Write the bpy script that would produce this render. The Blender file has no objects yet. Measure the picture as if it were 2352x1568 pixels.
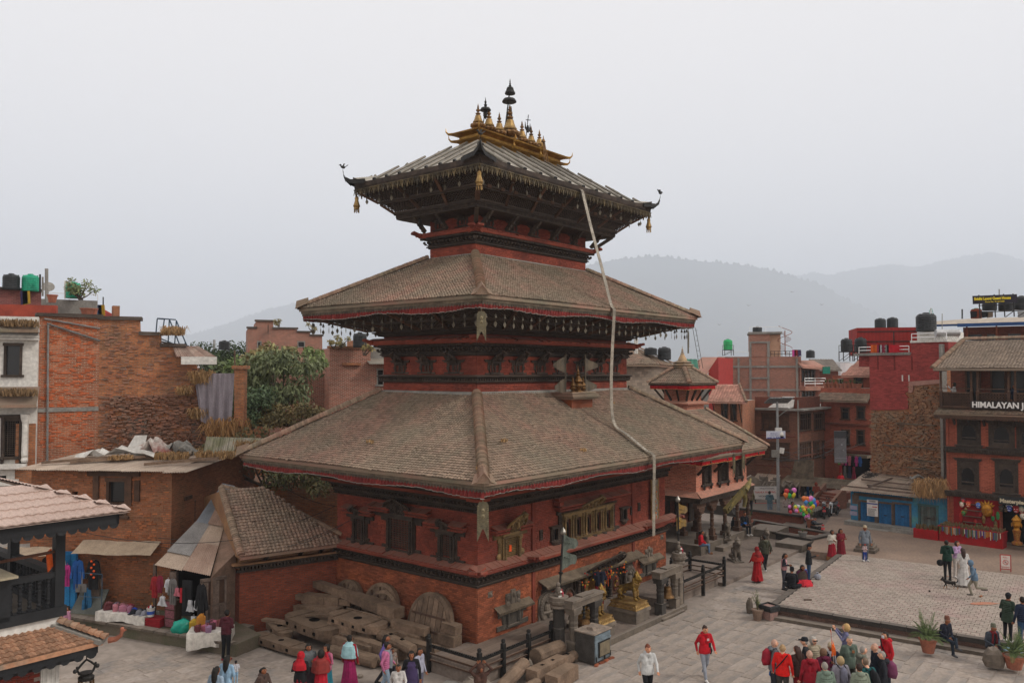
import bpy,bmesh,math,random
import numpy as np
from mathutils import Vector,Matrix,Euler
V3=Vector
class RN(random.Random):u=random.Random.uniform
R=math.radians
from math import cos,sin,pi
sc=bpy.context.scene
C=sc.collection
CAMH=9.4;FV=1894.483;PITCH=R(2.073);CXV,CYV=1176,784
cam_d=bpy.data.cameras.new("camera");cam_d.sensor_width=36;cam_d.lens=36*FV/2352
cam_d.clip_start=.1;cam_d.clip_end=30000
cam=bpy.data.objects.new("camera",cam_d);C.objects.link(cam)
cam.location=(0,0,CAMH);cam.rotation_euler=(R(90)+PITCH,0,0)
sc.camera=cam
w=bpy.data.worlds.new("World");sc.world=w;w.use_nodes=True
wn=w.node_tree;wn.nodes.clear()
SUN_EL,SUN_AZ=R(40),R(104)
sky=wn.nodes.new("ShaderNodeTexSky");sky.sky_type='NISHITA';sky.sun_disc=False
sky.sun_elevation=SUN_EL;sky.sun_rotation=SUN_AZ;sky.dust_density=6;sky.air_density=1.5
hs=wn.nodes.new("ShaderNodeHueSaturation");hs.inputs['Saturation'].default_value=.25
mx=wn.nodes.new("ShaderNodeMix");mx.data_type='RGBA';mx.inputs[0].default_value=.9
mx.inputs[7].default_value=(8.85,8.4,8.15,1)
bg=wn.nodes.new("ShaderNodeBackground");bg.inputs[1].default_value=.121
wo=wn.nodes.new("ShaderNodeOutputWorld")
wn.links.new(sky.outputs[0],hs.inputs['Color']);wn.links.new(hs.outputs[0],mx.inputs[6])
wn.links.new(mx.outputs[2],bg.inputs[0]);wn.links.new(bg.outputs[0],wo.inputs[0])
sun_d=bpy.data.lights.new("sun",'SUN');sun_d.energy=1.5;sun_d.angle=R(12);sun_d.color=(1,.95,.88)
sun=bpy.data.objects.new("sun",sun_d);C.objects.link(sun)
sd=Vector((sin(SUN_AZ)*cos(SUN_EL),cos(SUN_AZ)*cos(SUN_EL),sin(SUN_EL)))
sun.rotation_euler=sd.to_track_quat('Z','Y').to_euler();sun.location=(20,-20,60)
sc.view_settings.view_transform='Standard';sc.view_settings.look='None'
sc.view_settings.exposure=.05;sc.view_settings.gamma=1;sc.view_settings.use_curve_mapping=False
sc.render.engine='CYCLES'
sc.cycles.max_bounces=5;sc.cycles.diffuse_bounces=3;sc.cycles.glossy_bounces=2
sc.cycles.volume_bounces=5;sc.cycles.transparent_max_bounces=6;sc.cycles.transmission_bounces=3
sc.cycles.use_denoising=True
def ray(x,y):
 a=(x-CXV)/FV;b=-(y-CYV)/FV
 return Vector((a,cos(PITCH)-b*sin(PITCH),sin(PITCH)+b*cos(PITCH)))
def G(x,y,z=0):
 r=ray(x,y);t=(z-CAMH)/r.z;return Vector((r.x*t,r.y*t,z))
def D(x,y,d):
 r=ray(x,y);t=d/r.y;return Vector((r.x*t,d,CAMH+r.z*t))
TH=R(90-39.647);TC=Vector((-1.146,27.316,0))
TU=Vector((cos(TH),sin(TH),0));TV=Vector((-sin(TH),cos(TH),0))
def T(u,v,z=0):return TC+TU*u+TV*v+Vector((0,0,z))
def tag(o,label=None,cat=None,group=None,kind=None):
 if label:o['label']=label
 if cat:o['category']=cat
 if group:o['group']=group
 if kind:o['kind']=kind
 return o
def empty(name,loc=(0,0,0),rz=0,parent=None):
 o=bpy.data.objects.new(name,None);C.objects.link(o)
 o.location=loc;o.rotation_euler=(0,0,rz);o.empty_display_size=.2
 if parent:o.parent=parent
 return o
def thing(name,label,cat,loc=(0,0,0),rz=0,group=None):
 return tag(empty(name,loc,rz),label,cat,group)
def inst(name,src,parent=None,M=None):
 o=bpy.data.objects.new(name,src);C.objects.link(o)
 if parent:o.parent=parent
 if M is not None:o.matrix_local=M
 return o
def to_mesh(name,V,F,mats,mi=None,rnd=None,smooth=False):
 me=bpy.data.meshes.new(name)
 V=np.asarray(V,dtype=np.float32).reshape(-1,3)
 me.vertices.add(len(V));me.vertices.foreach_set('co',V.ravel())
 ln=np.fromiter((len(f)for f in F),dtype=np.int32,count=len(F))if not isinstance(F,np.ndarray)else np.full(len(F),F.shape[1],dtype=np.int32)
 fl=np.concatenate([np.asarray(f,dtype=np.int32)for f in F])if not isinstance(F,np.ndarray)else F.ravel().astype(np.int32)
 st=np.zeros(len(ln),dtype=np.int32);st[1:]=np.cumsum(ln)[:-1]
 me.loops.add(len(fl));me.loops.foreach_set('vertex_index',fl)
 me.polygons.add(len(ln));me.polygons.foreach_set('loop_start',st);me.polygons.foreach_set('loop_total',ln)
 if not isinstance(mats,(list,tuple)):mats=[mats]
 for m in mats:me.materials.append(m)
 if mi is not None:me.polygons.foreach_set('material_index',np.asarray(mi,dtype=np.int32))
 me.update(calc_edges=True)
 if rnd is not None:
  a=me.attributes.new('rnd','FLOAT','FACE');a.data.foreach_set('value',np.asarray(rnd,dtype=np.float32))
 n=np.zeros(len(ln)*3,dtype=np.float32);me.polygons.foreach_get('normal',n);n=n.reshape(-1,3)
 t=np.stack([-n[:,1],n[:,0],np.zeros(len(n))],1);l=np.linalg.norm(t,axis=1)
 flat=l<.15;t[flat]=(1,0,0);l[flat]=1;t/=l[:,None];b=np.cross(n,t)
 fi=np.repeat(np.arange(len(ln)),ln);co=V[fl]
 uv=np.stack([(co*t[fi]).sum(1),(co*b[fi]).sum(1)],1).astype(np.float32)
 me.uv_layers.new(name='UVMap').data.foreach_set('uv',uv.ravel())
 me.polygons.foreach_set('use_smooth',np.full(len(ln),bool(smooth)))
 return me
def obj(name,me,parent=None,**k):
 o=bpy.data.objects.new(name,me);C.objects.link(o)
 if parent:o.parent=parent
 for a,b in k.items():o[a]=b
 return o
BOXF=[(0,3,2,1),(4,5,6,7),(0,1,5,4),(1,2,6,5),(2,3,7,6),(3,0,4,7)]
class MB:
 0
 def __init__(s,seed=1):s.V=[];s.F=[];s.mi=[];s.rr=[];s.m=0;s.X=None;s.rg=RN(seed)
 def add(s,V,F,m=None,r=None):
  o=len(s.V)
  if s.X is not None:V=[s.X@Vector(v)for v in V]
  s.V+=[tuple(v)for v in V];s.F+=[tuple(i+o for i in f)for f in F]
  m=s.m if m is None else m;r=s.rg.random()if r is None else r
  s.mi+=[m]*len(F);s.rr+=[r]*len(F);return s
 def box(s,x0,x1,y0,y1,z0,z1,m=None,j=0):
  V=[(x0,y0,z0),(x1,y0,z0),(x1,y1,z0),(x0,y1,z0),(x0,y0,z1),(x1,y0,z1),(x1,y1,z1),(x0,y1,z1)]
  if j:V=[(a+s.rg.u(-j,j),b+s.rg.u(-j,j),c+s.rg.u(-j,j))for a,b,c in V]
  return s.add(V,BOXF,m)
 def cbox(s,c,d,rot=None,m=None,j=0):
  rm=rot.to_matrix()if isinstance(rot,Euler)else(rot or Matrix.Identity(3));c=Vector(c)
  V=[c+rm@Vector((sx*d[0]/2+(s.rg.u(-j,j)if j else 0),sy*d[1]/2+(s.rg.u(-j,j)if j else 0),sz*d[2]/2))for sz in(-1,1)for sx,sy in((-1,-1),(1,-1),(1,1),(-1,1))]
  return s.add(V,BOXF,m)
 def beam(s,a,b,w,h,m=None,up=(0,0,1),j=0):
  a=Vector(a);b=Vector(b);d=(b-a);L=d.length;d.normalize();u=Vector(up)
  if abs(d.dot(u))>.98:u=Vector((0,1,0))
  x=d.cross(u).normalized();z=x.cross(d)
  rm=Matrix((x,d,z)).transposed();return s.cbox((a+b)/2,(w,L,h),rm,m,j)
 def quad(s,a,b,c,d,m=None):return s.add([a,b,c,d],[(0,1,2,3)],m)
 def prism(s,pts,y0,y1,m=None):
  n=len(pts);V=[(p[0],y0,p[1])for p in pts]+[(p[0],y1,p[1])for p in pts]
  F=[tuple(range(n)),tuple(range(2*n-1,n-1,-1))]+[(i,n+i,n+(i+1)%n,(i+1)%n)for i in range(n)]
  return s.add(V,F,m)
 def flat(s,pts,z0,z1,m=None):
  n=len(pts);V=[(p[0],p[1],z0)for p in pts]+[(p[0],p[1],z1)for p in pts]
  F=[tuple(range(n-1,-1,-1)),tuple(range(n,2*n))]+[(i,(i+1)%n,n+(i+1)%n,n+i)for i in range(n)]
  return s.add(V,F,m)
 def lathe(s,prof,c=(0,0,0),n=12,m=None,lobes=0,la=0,ax=None,sq=(1,1)):
  c=Vector(c);V=[];F=[]
  for(r,z)in prof:
   for k in range(n):
    a=2*pi*k/n;rr=r*(1+(la*cos(lobes*a)if lobes else 0))
    V.append((rr*cos(a)*sq[0],rr*sin(a)*sq[1],z))
  if ax is not None:
   q=Vector((0,0,1)).rotation_difference(Vector(ax));V=[q@Vector(v)for v in V]
  V=[Vector(v)+c for v in V];k=len(prof)
  for i in range(k-1):
   for j in range(n):F.append((i*n+j,i*n+(j+1)%n,(i+1)*n+(j+1)%n,(i+1)*n+j))
  F.append(tuple(range(n-1,-1,-1)));F.append(tuple((k-1)*n+j for j in range(n)))
  return s.add(V,F,m)
 def tube(s,P,r,n=6,m=None,sq=1):
  P=[Vector(p)for p in P];k=len(P);r=r if isinstance(r,(list,tuple))else[r]*k;V=[];F=[];up=None
  for i,p in enumerate(P):
   d=(P[min(i+1,k-1)]-P[max(i-1,0)]).normalized()
   if up is None:up=Vector((0,0,1))if abs(d.z)<.9 else Vector((1,0,0))
   x=d.cross(up).normalized();up=x.cross(d).normalized()
   for j in range(n):
    a=2*pi*j/n;V.append(p+(x*cos(a)+up*sin(a)*sq)*r[i])
  for i in range(k-1):
   for j in range(n):F.append((i*n+j,i*n+(j+1)%n,(i+1)*n+(j+1)%n,(i+1)*n+j))
  F.append(tuple(range(n-1,-1,-1)));F.append(tuple((k-1)*n+j for j in range(n)))
  return s.add(V,F,m)
 def ball(s,c,r,n=8,m=None,sq=(1,1,1),k=5):
  V=[];F=[];c=Vector(c)
  for i in range(1,k):
   t=pi*i/k
   for j in range(n):
    a=2*pi*j/n;V.append(c+Vector((r*sq[0]*sin(t)*cos(a),r*sq[1]*sin(t)*sin(a),-r*sq[2]*cos(t))))
  V+=[c+Vector((0,0,-r*sq[2])),c+Vector((0,0,r*sq[2]))];b=(k-1)*n
  for i in range(k-2):
   for j in range(n):F.append((i*n+j,i*n+(j+1)%n,(i+1)*n+(j+1)%n,(i+1)*n+j))
  for j in range(n):F.append((b,(j+1)%n,j));F.append((b+1,(k-2)*n+j,(k-2)*n+(j+1)%n))
  return s.add(V,F,m)
 def grid(s,f,nu,nv,m=None):
  V=[f(i/nu,j/nv)for j in range(nv+1)for i in range(nu+1)]
  F=[(j*(nu+1)+i,j*(nu+1)+i+1,(j+1)*(nu+1)+i+1,(j+1)*(nu+1)+i)for j in range(nv)for i in range(nu)]
  return s.add(V,F,m)
 def sweep(s,rect,prof,m=None,closed=False):
  x0,x1,y0,y1=rect;k=len(prof);V=[]
  for cx,cy,sx,sy in((x0,y0,-1,-1),(x1,y0,1,-1),(x1,y1,1,1),(x0,y1,-1,1)):
   for o,z in prof:V.append((cx+sx*o,cy+sy*o,z))
  F=[(c*k+i,((c+1)%4)*k+i,((c+1)%4)*k+(i+1)%k,c*k+(i+1)%k)for c in range(4)for i in range(k if closed else k-1)]
  return s.add(V,F,m)
 def mesh(s,name,mats,smooth=False):return to_mesh(name,s.V,s.F,mats,s.mi,s.rr,smooth)
 def build(s,name,mats,parent=None,smooth=False,loc=None,M=None,**k):
  o=obj(name,s.mesh(name,mats,smooth),parent,**k)
  if loc is not None:o.location=loc
  if M is not None:o.matrix_local=M
  return o
def pieces(name,plural,parent,mats,variants,place,limit=300,near=None):
 0
 if not place:return
 P=np.array([np.array(m)for m in place]);vs=[np.array(v[0],dtype=np.float32)for v in variants]
 meshes=[]
 for v in variants:
  meshes.append(to_mesh(name,v[0],v[1],mats,None,[v[2]]*len(v[1])))
 W=np.array(parent.matrix_basis)if parent.parent is None else np.array(parent.parent.matrix_basis@parent.matrix_basis)
 ctr=(W@P[:,:,3].T).T[:,:3];d=np.linalg.norm(ctr-np.array((0,0,CAMH))if near is None else ctr-np.array(near),axis=1)
 order=np.argsort(d);rg=RN(len(place));nv=len(variants)
 pick=order[:limit];rest=order[limit:]
 for i in pick:
  inst(name,meshes[rg.randrange(nv)],parent,Matrix(P[i].tolist()))
 if len(rest):
  VV=[];FF=[];RR=[];off=0;ch=np.array([rg.randrange(nv)for _ in rest])
  for k in range(nv):
   idx=rest[ch==k]
   if not len(idx):continue
   v=vs[k];h=np.concatenate([v,np.ones((len(v),1))],1)
   w_=np.einsum('nij,vj->nvi',P[idx],h)[:,:,:3].reshape(-1,3);f=np.array(variants[k][1])
   ff=(f[None]+(np.arange(len(idx))*len(v))[:,None,None]).reshape(-1,f.shape[1])+off
   VV.append(w_);FF.append(ff);off+=len(w_)
   RR.append(np.repeat(np.random.RandomState(k).rand(len(idx)),len(f)))
  obj(plural,to_mesh(plural,np.concatenate(VV),np.concatenate(FF),mats,None,np.concatenate(RR)),parent,kind='stuff')
def boxv(x0,x1,y0,y1,z0,z1):
 return[(x0,y0,z0),(x1,y0,z0),(x1,y1,z0),(x0,y1,z0),(x0,y0,z1),(x1,y0,z1),(x1,y1,z1),(x0,y1,z1)]
def tr(x,y,z,rz=0,s=(1,1,1),rx=0,ry=0):
 return Matrix.Translation((x,y,z))@Euler((rx,ry,rz)).to_matrix().to_4x4()@Matrix.Diagonal((*s,1))
_mc={}
def srgb(h):
 if isinstance(h,(tuple,list)):return(*h[:3],1)
 v=[int(h[i:i+2],16)/255 for i in(0,2,4)]
 return(*[min(.8,1.4*(c/12.92 if c<=.04045 else((c+.055)/1.055)**2.4))for c in v],1)
def mat(name,c1=None,c2=None,sc_=2,rough=.85,rnd=.25,bump=.25,bs=25,metal=0,dust=0,dustc='8a7a6c',kind=None,spec=.3,p=(),det=4,c3=None):
 if name in _mc:return _mc[name]
 m=bpy.data.materials.new(name);m.use_nodes=True;nt=m.node_tree;N=nt.nodes;L=nt.links
 def mul(o):
  mm=N.new('ShaderNodeMix');mm.data_type='RGBA';mm.blend_type='MULTIPLY';mm.inputs[0].default_value=1;L.new(col,mm.inputs[6]);L.new(o,mm.inputs[7]);return mm.outputs[2]
 b=N['Principled BSDF'];b.inputs['Roughness'].default_value=rough;b.inputs['Metallic'].default_value=metal
 b.inputs['Specular IOR Level'].default_value=spec
 tc=N.new('ShaderNodeTexCoord');co=tc.outputs['UV']if kind else tc.outputs['Object']
 nz=N.new('ShaderNodeTexNoise');nz.inputs['Scale'].default_value=sc_;nz.inputs['Detail'].default_value=det;nz.inputs['Roughness'].default_value=.6
 L.new(tc.outputs['Object'],nz.inputs['Vector'])
 rp=N.new('ShaderNodeValToRGB');rp.color_ramp.elements[0].position=.35;rp.color_ramp.elements[1].position=.68
 rp.color_ramp.elements[0].color=srgb(c1);rp.color_ramp.elements[1].color=srgb(c2 or c1)
 if c3:e=rp.color_ramp.elements.new(.5);e.color=srgb(c3)
 L.new(nz.outputs['Fac'],rp.inputs['Fac']);col=rp.outputs['Color'];height=None
 if kind=='brick':
  bw,bh,mo,mc=p
  bt=N.new('ShaderNodeTexBrick');bt.inputs['Scale'].default_value=1;bt.inputs['Brick Width'].default_value=bw;bt.inputs['Row Height'].default_value=bh
  bt.inputs['Mortar Size'].default_value=mo;bt.inputs['Mortar Smooth'].default_value=.1;bt.inputs['Bias'].default_value=0
  bt.inputs['Color1'].default_value=(.72,.72,.72,1);bt.inputs['Color2'].default_value=(1.25,1.25,1.25,1);bt.inputs['Mortar'].default_value=(1,1,1,1)
  L.new(co,bt.inputs['Vector'])
  col=mul(bt.outputs['Color'])
  m2=N.new('ShaderNodeMix');m2 .data_type='RGBA';L.new(bt.outputs['Fac'],m2 .inputs[0]);L.new(col,m2 .inputs[6]);m2 .inputs[7].default_value=srgb(mc)
  col=m2 .outputs[2];inv=N.new('ShaderNodeMath');inv.operation='MULTIPLY';inv.inputs[1].default_value=-1.2;L.new(bt.outputs['Fac'],inv.inputs[0]);height=inv.outputs[0]
 if kind=='wave':
  wv=N.new('ShaderNodeTexWave');wv.bands_direction=p[1];wv.inputs['Scale'].default_value=p[0];wv.inputs['Distortion'].default_value=p[2];wv.inputs['Detail'].default_value=2
  L.new(co,wv.inputs['Vector']);height=wv.outputs['Fac']
  mr=N.new('ShaderNodeMapRange');mr.inputs['To Min'].default_value=1-p[3];mr.inputs['To Max'].default_value=1;L.new(wv.outputs['Fac'],mr.inputs['Value'])
  col=mul(mr.outputs[0])
 if rnd:
  at=N.new('ShaderNodeAttribute');at.attribute_name='rnd'
  src=at.outputs['Fac']
  mr=N.new('ShaderNodeMapRange');k=rnd;mr.inputs['To Min'].default_value=1-k;mr.inputs['To Max'].default_value=1+k;L.new(src,mr.inputs['Value'])
  col=mul(mr.outputs[0])
 fn=N.new('ShaderNodeTexNoise');fn.inputs['Scale'].default_value=bs;fn.inputs['Detail'].default_value=3;L.new(tc.outputs['Object'],fn.inputs['Vector'])
 mr=N.new('ShaderNodeMapRange');mr.inputs['From Min'].default_value=.3;mr.inputs['From Max'].default_value=.7;mr.inputs['To Min'].default_value=.82;mr.inputs['To Max'].default_value=1.16;L.new(fn.outputs['Fac'],mr.inputs['Value'])
 col=mul(mr.outputs[0])
 if dust:
  ge=N.new('ShaderNodeNewGeometry');sx=N.new('ShaderNodeSeparateXYZ');L.new(ge.outputs['Normal'],sx.inputs[0])
  md=N.new('ShaderNodeMapRange');md.inputs['From Min'].default_value=.35;md.inputs['From Max'].default_value=.85;md.inputs['To Max'].default_value=dust;L.new(sx.outputs['Z'],md.inputs['Value'])
  mm=N.new('ShaderNodeMix');mm.data_type='RGBA';L.new(md.outputs[0],mm.inputs[0]);L.new(col,mm.inputs[6]);mm.inputs[7].default_value=srgb(dustc);col=mm.outputs[2]
 L.new(col,b.inputs['Base Color'])
 if bump:
  bp=N.new('ShaderNodeBump');bp.inputs['Strength'].default_value=bump;bp.inputs['Distance'].default_value=.02
  if height is not None:
   ad=N.new('ShaderNodeMath');ad.operation='ADD';L.new(height,ad.inputs[0])
   m3=N.new('ShaderNodeMath');m3 .operation='MULTIPLY';m3 .inputs[1].default_value=.5;L.new(fn.outputs['Fac'],m3 .inputs[0]);L.new(m3 .outputs[0],ad.inputs[1]);L.new(ad.outputs[0],bp.inputs['Height'])
  else:L.new(fn.outputs['Fac'],bp.inputs['Height'])
  L.new(bp.outputs['Normal'],b.inputs['Normal'])
 _mc[name]=m;return m
def cloth(c):
 k=lambda f:''.join('%02x'%int(int(c[i:i+2],16)*f)for i in(0,2,4))
 return mat('cloth_'+c,k(.92),k(.8),sc_=9,rough=.9,rnd=.08,bump=.9,bs=5)
def paint(c,rough=.5,metal=0):return mat('paint_%s_%d'%(c,int(rough*10)),c,c,rough=rough,rnd=.06,bump=.05,metal=metal)
BR_ORANGE=mat('brick_orange','8a4c30','5f3625',.9,c3='743f2a',det=8,rnd=.3,bump=.4,bs=40)
BR_RED=mat('brick_red_wash','7c3b2b','55291f',.8,c3='6a3125',det=8,rnd=.22,bump=.3,bs=40,dust=.55,dustc='7d5f52')
MORTAR=mat('mortar','6e4636','5c3a2c',3,rnd=0,bump=.2)
MORTAR_R=mat('mortar_red','5a2a20','46241c',3,rnd=0,bump=.2)
WOOD=mat('carved_wood_black','29211c','3d332b',4,rough=.7,rnd=.3,bump=.6,bs=45,dust=.55,dustc='5c5047')
WOODG=mat('carved_wood_gilt','6e5836','4a3b26',5,rough=.65,rnd=.3,bump=.6,bs=45,dust=.3,dustc='7c6c58')
WOODB=mat('wood_brown','4a3427','35261d',3,rough=.75,rnd=.25,bump=.4,bs=30,dust=.35)
LOG=mat('weathered_timber','6e5b4b','4c3e33',2.5,rough=.9,rnd=.25,bump=1,bs=14,dust=.25,dustc='7c6a58',det=8)
MUD=mat('mud_board','665a4b','463d33',2,rnd=.12,bump=.4,bs=12)
TILE=mat('clay_roof_tile','74564a','5c5648',.5,rough=.95,rnd=.38,bump=.35,bs=30,dust=.32,dustc='8e7f70',c3='6a5a4c',det=8)
RIDGE=mat('ridge_tile','7f6354','6f6655',.9,rough=.95,rnd=.25,bump=.3,bs=30)
STONE=mat('grey_stone','63594e','4a433c',2.5,rnd=.2,bump=.6,bs=20,dust=.35,dustc='877c72')
STONED=mat('dark_stone','37332f','2b2825',3,rnd=.15,bump=.7,bs=25,dust=.45,dustc='6f655c')
GOLD=mat('gilt_copper','96753a','6a4c24',4,rough=.42,rnd=.1,bump=.3,bs=20,metal=.8)
BRONZE=mat('dull_bronze','6b4f30','4c3924',5,rough=.45,rnd=.15,bump=.2,metal=.7)
BRASS=mat('old_brass','8f7548','6b5230',5,rough=.45,rnd=.12,bump=.2,metal=.6)
IRON=mat('black_iron','1c1b1a','252321',5,rough=.55,rnd=.1,bump=.2,metal=.3)
SHEET=mat('grey_roof_sheet','8d8980','7c776d',1.5,rough=.6,rnd=.1,bump=.1,metal=.25,dust=.3,dustc='a59c8f')
CHROME=paint('c8c8c8',.35,.6)
REDC=mat('valance_red','6d2824','551f1e',3,rough=.9,rnd=.15,bump=.1)
REDB=mat('valance_bright_red','960f16','7a0c12',3,rough=.85,rnd=.12,bump=.1)
WHITEC=cloth('c9c3ba')
GLASS=mat('window_dark','101010','16181a',rough=.25,rnd=0,bump=0,spec=.5)
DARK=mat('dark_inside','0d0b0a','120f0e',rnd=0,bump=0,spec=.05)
CONC=mat('concrete','7d7a74','67645f',1.5,rnd=.1,bump=.3,bs=10,dust=.2,dustc='8f8a80')
WHITEW=mat('white_limewash','b9b6b0','a19d96',1.3,rnd=.05,bump=.2,bs=8)
BLACKP=mat('black_plastic','1d1f20','26282a',4,rough=.5,rnd=.05,bump=.05)
def brickm(name,c1,c2,mort,bw=.24,bh=.075,mo=.012,rnd=.1,c3=None,sc_=1,bump=.6):return mat(name,c1,c2,sc_,kind='brick',p=(bw,bh,mo,mort),rnd=rnd,bump=bump,bs=12,c3=c3,dust=.3)
B_ORW=brickm('brick_wall_orange','a05a38','74422e','8c7561',c3='8a4c32',sc_=.6)
B_OLD=brickm('brick_wall_old','8e5234','6b4e3b','7b6350',c3='9a603c',sc_=.8,bump=1)
B_TAN=brickm('brick_wall_tan','8a5639','63442f','6d513d',c3='7a4a31',sc_=.7)
B_RUST=brickm('brick_wall_rust','8d5240','7a4536','948577')
B_PINK=brickm('brick_wall_pink','a8644f','985743','a07a68')
B_BRWN=brickm('brick_wall_brown','6e4434','55372b','6c5041')
B_DEEP=brickm('brick_wall_deep','6e3526','592c21','5e4336')
B_HIM=brickm('brick_wall_hotel','7e4434','683729','8c4a38')
TW,TD=12.48,7.25
temple=thing('pagoda_temple','three tiered red brick temple with clay tiled roofs and gilded ridge','temple',TC,TH)
R1=(0,TW,0,TD);R2=(1.28,11.2,1.19,6.06);R3=(2.6,9.88,2.47,4.85)
def grow(r,o):return(r[0]-o,r[1]+o,r[2]-o,r[3]+o)
rg=RN(7)
def brick_place(rect,z0,z1,holes_f=(),holes_l=(),bl=.21,bh=.062,dep=.05,fa=None):
 out=[];n=int((z1-z0)/bh);rr=RN(int(z0*100))
 for r in range(n):
  z=z0+r*bh
  x=rect[0]-(bl/2 if r%2 else 0)
  while x<rect[1]-.02:
   L=bl*rr.u(.9,1.08);a=max(x,rect[0]);b=min(x+L,rect[1])
   if b-a>.03 and not any(h[0]<(a+b)/2<h[1]and h[2]<z+bh/2<h[3]for h in holes_f):
    out.append(tr((a+b)/2,rect[2]-0+rr.u(-.006,.004),z+bh/2,rr.u(-.006,.006),(b-a-.012,1,bh-.011)))
   x+=L
  y=rect[2]-(bl/2 if r%2 else 0)+0
  while y<rect[3]-.02:
   L=bl*rr.u(.9,1.08);a=max(y,rect[2]);b=min(y+L,rect[3])
   if b-a>.03 and not any(h[0]<(a+b)/2<h[1]and h[2]<z+bh/2<h[3]for h in holes_l):
    out.append(tr(rect[0]+rr.u(-.004,.006),(a+b)/2,z+bh/2,R(-90)+rr.u(-.006,.006),(b-a-.012,1,bh-.011)))
   y+=L
 return out
bv=[(boxv(-.5,.5,-.022,.03,-.5,.5),[BOXF[2],BOXF[0],BOXF[1],BOXF[3],BOXF[5]],k/7)for k in range(8)]
m=MB();m.box(0,TW,0,TD,0,2.45);wl=m.build('lower_wall',MORTAR,temple)
pieces('brick','bricks',wl,BR_ORANGE,bv,brick_place((0,TW,0,TD),.06,2.3,holes_f=((4.3,8.7,.4,1.72),)),300)
m=MB();m.box(.02,TW-.02,.02,TD-.02,2.45,5.9);wu=m.build('painted_wall',MORTAR_R,temple)
pieces('brick','bricks',wu,BR_RED,bv,brick_place((.02,TW-.02,.02,TD),3.04,4.72),0)
m=MB();m.box(R2[0],R2[1],R2[2],R2[3],8.4,12.2);w2=m.build('middle_wall',MORTAR_R,temple)
pieces('brick','bricks',w2,BR_RED,bv,brick_place(R2,8.62,8.98)+brick_place(R2,9.26,9.96)+brick_place(R2,10.42,10.72),0)
m=MB();m.box(R3[0],R3[1],R3[2],R3[3],13.4,16.9);w3=m.build('top_wall',MORTAR_R,temple)
pieces('brick','bricks',w3,BR_RED,bv,brick_place(R3,13.8,14.24)+brick_place(R3,14.66,15.4),0)
for a in(2.86,9.4+.2):
 for z0,z1 in((.5,2.3),(3.02,4.75)):m=MB();m.box(a,a+.16,-.07,0,z0,z1);m.build('pilaster',BR_RED,temple)
def beads(rect,z,sp,proto,mt,name,out,parent,rot=True,sides=2):
 pl=[]
 n=int((rect[1]-rect[0]+2*out)/sp)
 for i in range(n+1):pl.append(tr(rect[0]-out+i*(rect[1]-rect[0]+2*out)/n,rect[2]-out,z))
 n=int((rect[3]-rect[2]+2*out)/sp)
 for i in range(n+1):pl.append(tr(rect[0]-out,rect[2]-out+i*(rect[3]-rect[2]+2*out)/n,z,R(-90)))
 pieces(name,name+'s',parent,mt,proto,pl,0)
dent=[(boxv(-.02,.02,-.06,.06,-.04,.04),BOXF,.5)]
_b=MB();_b.X=None
_b.ball((0,-.05,0),.055,6,sq=(.8,1.3,1.1),k=4);_b.box(-.035,.035,-.02,.06,-.08,-.02)
head=[([v for v in _b.V],[f if len(f)==4 else(f[0],f[1],f[2],f[2])for f in _b.F],.6)]
def cornice(rect,z,name='cornice',top=.42,par=None,scale=1,tiles=True):
 0
 s=scale;par=par or temple
 m=MB();m.sweep(rect,[(0,z),(.05,z),(.07,z+.04),(.12,z+.05),(.12,z+.09),(.06,z+.1),(.1,z+.13),(.1,z+.17*s),(.05,z+.18*s),(.09,z+.36*s),(.22,z+.38*s),(.24,z+.44*s),(.02,z+.45*s)])
 c=m.build(name,WOOD,par)
 beads(rect,z+.26*s,.2,head,WOOD,'carved_head',.14,c)
 beads(rect,z+.42*s,.085,dent,WOOD,'dentil',.25,c)
 m=MB();m.sweep(rect,[(.2,z+.46*s),(top-.02,z+.47*s),(top,z+.5*s),(top,z+.57*s),(top-.06,z+.6*s),(0,z+.74*s)])
 lg=m.build('brick_ledge',BR_RED,par)
 if tiles:
  pl=[];rr=RN(int(z*10))
  for a0,a1,side in((rect[0]-top,rect[1]+top,0),(rect[2]-top,rect[3]+top,1)):
   x=a0
   while x<a1:
    L=rr.u(.16,.3)
    if rr.random()>.05:
     if side==0:pl.append(tr(x+L/2,rect[2]-top*.55,z+.675*s,rr.u(-.03,.03),(L-.015,1,1),rx=.3))
     else:pl.append(tr(rect[0]-top*.55,x+L/2,z+.675*s,R(-90)+rr.u(-.03,.03),(L-.015,1,1),rx=.3))
    x+=L
  pieces('ledge_tile','ledge_tiles',lg,BR_RED,[(boxv(-.5,.5,-top*.46,top*.5,-.035,.012),BOXF,.4),(boxv(-.5,.5,-top*.5,top*.5,-.035,.02),BOXF,.8)],pl,60 if z<3 else 0)
 for cx,cy,sx,sy in((rect[0],rect[2],-1,-1),(rect[1],rect[2],1,-1),(rect[0],rect[3],-1,1)):
  m=MB()
  for dx,dy in((1,.25),(.25,1)):
   a=V3((cx+sx*(top*.8),cy+sy*(top*.8),z+.52*s));b=a+V3((sx*.36*dx,sy*.36*dy,.16))
   m.beam(a-V3((sx*.3*dx,sy*.3*dy,.04)),b,.26,.09,j=.02)
  m.cbox((cx+sx*top*.8,cy+sy*top*.8,z+.6*s),(.3,.3,.12),j=.03)
  m.build('ledge_corner',BR_RED,par)
 return c
cornice(R1,2.3)
cornice((2.95,9.6,-.03,3),2.3,'porch_cornice',.5,tiles=False)
cornice(R2,9.96,'upper_cornice',.4,scale=.95)
cornice(R3,14.2,'top_cornice',.34,scale=.9)
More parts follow.
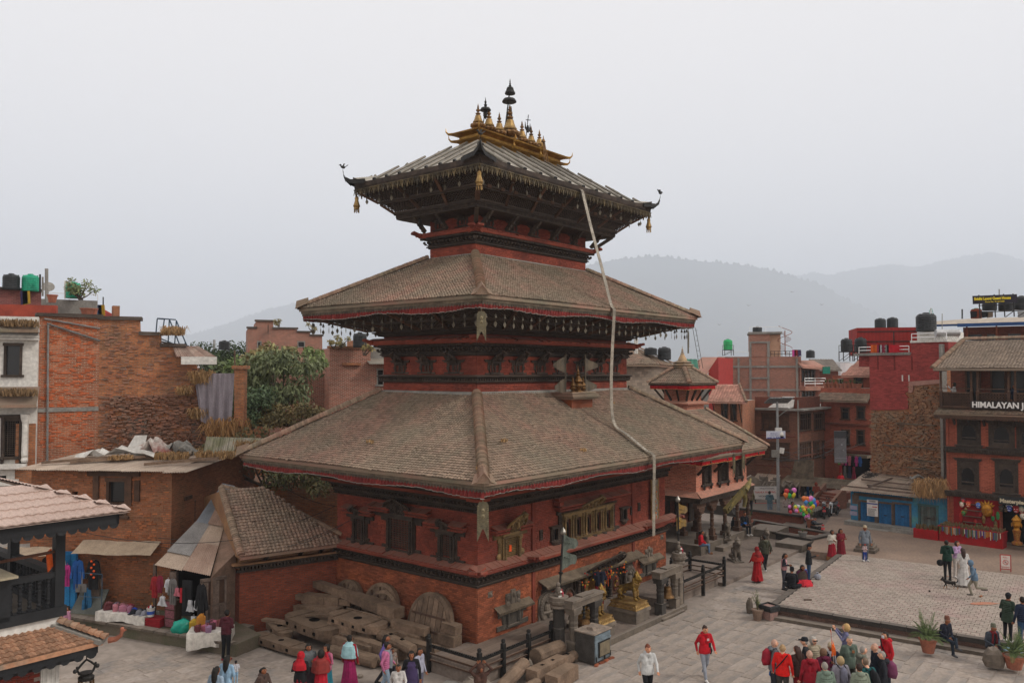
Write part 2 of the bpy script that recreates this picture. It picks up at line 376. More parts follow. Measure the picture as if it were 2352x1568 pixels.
m=MB();m.sweep((0,TW,0,TD),[(0,4.74),(.06,4.76),(.06,4.83),(.12,4.86),(.12,4.92),(.07,4.95),(.2,5.12),(.24,5.14),(.24,5.2)]);f=m.build('frieze',WOOD,temple)
beads(R1,5.03,.16,head,WOOD,'carved_head',.1,f);beads(R1,4.79,.1,dent,WOOD,'dentil',.06,f)
m=MB();m.sweep(R1,[(.1,5.21),(.42,5.22),(.45,5.25),(.45,5.32),(.4,5.34),(.1,5.42)])
for x in(2.6,3.5,9.2):m.box(x,x+.5,-.62,-.3,5.24,5.36);m.box(x+.1,x+.2,-.6,-.2,5.36,5.56)
m.box(-.75,-.2,-.75,-.2,5.24,5.34);m.build('string_course',BR_RED,temple)
m=MB();m.sweep(R2,[(0,8.99),(.1,9),(.12,9.03),(.12,9.06),(.06,9.08),(.1,9.16),(.16,9.18),(.2,9.2),(.2,9.23),(0,9.28)]);lm=m.build('storey_moulding',WOOD,temple)
beads(R2,9.11,.13,dent,WOOD,'dentil',.09,lm)
m=MB();m.sweep(R2,[(0,10.73),(.16,10.75),(.2,10.82),(.34,10.86),(.34,10.9),(0,10.95)]);m.build('bracket_beam',WOOD,temple)
m=MB();m.sweep(R3,[(0,15.3),(.85,15.32),(.95,15.36),(.95,15.42),(.86,15.44),(.92,15.5),(1.02,15.52),(1.02,15.62),(.8,15.66),(0,15.7)]);bb=m.build('lattice_beam',WOOD,temple)
beads(R3,15.46,.05,[(boxv(-.012,.012,-.05,.03,-.05,.05),BOXF,.5)],WOOD,'beam_dentil',.93,bb)
m=MB();m.sweep(R2,[(0,8.5),(.14,8.5),(.14,8.6),(.1,8.66),(0,8.68)]);m.build('flashing',CONC,temple)
m=MB();m.sweep(R3,[(0,13.68),(.12,13.7),(.12,13.8),(.08,13.84),(0,13.86)]);m.build('flashing',CONC,temple)
def tile_proto(w_,l_,k):
 h=.034;xs=[-.5*w_,-.3*w_,-.05*w_,.2*w_,.5*w_];zs=[0,h*.35,h,h*.5,0];V=[];F=[]
 for y,dz in((-.5*l_,.03),(.62*l_,-.006)):
  for x,z in zip(xs,zs):V.append((x,y,z+dz))
 for x,z in zip(xs,zs):V.append((x,-.5*l_,0))
 for i in range(4):F.append((i,i+1,5+i+1,5+i));F.append((10+i,10+i+1,i+1,i))
 return(V,F,k/6)
def slope_tiles(e0,e1,t0,t1,w_,l_,seed):
 0
 e0,e1,t0,t1=map(V3,(e0,e1,t0,t1));rr=RN(seed);out=[]
 ax=(e1-e0).normalized();up0=(t0-e0)-ax*(t0-e0).dot(ax);H=up0 .length;up=up0 .normalized();nn=ax.cross(up).normalized();W=(e1-e0).length
 a0=(t0-e0).dot(ax)/H;a1=(t1-e1).dot(ax)/H
 rows=int(H/l_)
 for r in range(rows):
  h=(r+.5)*l_;x0=a0*h;x1=W+a1*h;n=int(x1/w_)+1
  for i in range(int(x0/w_),n):
   x=(i+.5)*w_+rr.u(-.01,.01)
   if x<x0+.03 or x>x1-.03:continue
   sag=.03*sin(x*.9+seed)+.02*sin(h*3.1+x*.35)
   p=e0+ax*x+up*(h+rr.u(-.012,.012)-.04*(1 if rr.random()<.01 else 0))+nn*(.02+sag*.5)
   q=rr.u(-.05,.05);mm=Matrix((ax*cos(q)+up*sin(q),up*cos(q)-ax*sin(q),nn)).transposed().to_4x4();mm.translation=p
   out.append(mm)
 return out
def hip(m,a,b,r,n=9,step=.075,seed=0):
 a=V3(a);b=V3(b);d=(b-a);L=d.length;d.normalize();x=d.cross(V3((0,0,1))).normalized();u=x.cross(d);rr=RN(seed)
 k=int(L/step)
 for i in range(k):
  p0=a+d*(i*step-.04);p1=a+d*((i+1)*step);V=[]
  ra=r*rr.u(.96,1.03)
  for p,q in((p0,ra*1.12),(p1,ra*.9)):
   for j in range(n+1):t=pi*j/n;V.append(p+x*cos(t)*q+u*(sin(t)*q*.95+.02))
  m.add(V,[(j,j+1,n+1+j+1,n+1+j)for j in range(n)]+[tuple(range(n,-1,-1))])
def roof(name,re,ze,rt,zt,par,w_=.125,l_=.115,lim=0,seed=1,hr=.14,tm=None,rm=None):
 x0,x1,y0,y1=re;a0,a1,b0,b1=rt;m=MB()
 E=[V3(p)for p in((x0,y0,ze),(x1,y0,ze),(x1,y1,ze),(x0,y1,ze))];Tt=[V3(p)for p in((a0,b0,zt),(a1,b0,zt),(a1,b1,zt),(a0,b1,zt))]
 dn=V3((0,0,-.1))
 for i in range(4):
  j=(i+1)%4;m.quad(E[i],E[j],Tt[j],Tt[i]);m.quad(E[j]+dn,E[i]+dn,Tt[i]+dn,Tt[j]+dn);m.quad(E[i]+dn,E[j]+dn,E[j],E[i])
 o=m.build(name,tm or TILE,par)
 pl=slope_tiles(E[0],E[1],Tt[0],Tt[1],w_,l_,seed)+slope_tiles(E[3],E[0],Tt[3],Tt[0],w_,l_,seed+1)
 pieces('tile','tiles',o,tm or TILE,[tile_proto(w_*1.05,l_,k)for k in range(7)],pl,lim)
 m=MB()
 for i in range(4):hip(m,E[i]+(Tt[i]-E[i])*.03+V3((0,0,.03)),Tt[i]+V3((0,0,.05)),hr,seed=i)
 m.build('ridge_tiles',rm or RIDGE,o,kind='stuff')
 return o
E1=grow(R1,2.6);E2=grow(R2,2.31);E3=grow(R3,2.14)
r1=roof('lower_roof',E1,6.21,R2,8.62,temple,lim=300,seed=3,hr=.17)
r2=roof('middle_roof',E2,11.8,R3,13.8,temple,seed=5,hr=.15)
def arch_cap(par,p,s,dirx,diry,mt):
 m=MB();d=V3((dirx,diry,0)).normalized();x=V3((-d.y,d.x,0));P=V3(p)
 pr=[(-.36,-.03),(-.2,.03),(-.12,.16),(0,.3),(.12,.16),(.2,.03),(.36,-.03)]
 V=[P+d*.1+x*a*s+V3((0,0,b*s))for a,b in pr]+[P-d*.35+x*a*s*.7+V3((0,0,b*s*.75+.22))for a,b in pr]+[P+d*.06+x*a*s*.75+V3((0,0,b*s*.72))for a,b in pr]
 n=len(pr);m.add(V,[(i,i+1,n+i+1,n+i)for i in range(n-1)]+[(2*n+i,2*n+i+1,i+1,i)for i in range(n-1)]+[tuple(range(2*n,3*n))])
 return m.build('corner_cap',mt,par)
for rr_,E_,z in((r1,E1,6.21),(r2,E2,11.8)):
 for cx,cy,sx,sy in((E_[0],E_[2],-1,-1),(E_[1],E_[2],1,-1),(E_[0],E_[3],-1,1)):arch_cap(rr_,(cx,cy,z+.02),1,sx,sy,RIDGE)
def valance(rect,z0,z1,par,mt,edge,wl=.15,amp=.035,wave=.05,name='valance',sides=4):
 m=MB(3);rr=RN(5)
 for k,(ax,ay,bx,by)in enumerate(((rect[0],rect[2],rect[1],rect[2]),(rect[0],rect[3],rect[0],rect[2]),(rect[1],rect[2],rect[1],rect[3]),(rect[1],rect[3],rect[0],rect[3]))[:sides]):
  L=math.hypot(bx-ax,by-ay);n=int(L/wl)*2;dx,dy=(bx-ax)/L,(by-ay)/L;nx,ny=dy,-dx;top=[];bot=[];ed=[]
  for i in range(n+1):
   t=i/n*L;a=amp*(1 if i%2 else-1)*rr.u(.5,1.3);zz=z1+wave*sin(t*1.3+k*2)+rr.u(-.02,.02)+.015*(i%2)
   top.append((ax+dx*t,ay+dy*t,z0));bot.append((ax+dx*t+nx*a,ay+dy*t+ny*a,zz));ed.append((ax+dx*t+nx*a*1.15,ay+dy*t+ny*a*1.15,zz-.022))
  for i in range(n):
   m.add([top[i],top[i+1],bot[i+1],bot[i]],[(3,2,1,0)],0);m.add([bot[i],bot[i+1],ed[i+1],ed[i]],[(3,2,1,0)],1)
 return m.build(name,[mt,edge],par)
def lace(rect,z0,h,par,mt,step=.16,name='chain_lace',drop=True):
 0
 pb=MB(2)
 for sx in(-1,1):
  pb.beam((sx*step*.5,0,0),(sx*step*.18,0,-h*.45),.03,.012);pb.beam((sx*step*.18,0,-h*.45),(0,0,-h*.95),.03,.012)
  pb.beam((sx*step*.1,0,0),(sx*step*.42,0,-h*.5),.026,.012);pb.beam((sx*step*.42,0,-h*.5),(sx*step*.5,0,-h*.75),.022,.012)
 pb.beam((0,0,-h*.05),(0,0,-h*.5),.03,.014);pb.beam((0,0,-h*.35),(0,0,-h*.95),.05,.02);pb.beam((-step*.5,0,-.01),(step*.5,0,-.01),.03,.02)
 proto=[(pb.V,pb.F,.5)];pl=[]
 for ax,ay,bx,by in((rect[0],rect[2],rect[1],rect[2]),(rect[0],rect[3],rect[0],rect[2]),(rect[1],rect[2],rect[1],rect[3]),(rect[1],rect[3],rect[0],rect[3])):
  L=math.hypot(bx-ax,by-ay);n=int(L/step);a=math.atan2(by-ay,bx-ax)
  for i in range(n):t=(i+.5)/n;pl.append(tr(ax+(bx-ax)*t,ay+(by-ay)*t,z0,a))
 pieces(name,name,par,mt,proto,pl,0)
for E_,z,rf in((E1,6.21,r1),(E2,11.8,r2)):
 m=MB();m.sweep(grow(E_,-.08),[(0,z-.1),(0,z-.02),(.03,z-.02),(.02,z-.19),(-.1,z-.2)]);m.build('fascia',MUD,rf)
 lace(grow(E_,-.09),z-.18,.12,rf,mat('lace_iron','463f38','5c5245',5,metal=.3,rough=.6),.13)
 valance(grow(E_,-.1),z-.24,z-.42,rf,REDC,cloth('8a847c'),.16,.05)
 m=MB();m.sweep(grow(E_,-.5),[(.36,z-.22),(-1.9,z-.95),(-2.1,z-1.1)]);m.build('soffit',WOOD,rf)
def struts(rect,zb,ob,ze,oe,nf,nl,par,w_=.12,mt=WOOD,name='strut'):
 pb=MB(4)
 for i in range(nf+1):
  x=rect[0]+(rect[1]-rect[0])*i/nf
  k=MB(i);k.beam((x,rect[2]-ob,zb),(x,rect[2]-oe,ze),w_,.13,0,up=(1,0,0))
  for t in(.2,.4,.6):k.ball((x,rect[2]-ob+(ob-oe)*t,zb+(ze-zb)*t-.02),.1,6,k=4,sq=(.8,1,1.2))
  k.build(name,mt,par)
 for i in range(1,nl+1):
  y=rect[2]+(rect[3]-rect[2])*i/nl
  k=MB(i);k.beam((rect[0]-ob,y,zb),(rect[0]-oe,y,ze),w_,.13,0,up=(0,1,0))
  for t in(.2,.4,.6):k.ball((rect[0]-ob+(ob-oe)*t,y,zb+(ze-zb)*t-.02),.1,6,k=4,sq=(1,.8,1.2))
  k.build(name,mt,par)
 for sx,cx in((-1,rect[0]),(1,rect[1])):
  k=MB(9);k.beam((cx+sx*ob,rect[2]-ob,zb),(cx+sx*oe,rect[2]-oe,ze),w_*1.2,.15);k.build(name,mt,par)
struts(R1,5.4,.1,5.98,1.5,9,5,temple)
struts(R2,10.95,.3,11.55,1.7,9,5,temple)
struts(R3,14.85,.3,15.36,.86,5,2,temple,w_=.13)
def lattice_panels(rect,za,oa,zb,ob,par,nf,nl,step=.085,bar=.035,back=DARK):
 0
 for side,L,n in((0,rect[1]-rect[0],nf),(1,rect[3]-rect[2],nl)):
  for i in range(n):
   la,lb=L+2*oa,L+2*ob
   def P(s,t,d=0):
    q=(i+s)/n;xx=-oa+q*la;xb=-ob+q*lb;x=xx+(xb-xx)*t;o=oa+(ob-oa)*t;z=za+(zb-za)*t
    return V3((rect[0]+x,rect[2]-o-d,z-d))if side==0 else V3((rect[0]-o-d,rect[3]-x,z-d))
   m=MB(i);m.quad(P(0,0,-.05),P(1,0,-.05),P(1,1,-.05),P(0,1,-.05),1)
   H=math.hypot(ob-oa,zb-za);W=la/n;k=int((W+H)/step)
   for j in range(k+1):
    c=j*step
    s0,t0=min(c/W,1),max(0,(c-W)/H);s1,t1=max(0,(c-H)/W),min(c/H,1)
    if abs(s0-s1)>.02:m.beam(P(s0,t0),P(s1,t1),bar,.03,0,up=(0,0,1));m.beam(P(1-s0,t0,.004),P(1-s1,t1,.004),bar,.03,0,up=(0,0,1))
   for a,b in(((0,0),(1,0)),((0,1),(1,1))):m.beam(P(*a,.03),P(*b,.03),.1,.07)
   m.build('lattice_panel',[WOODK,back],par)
   m=MB(i);m.beam(P(0,0,.05),P(0,1,.05),.11,.09);m.build('panel_rib',WOODB,par)
   if i==n-1:m=MB(i);m.beam(P(1,0,.05),P(1,1,.05),.11,.09);m.build('panel_rib',WOODB,par)
WOODK=mat('lattice_wood','2f2722','3a312a',5,rough=.8,rnd=.2,bump=.3)
lattice_panels(R3,15.64,.98,15.98,1.36,temple,6,3,step=.13)
lattice_panels(R3,16.04,1.42,16.45,1.98,temple,6,3,step=.13)
m=MB();m.sweep(R3,[(1.34,15.98),(1.45,15.97),(1.46,16.04),(1.36,16.06)],closed=True)
for i in range(13):x=R3[0]-.9+i*.75;m.box(x-.1,x+.1,R3[2]-1.52,R3[2]-1.36,15.96,16.07)
m.build('panel_moulding',WOODB,temple)
lattice_panels(R2,10.98,.4,11.2,1.1,temple,8,4,step=.16)
lattice_panels(R2,11.22,1.15,11.5,2,temple,8,4,step=.16)
ZE=16.7;ZT=18.4;RT=(3.5,8.98,3.1,4.22)
m=MB();E_=[V3(p)for p in((E3[0],E3[2],ZE),(E3[1],E3[2],ZE),(E3[1],E3[3],ZE),(E3[0],E3[3],ZE))];Q_=[V3(p)for p in((RT[0],RT[2],ZT),(RT[1],RT[2],ZT),(RT[1],RT[3],ZT),(RT[0],RT[3],ZT))]
for i in range(4):
 j=(i+1)%4;n=12
 for a in range(n):
  s0,s1=a/n,(a+1)/n
  lift=lambda s:V3((0,0,.28*max(0,abs(2*s-1)-.72)**1.5/.148))
  c0,c1=E_[i].lerp(E_[j],s0)+lift(s0),E_[i].lerp(E_[j],s1)+lift(s1);d0,d1=Q_[i].lerp(Q_[j],s0),Q_[i].lerp(Q_[j],s1)
  m0,m1=E_[i].lerp(E_[j],s0).lerp(d0,.22)+V3((0,0,-.03)),E_[i].lerp(E_[j],s1).lerp(d1,.22)+V3((0,0,-.03))
  m.quad(c0,c1,m1,m0);m.quad(m0,m1,d1,d0)
r3=m.build('top_roof',SHEET,temple)
m=MB()
for i,nn_ in((0,12),(3,9),(1,9),(2,12)):
 j=(i+1)%4;ax=(E_[j]-E_[i]).normalized();W=(E_[j]-E_[i]).length;dn=(Q_[i]-E_[i])-ax*(Q_[i]-E_[i]).dot(ax);H=dn.length;run=(Q_[i]-E_[i]).dot(ax)
 for k in range(nn_):
  x=W*(k+.7)/(nn_+.4);edge=min(x,W-x);t=min(1,edge/run)
  a=E_[i]+ax*x+dn*.015+V3((0,0,.05));b=E_[i]+ax*x+dn*t*.98+V3((0,0,.07));
  segs=max(1,int((b-a).length/.8));pts=[a.lerp(b,q/segs)for q in range(segs+1)]
  for q in range(segs):m.tube([pts[q],pts[q+1]],[.055,.045],8)
  mk=MB(k);mk.tube([a-dn.normalized()*.05,a+dn.normalized()*.03],.066,8);
  if i in(0,3):mk.build('roll_cap',IRON,r3)
m.build('roof_rolls',mat('roof_roll','6f6b63','5e5850',2,rough=.55,metal=.3,rnd=.2),r3)
m=MB()
for i in range(4):
 j=(i+1)%4;n=24;ax=(E_[j]-E_[i]).normalized();o=V3((ax.y,-ax.x,0))
 for a in range(n):
  s0,s1=a/n,(a+1)/n
  f=lambda s,z,d:E_[i].lerp(E_[j],s)+o*d+V3((0,0,z+.28*max(0,abs(2*s-1)-.72)**1.5/.148*(1 if z>-.2 else.35)))
  for(z0,d0),(z1,d1)in(((.03,.02),(-.12,0)),((-.12,0),(-.3,-.1))):m.quad(f(s0,z1,d1),f(s1,z1,d1),f(s1,z0,d0),f(s0,z0,d0))
  m.quad(f(s0,-.3,-.1),f(s0,-.3,-1)+V3((0,0,.05)),f(s1,-.3,-1)+V3((0,0,.05)),f(s1,-.3,-.1))
m.build('fascia',WOOD,r3)
lace(grow(E3,-.02),ZE-.2,.3,r3,mat('lace_gilt','5d5038','3d3830',3,metal=.4,rough=.55,rnd=.3),.26,'eave_lace')
m=MB();m.sweep(R3,[(1.98,16.45),(2.1,16.5),(2.1,16.58),(1,16.6)]);m.build('soffit',WOOD,r3)
def bird_shape(m,c,s,face=1):
 c=V3(c);m.ball(c,.09*s,8,sq=(1.6,.8,.8));m.ball(c+V3((face*.15*s,0,.07*s)),.05*s,7);m.beam(c+V3((face*.18*s,0,.07*s)),c+V3((face*.26*s,0,.05*s)),.02*s,.02*s)
 m.beam(c-V3((face*.1*s,0,0)),c+V3((-face*.3*s,0,.16*s)),.06*s,.02*s);m.beam(c+V3((0,0,.03*s)),c+V3((-face*.08*s,0,.18*s)),.1*s,.02*s)
 m.beam(c-V3((0,0,.05*s)),c-V3((0,0,.2*s)),.012*s,.012*s)
for(cx,cy,sx,sy,b)in((E3[0],E3[2],-1,-1,0),(E3[1],E3[2],1,-1,1),(E3[0],E3[3],-1,1,1),(E3[1],E3[3],1,1,0)):
 m=MB();d=V3((sx,sy,0)).normalized();x=V3((-d.y,d.x,0));P0=V3((cx,cy,ZE))-d*.5
 pth=[(0,.1),(.35,.11),(.6,.15),(.8,.28),(.88,.46)];wd=[.62,.42,.22,.09,.02]
 for i in range(4):
  a=P0+d*pth[i][0]+V3((0,0,pth[i][1]));b_=P0+d*pth[i+1][0]+V3((0,0,pth[i+1][1]))
  m.quad(a-x*wd[i],a+x*wd[i],b_+x*wd[i+1],b_-x*wd[i+1],0)
  a2=a+V3((0,0,.03));b2=b_+V3((0,0,.03));m.quad(b2-x*wd[i+1],b2+x*wd[i+1],a2+x*wd[i],a2-x*wd[i],1)
  for s_ in(-1,1):m.quad(a+x*wd[i]*s_,b_+x*wd[i+1]*s_,b_+x*wd[i+1]*s_+V3((0,0,-.12)),a+x*wd[i]*s_+V3((0,0,-.16)),0)
 m.tube([P0+d*.88+V3((0,0,.45)),P0+d*.9+V3((0,0,.56))],.012,5,0)
 m.build('upturned_corner',[IRON,SHEET],r3)
 m=MB();q=P0+d*.9+V3((0,0,.7));bird_shape(m,(0,0,0),.8,sx);o=m.build('bird_ornament',IRON,r3);o.location=q
 if b or sx+sy==-2:
  m=MB();bz=ZE-.55
  m.lathe([(.01,.12),(.05,.1),(.08,.04),(.07,-.06),(.11,-.2),(.14,-.28),(.1,-.36),(.12,-.4),(.08,-.42)],(cx-sx*.1,cy-sy*.1,bz),10)
  for k in range(7):t=k*pi*2/7;m.beam((cx-sx*.1+.09*cos(t),cy-sy*.1+.09*sin(t),bz-.42),(cx-sx*.1+.1*cos(t),cy-sy*.1+.1*sin(t),bz-.54),.03,.01)
  m.beam((cx-sx*.1,cy-sy*.1,bz+.1),(cx-sx*.1,cy-sy*.1,bz+.3),.015,.015);m.build('corner_bell',BRASS,r3)
GR=(RT[0]+.05,RT[1]-.05,RT[2]+.08,RT[3]-.08);zz=18.32
m=MB();m.sweep(GR,[(.2,zz-.22),(.16,zz-.02),(.05,zz+.02),(.03,zz+.16),(.1,zz+.2),(.22,zz+.22),(.24,zz+.26),(.08,zz+.3),(.03,zz+.34),(.03,zz+.42),(.16,zz+.47),(.3,zz+.5),(.32,zz+.55),(.1,zz+.6),(-.2,zz+.66)])
m.flat([(GR[0]+.19,GR[2]+.19),(GR[1]-.19,GR[2]+.19),(GR[1]-.19,GR[3]-.19),(GR[0]+.19,GR[3]-.19)],zz+.4,zz+.66)
grb=m.build('gilded_ridge',GOLD,temple)
m=MB()
for z0,o in((zz+.24,.22),(zz+.53,.3)):
 for cx,cy,sx,sy in((GR[0],GR[2],-1,-1),(GR[1],GR[2],1,-1),(GR[0],GR[3],-1,1),(GR[1],GR[3],1,1)):
  p=V3((cx+sx*o,cy+sy*o,z0));d=V3((sx,sy,0)).normalized();m.tube([p-d*.15,p+d*.05,p+d*.14+V3((0,0,.08)),p+d*.16+V3((0,0,.24))],[.07,.05,.03,.006],6)
 for xx in(GR[0]+1.9,GR[1]-1.7):m.tube([(xx,GR[2]-o+.05,z0),(xx,GR[2]-o-.05,z0+.06),(xx,GR[2]-o-.03,z0+.22)],[.09,.06,.01],6)
m.build('ridge_horn',GOLD,grb)
def finial(u,v,z0,s,name='finial'):
 m=MB(int(u*10));f=lambda pr:[(r*s*1.15,z*s)for r,z in pr]
 m.lathe(f([(.2,0),(.19,.05),(.13,.12),(.12,.2),(.15,.22)]),(u,v,z0),12,1)
 m.lathe(f([(.12,.2),(.27,.26),(.3,.33),(.27,.4),(.14,.44)]),(u,v,z0),24,0,lobes=12,la=.06)
 m.lathe(f([(.1,.43),(.2,.46),(.21,.5),(.17,.56),(.13,.68),(.11,.78),(.05,.82)]),(u,v,z0),14,1)
 m.lathe(f([(.04,.81),(.1,.85),(.1,.89),(.04,.92),(.035,.95),(.08,.99),(.08,1.05),(.03,1.09),(.05,1.12),(.03,1.16),(.035,1.19),(.012,1.28),(.002,1.34)]),(u,v,z0),10,0)
 return m.build(name,[BRONZE,BRASS],grb)
ZF=zz+.62
for u,s in((4.01,.9),(4.67,.93),(5.32,.88),(6.03,1.28),(6.81,.88),(7.44,.82),(8.02,.8)):finial(u,3.6+(0 if s<1.2 else.03),ZF-.02,s)
def parasol(m,c,r,h):
 c=V3(c);m.lathe([(r*.97,-h*.35),(r,-h*.1),(r*.8,h*.35),(r*.35,h*.55),(.02,h*.7)],c,14,sq=(1,1));m.lathe([(r*.93,-h*.4),(r*1.02,-h*.32)],c,14)
m=MB();m.tube([(5.75,3.75,ZF-.05),(6,3.66,ZF+1.9),(6.06,3.64,ZF+2.35)],.03,6);m.tube([(6.5,3.75,ZF-.05),(6.15,3.66,ZF+1.6)],.025,6)
parasol(m,(6.02,3.65,ZF+1.82),.3,.2);parasol(m,(6.06,3.64,ZF+2.18),.22,.2);parasol(m,(6.06,3.64,ZF+2.32),.16,.18)
m.lathe([(.05,0),(.06,.05),(.03,.08),(.045,.12),(.02,.16),(.03,.2),(.005,.34)],(6.06,3.64,ZF+2.42),8)
for t in range(9):m.ball((5.8+.22*t/9,3.7,ZF+.4+t*.13),.045,5,k=3);m.ball((6.45-.3*t/9,3.7,ZF+.4+t*.12),.045,5,k=3)
m.build('parasol_mast',IRON,grb)
m=MB();m.tube([(4.45,3.8,ZF-.05),(4.56,3.7,ZF+1.15)],.022,6);parasol(m,(4.57,3.7,ZF+1.1),.22,.16);m.lathe([(.04,0),(.07,.08),(.03,.14),(.05,.2),(.02,.26),(.005,.4)],(4.57,3.7,ZF+1.2),8)
m.ball((4.55,3.7,ZF+.9),.11,6,sq=(.8,.8,1.6));m.beam((4.55,3.7,ZF+.7),(4.8,3.65,ZF+1),.05,.02);m.build('parasol_mast',IRON,grb)
m=MB();m.tube([(7.1,3.7,ZF-.1),(7.25,3.6,ZF+1.5)],.018,5)
for s_ in(-1,1):m.tube([(7.2,3.6,ZF+.75),(7.2+s_*.16,3.6,ZF+.9),(7.2+s_*.17,3.6,ZF+1.15)],[.05,.04,.008],5)
m.beam((7.1,3.6,ZF+1.25),(7.38,3.6,ZF+1.3),.06,.02);m.ball((7.2,3.6,ZF+.9),.08,6,sq=(.8,.8,2));m.build('trident_mast',IRON,grb)
m=MB()
for k in range(3):a=7+k*.14;m.tube([(a,2.55,18.2),(7.1+k*.05,2.7,19.1)],.02,5)
m.lathe([(.02,0),(.1,.03),(.07,.1),(.03,.16),(.005,.3)],(7.13,2.7,19.05),8);m.build('ridge_lantern',BRONZE,grb)
m=MB();p=V3((E3[0]-.05+.15,E3[2]+.1,ZE-.02));m.ball(p+V3((0,0,.5)),.08,8,sq=(1,1,1.3));m.ball(p+V3((.08,-.08,.5)),.05,6);m.tube([p+V3((-.02,-.08,.6)),p+V3((-.06,-.12,.42))],[.04,.02],6);m.lathe([(.09,.35),(.07,.5)],p,8);m.build('corner_figure',IRON,r3)
def FR(u,z,v=0):return tr(u,v,z)
def LF(v,z,u=0):return tr(u,v,z,R(-90))
def carve(m,x0,x1,z0,z1,y,sp=.07,seed=1,k=None,r=.5):
 0
 rr=RN(seed);nx=max(1,int((x1-x0)/sp/2));nz=max(1,int((z1-z0)/sp));cx=(x0+x1)/2
 for i in range(nx):
  for j in range(nz):
   dx=(i+.5)*(x1-x0)/2/nx;z=z0+(j+.5)*(z1-z0)/nz;q=sp*r*rr.u(.7,1.2);jx=rr.u(-.2,.2)*sp;jz=rr.u(-.2,.2)*sp
   for s in(-1,1):m.ball((cx+s*(dx+jx),y,z+jz),q,5,k,sq=(1,.8,rr.choice((.7,1,1.5))),k=3)
def lattice(m,x0,x1,z0,z1,y,step=.07,bar=.022,mi=0,back=1,diag=False):
 m.box(x0,x1,y+.03,y+.04,z0,z1,back)
 if diag:
  W,H=x1-x0,z1-z0;k=int((W+H)/step)
  for j in range(1,k):
   c=j*step;a=(x0+min(c,W),z0+max(0,c-W));b=(x0+max(0,c-H),z0+min(c,H))
   m.beam((a[0],y,a[1]),(b[0],y,b[1]),bar,.02,mi,up=(0,1,0));m.beam((x0+x1-a[0],y-.006,a[1]),(x0+x1-b[0],y-.006,b[1]),bar,.02,mi,up=(0,1,0))
 else:
  n=int((x1-x0)/step)
  for i in range(1,n):x=x0+(x1-x0)*i/n;m.box(x-bar/2,x+bar/2,y-.01,y+.02,z0,z1,mi)
  n=int((z1-z0)/step)
  for i in range(1,n):z=z0+(z1-z0)*i/n;m.box(x0,x1,y-.018,y+.012,z-bar/2,z+bar/2,mi)
def turned(m,x,y,z0,z1,r,mi=0):
 h=z1-z0;pr=[]
 for t,q in((0,1.3),(.06,1.3),(.08,.8),(.14,1.15),(.2,.8),(.3,1),(.34,.75),(.38,1.05),(.5,.9),(.62,1.05),(.66,.75),(.7,1),(.8,.8),(.86,1.2),(.92,.8),(.94,1.3),(1,1.3)):pr.append((r*q,z0+h*t))
 m.lathe(pr,(x,y,0),8,mi)
def canopy(m,x0,x1,z,d=.26,mi=2,j=0,teeth=True):
 0
 for k in range(3):m.box(x0+.05-.03*k,x1-.05+.03*k,-d*(.45+.22*k),0,z+.05*k,z+.05*k+.045,mi,j)
 if teeth:
  n=int((x1-x0)/.06)
  for i in range(n):x=x0+(i+.5)*(x1-x0)/n;m.cbox((x,-d*.8,z+.03),(.035,.1,.07),Euler((0,.5,0)),mi)
 n=max(2,int((x1-x0)/.2))
 for i in range(n):
  a=x0+(x1-x0)*i/n;b=x0+(x1-x0)*(i+1)/n-.012;q=z+.16+m.rg.u(-.008,.01)
  m.add([(a,-d*1.12,q-.02),(b,-d*1.12,q-.02),(b,.02,q+.1),(a,.02,q+.1),(a,-d*1.12,q+.015),(b,-d*1.12,q+.015),(b,.02,q+.135),(a,.02,q+.135)],BOXF,mi)
def torana(m,cx,z0,w_,h,mi=0,tilt=.35,seed=1,lean=.3):
 0
 n=12;V=[];F=[]
 for i in range(n+1):
  t=pi*i/n;x=cx-w_/2*cos(t);z=z0+h*(sin(t)**.8)*(1+.18*math.exp(-((t-pi/2)/.25)**2));V.append((x,z))
 pts=V+[(cx+w_/2-.01,z0-.03),(cx-w_/2+.01,z0-.03)]
 def Y(z):return-.1-(z-z0)/h*lean
 a=[(p[0],Y(p[1]),p[1])for p in pts];b=[(p[0],Y(p[1])+.05,p[1])for p in pts];k=len(pts)
 m.add(a+b,[tuple(range(k)),tuple(range(2*k-1,k-1,-1))]+[(i,k+i,k+(i+1)%k,(i+1)%k)for i in range(k)],mi)
 for i in range(n):
  p,q=V[i],V[i+1];m.beam((p[0],Y(p[1])-.03,p[1]),(q[0],Y(q[1])-.03,q[1]),.06,.07,mi,up=(0,1,0))
 rr=RN(seed)
 for i in range(int(60*w_)):
  t=rr.u(.15,pi-.15);q=rr.u(.15,.85);x=w_/2*cos(t)*q;z=z0+h*sin(t)*q
  m.ball((cx+x,Y(z)-.03,z),.045*rr.u(.6,1.2),5,mi,k=3,sq=(1,1,1.2))
 m.ball((cx,Y(z0+h*.45)-.06,z0+h*.45),.09,7,mi,sq=(.8,.8,1.5))
 m.cbox((cx,Y(z0+h)-.1,z0+h*1.05),(.12,.2,.14),Euler((.5,0,0)),mi,j=.02)
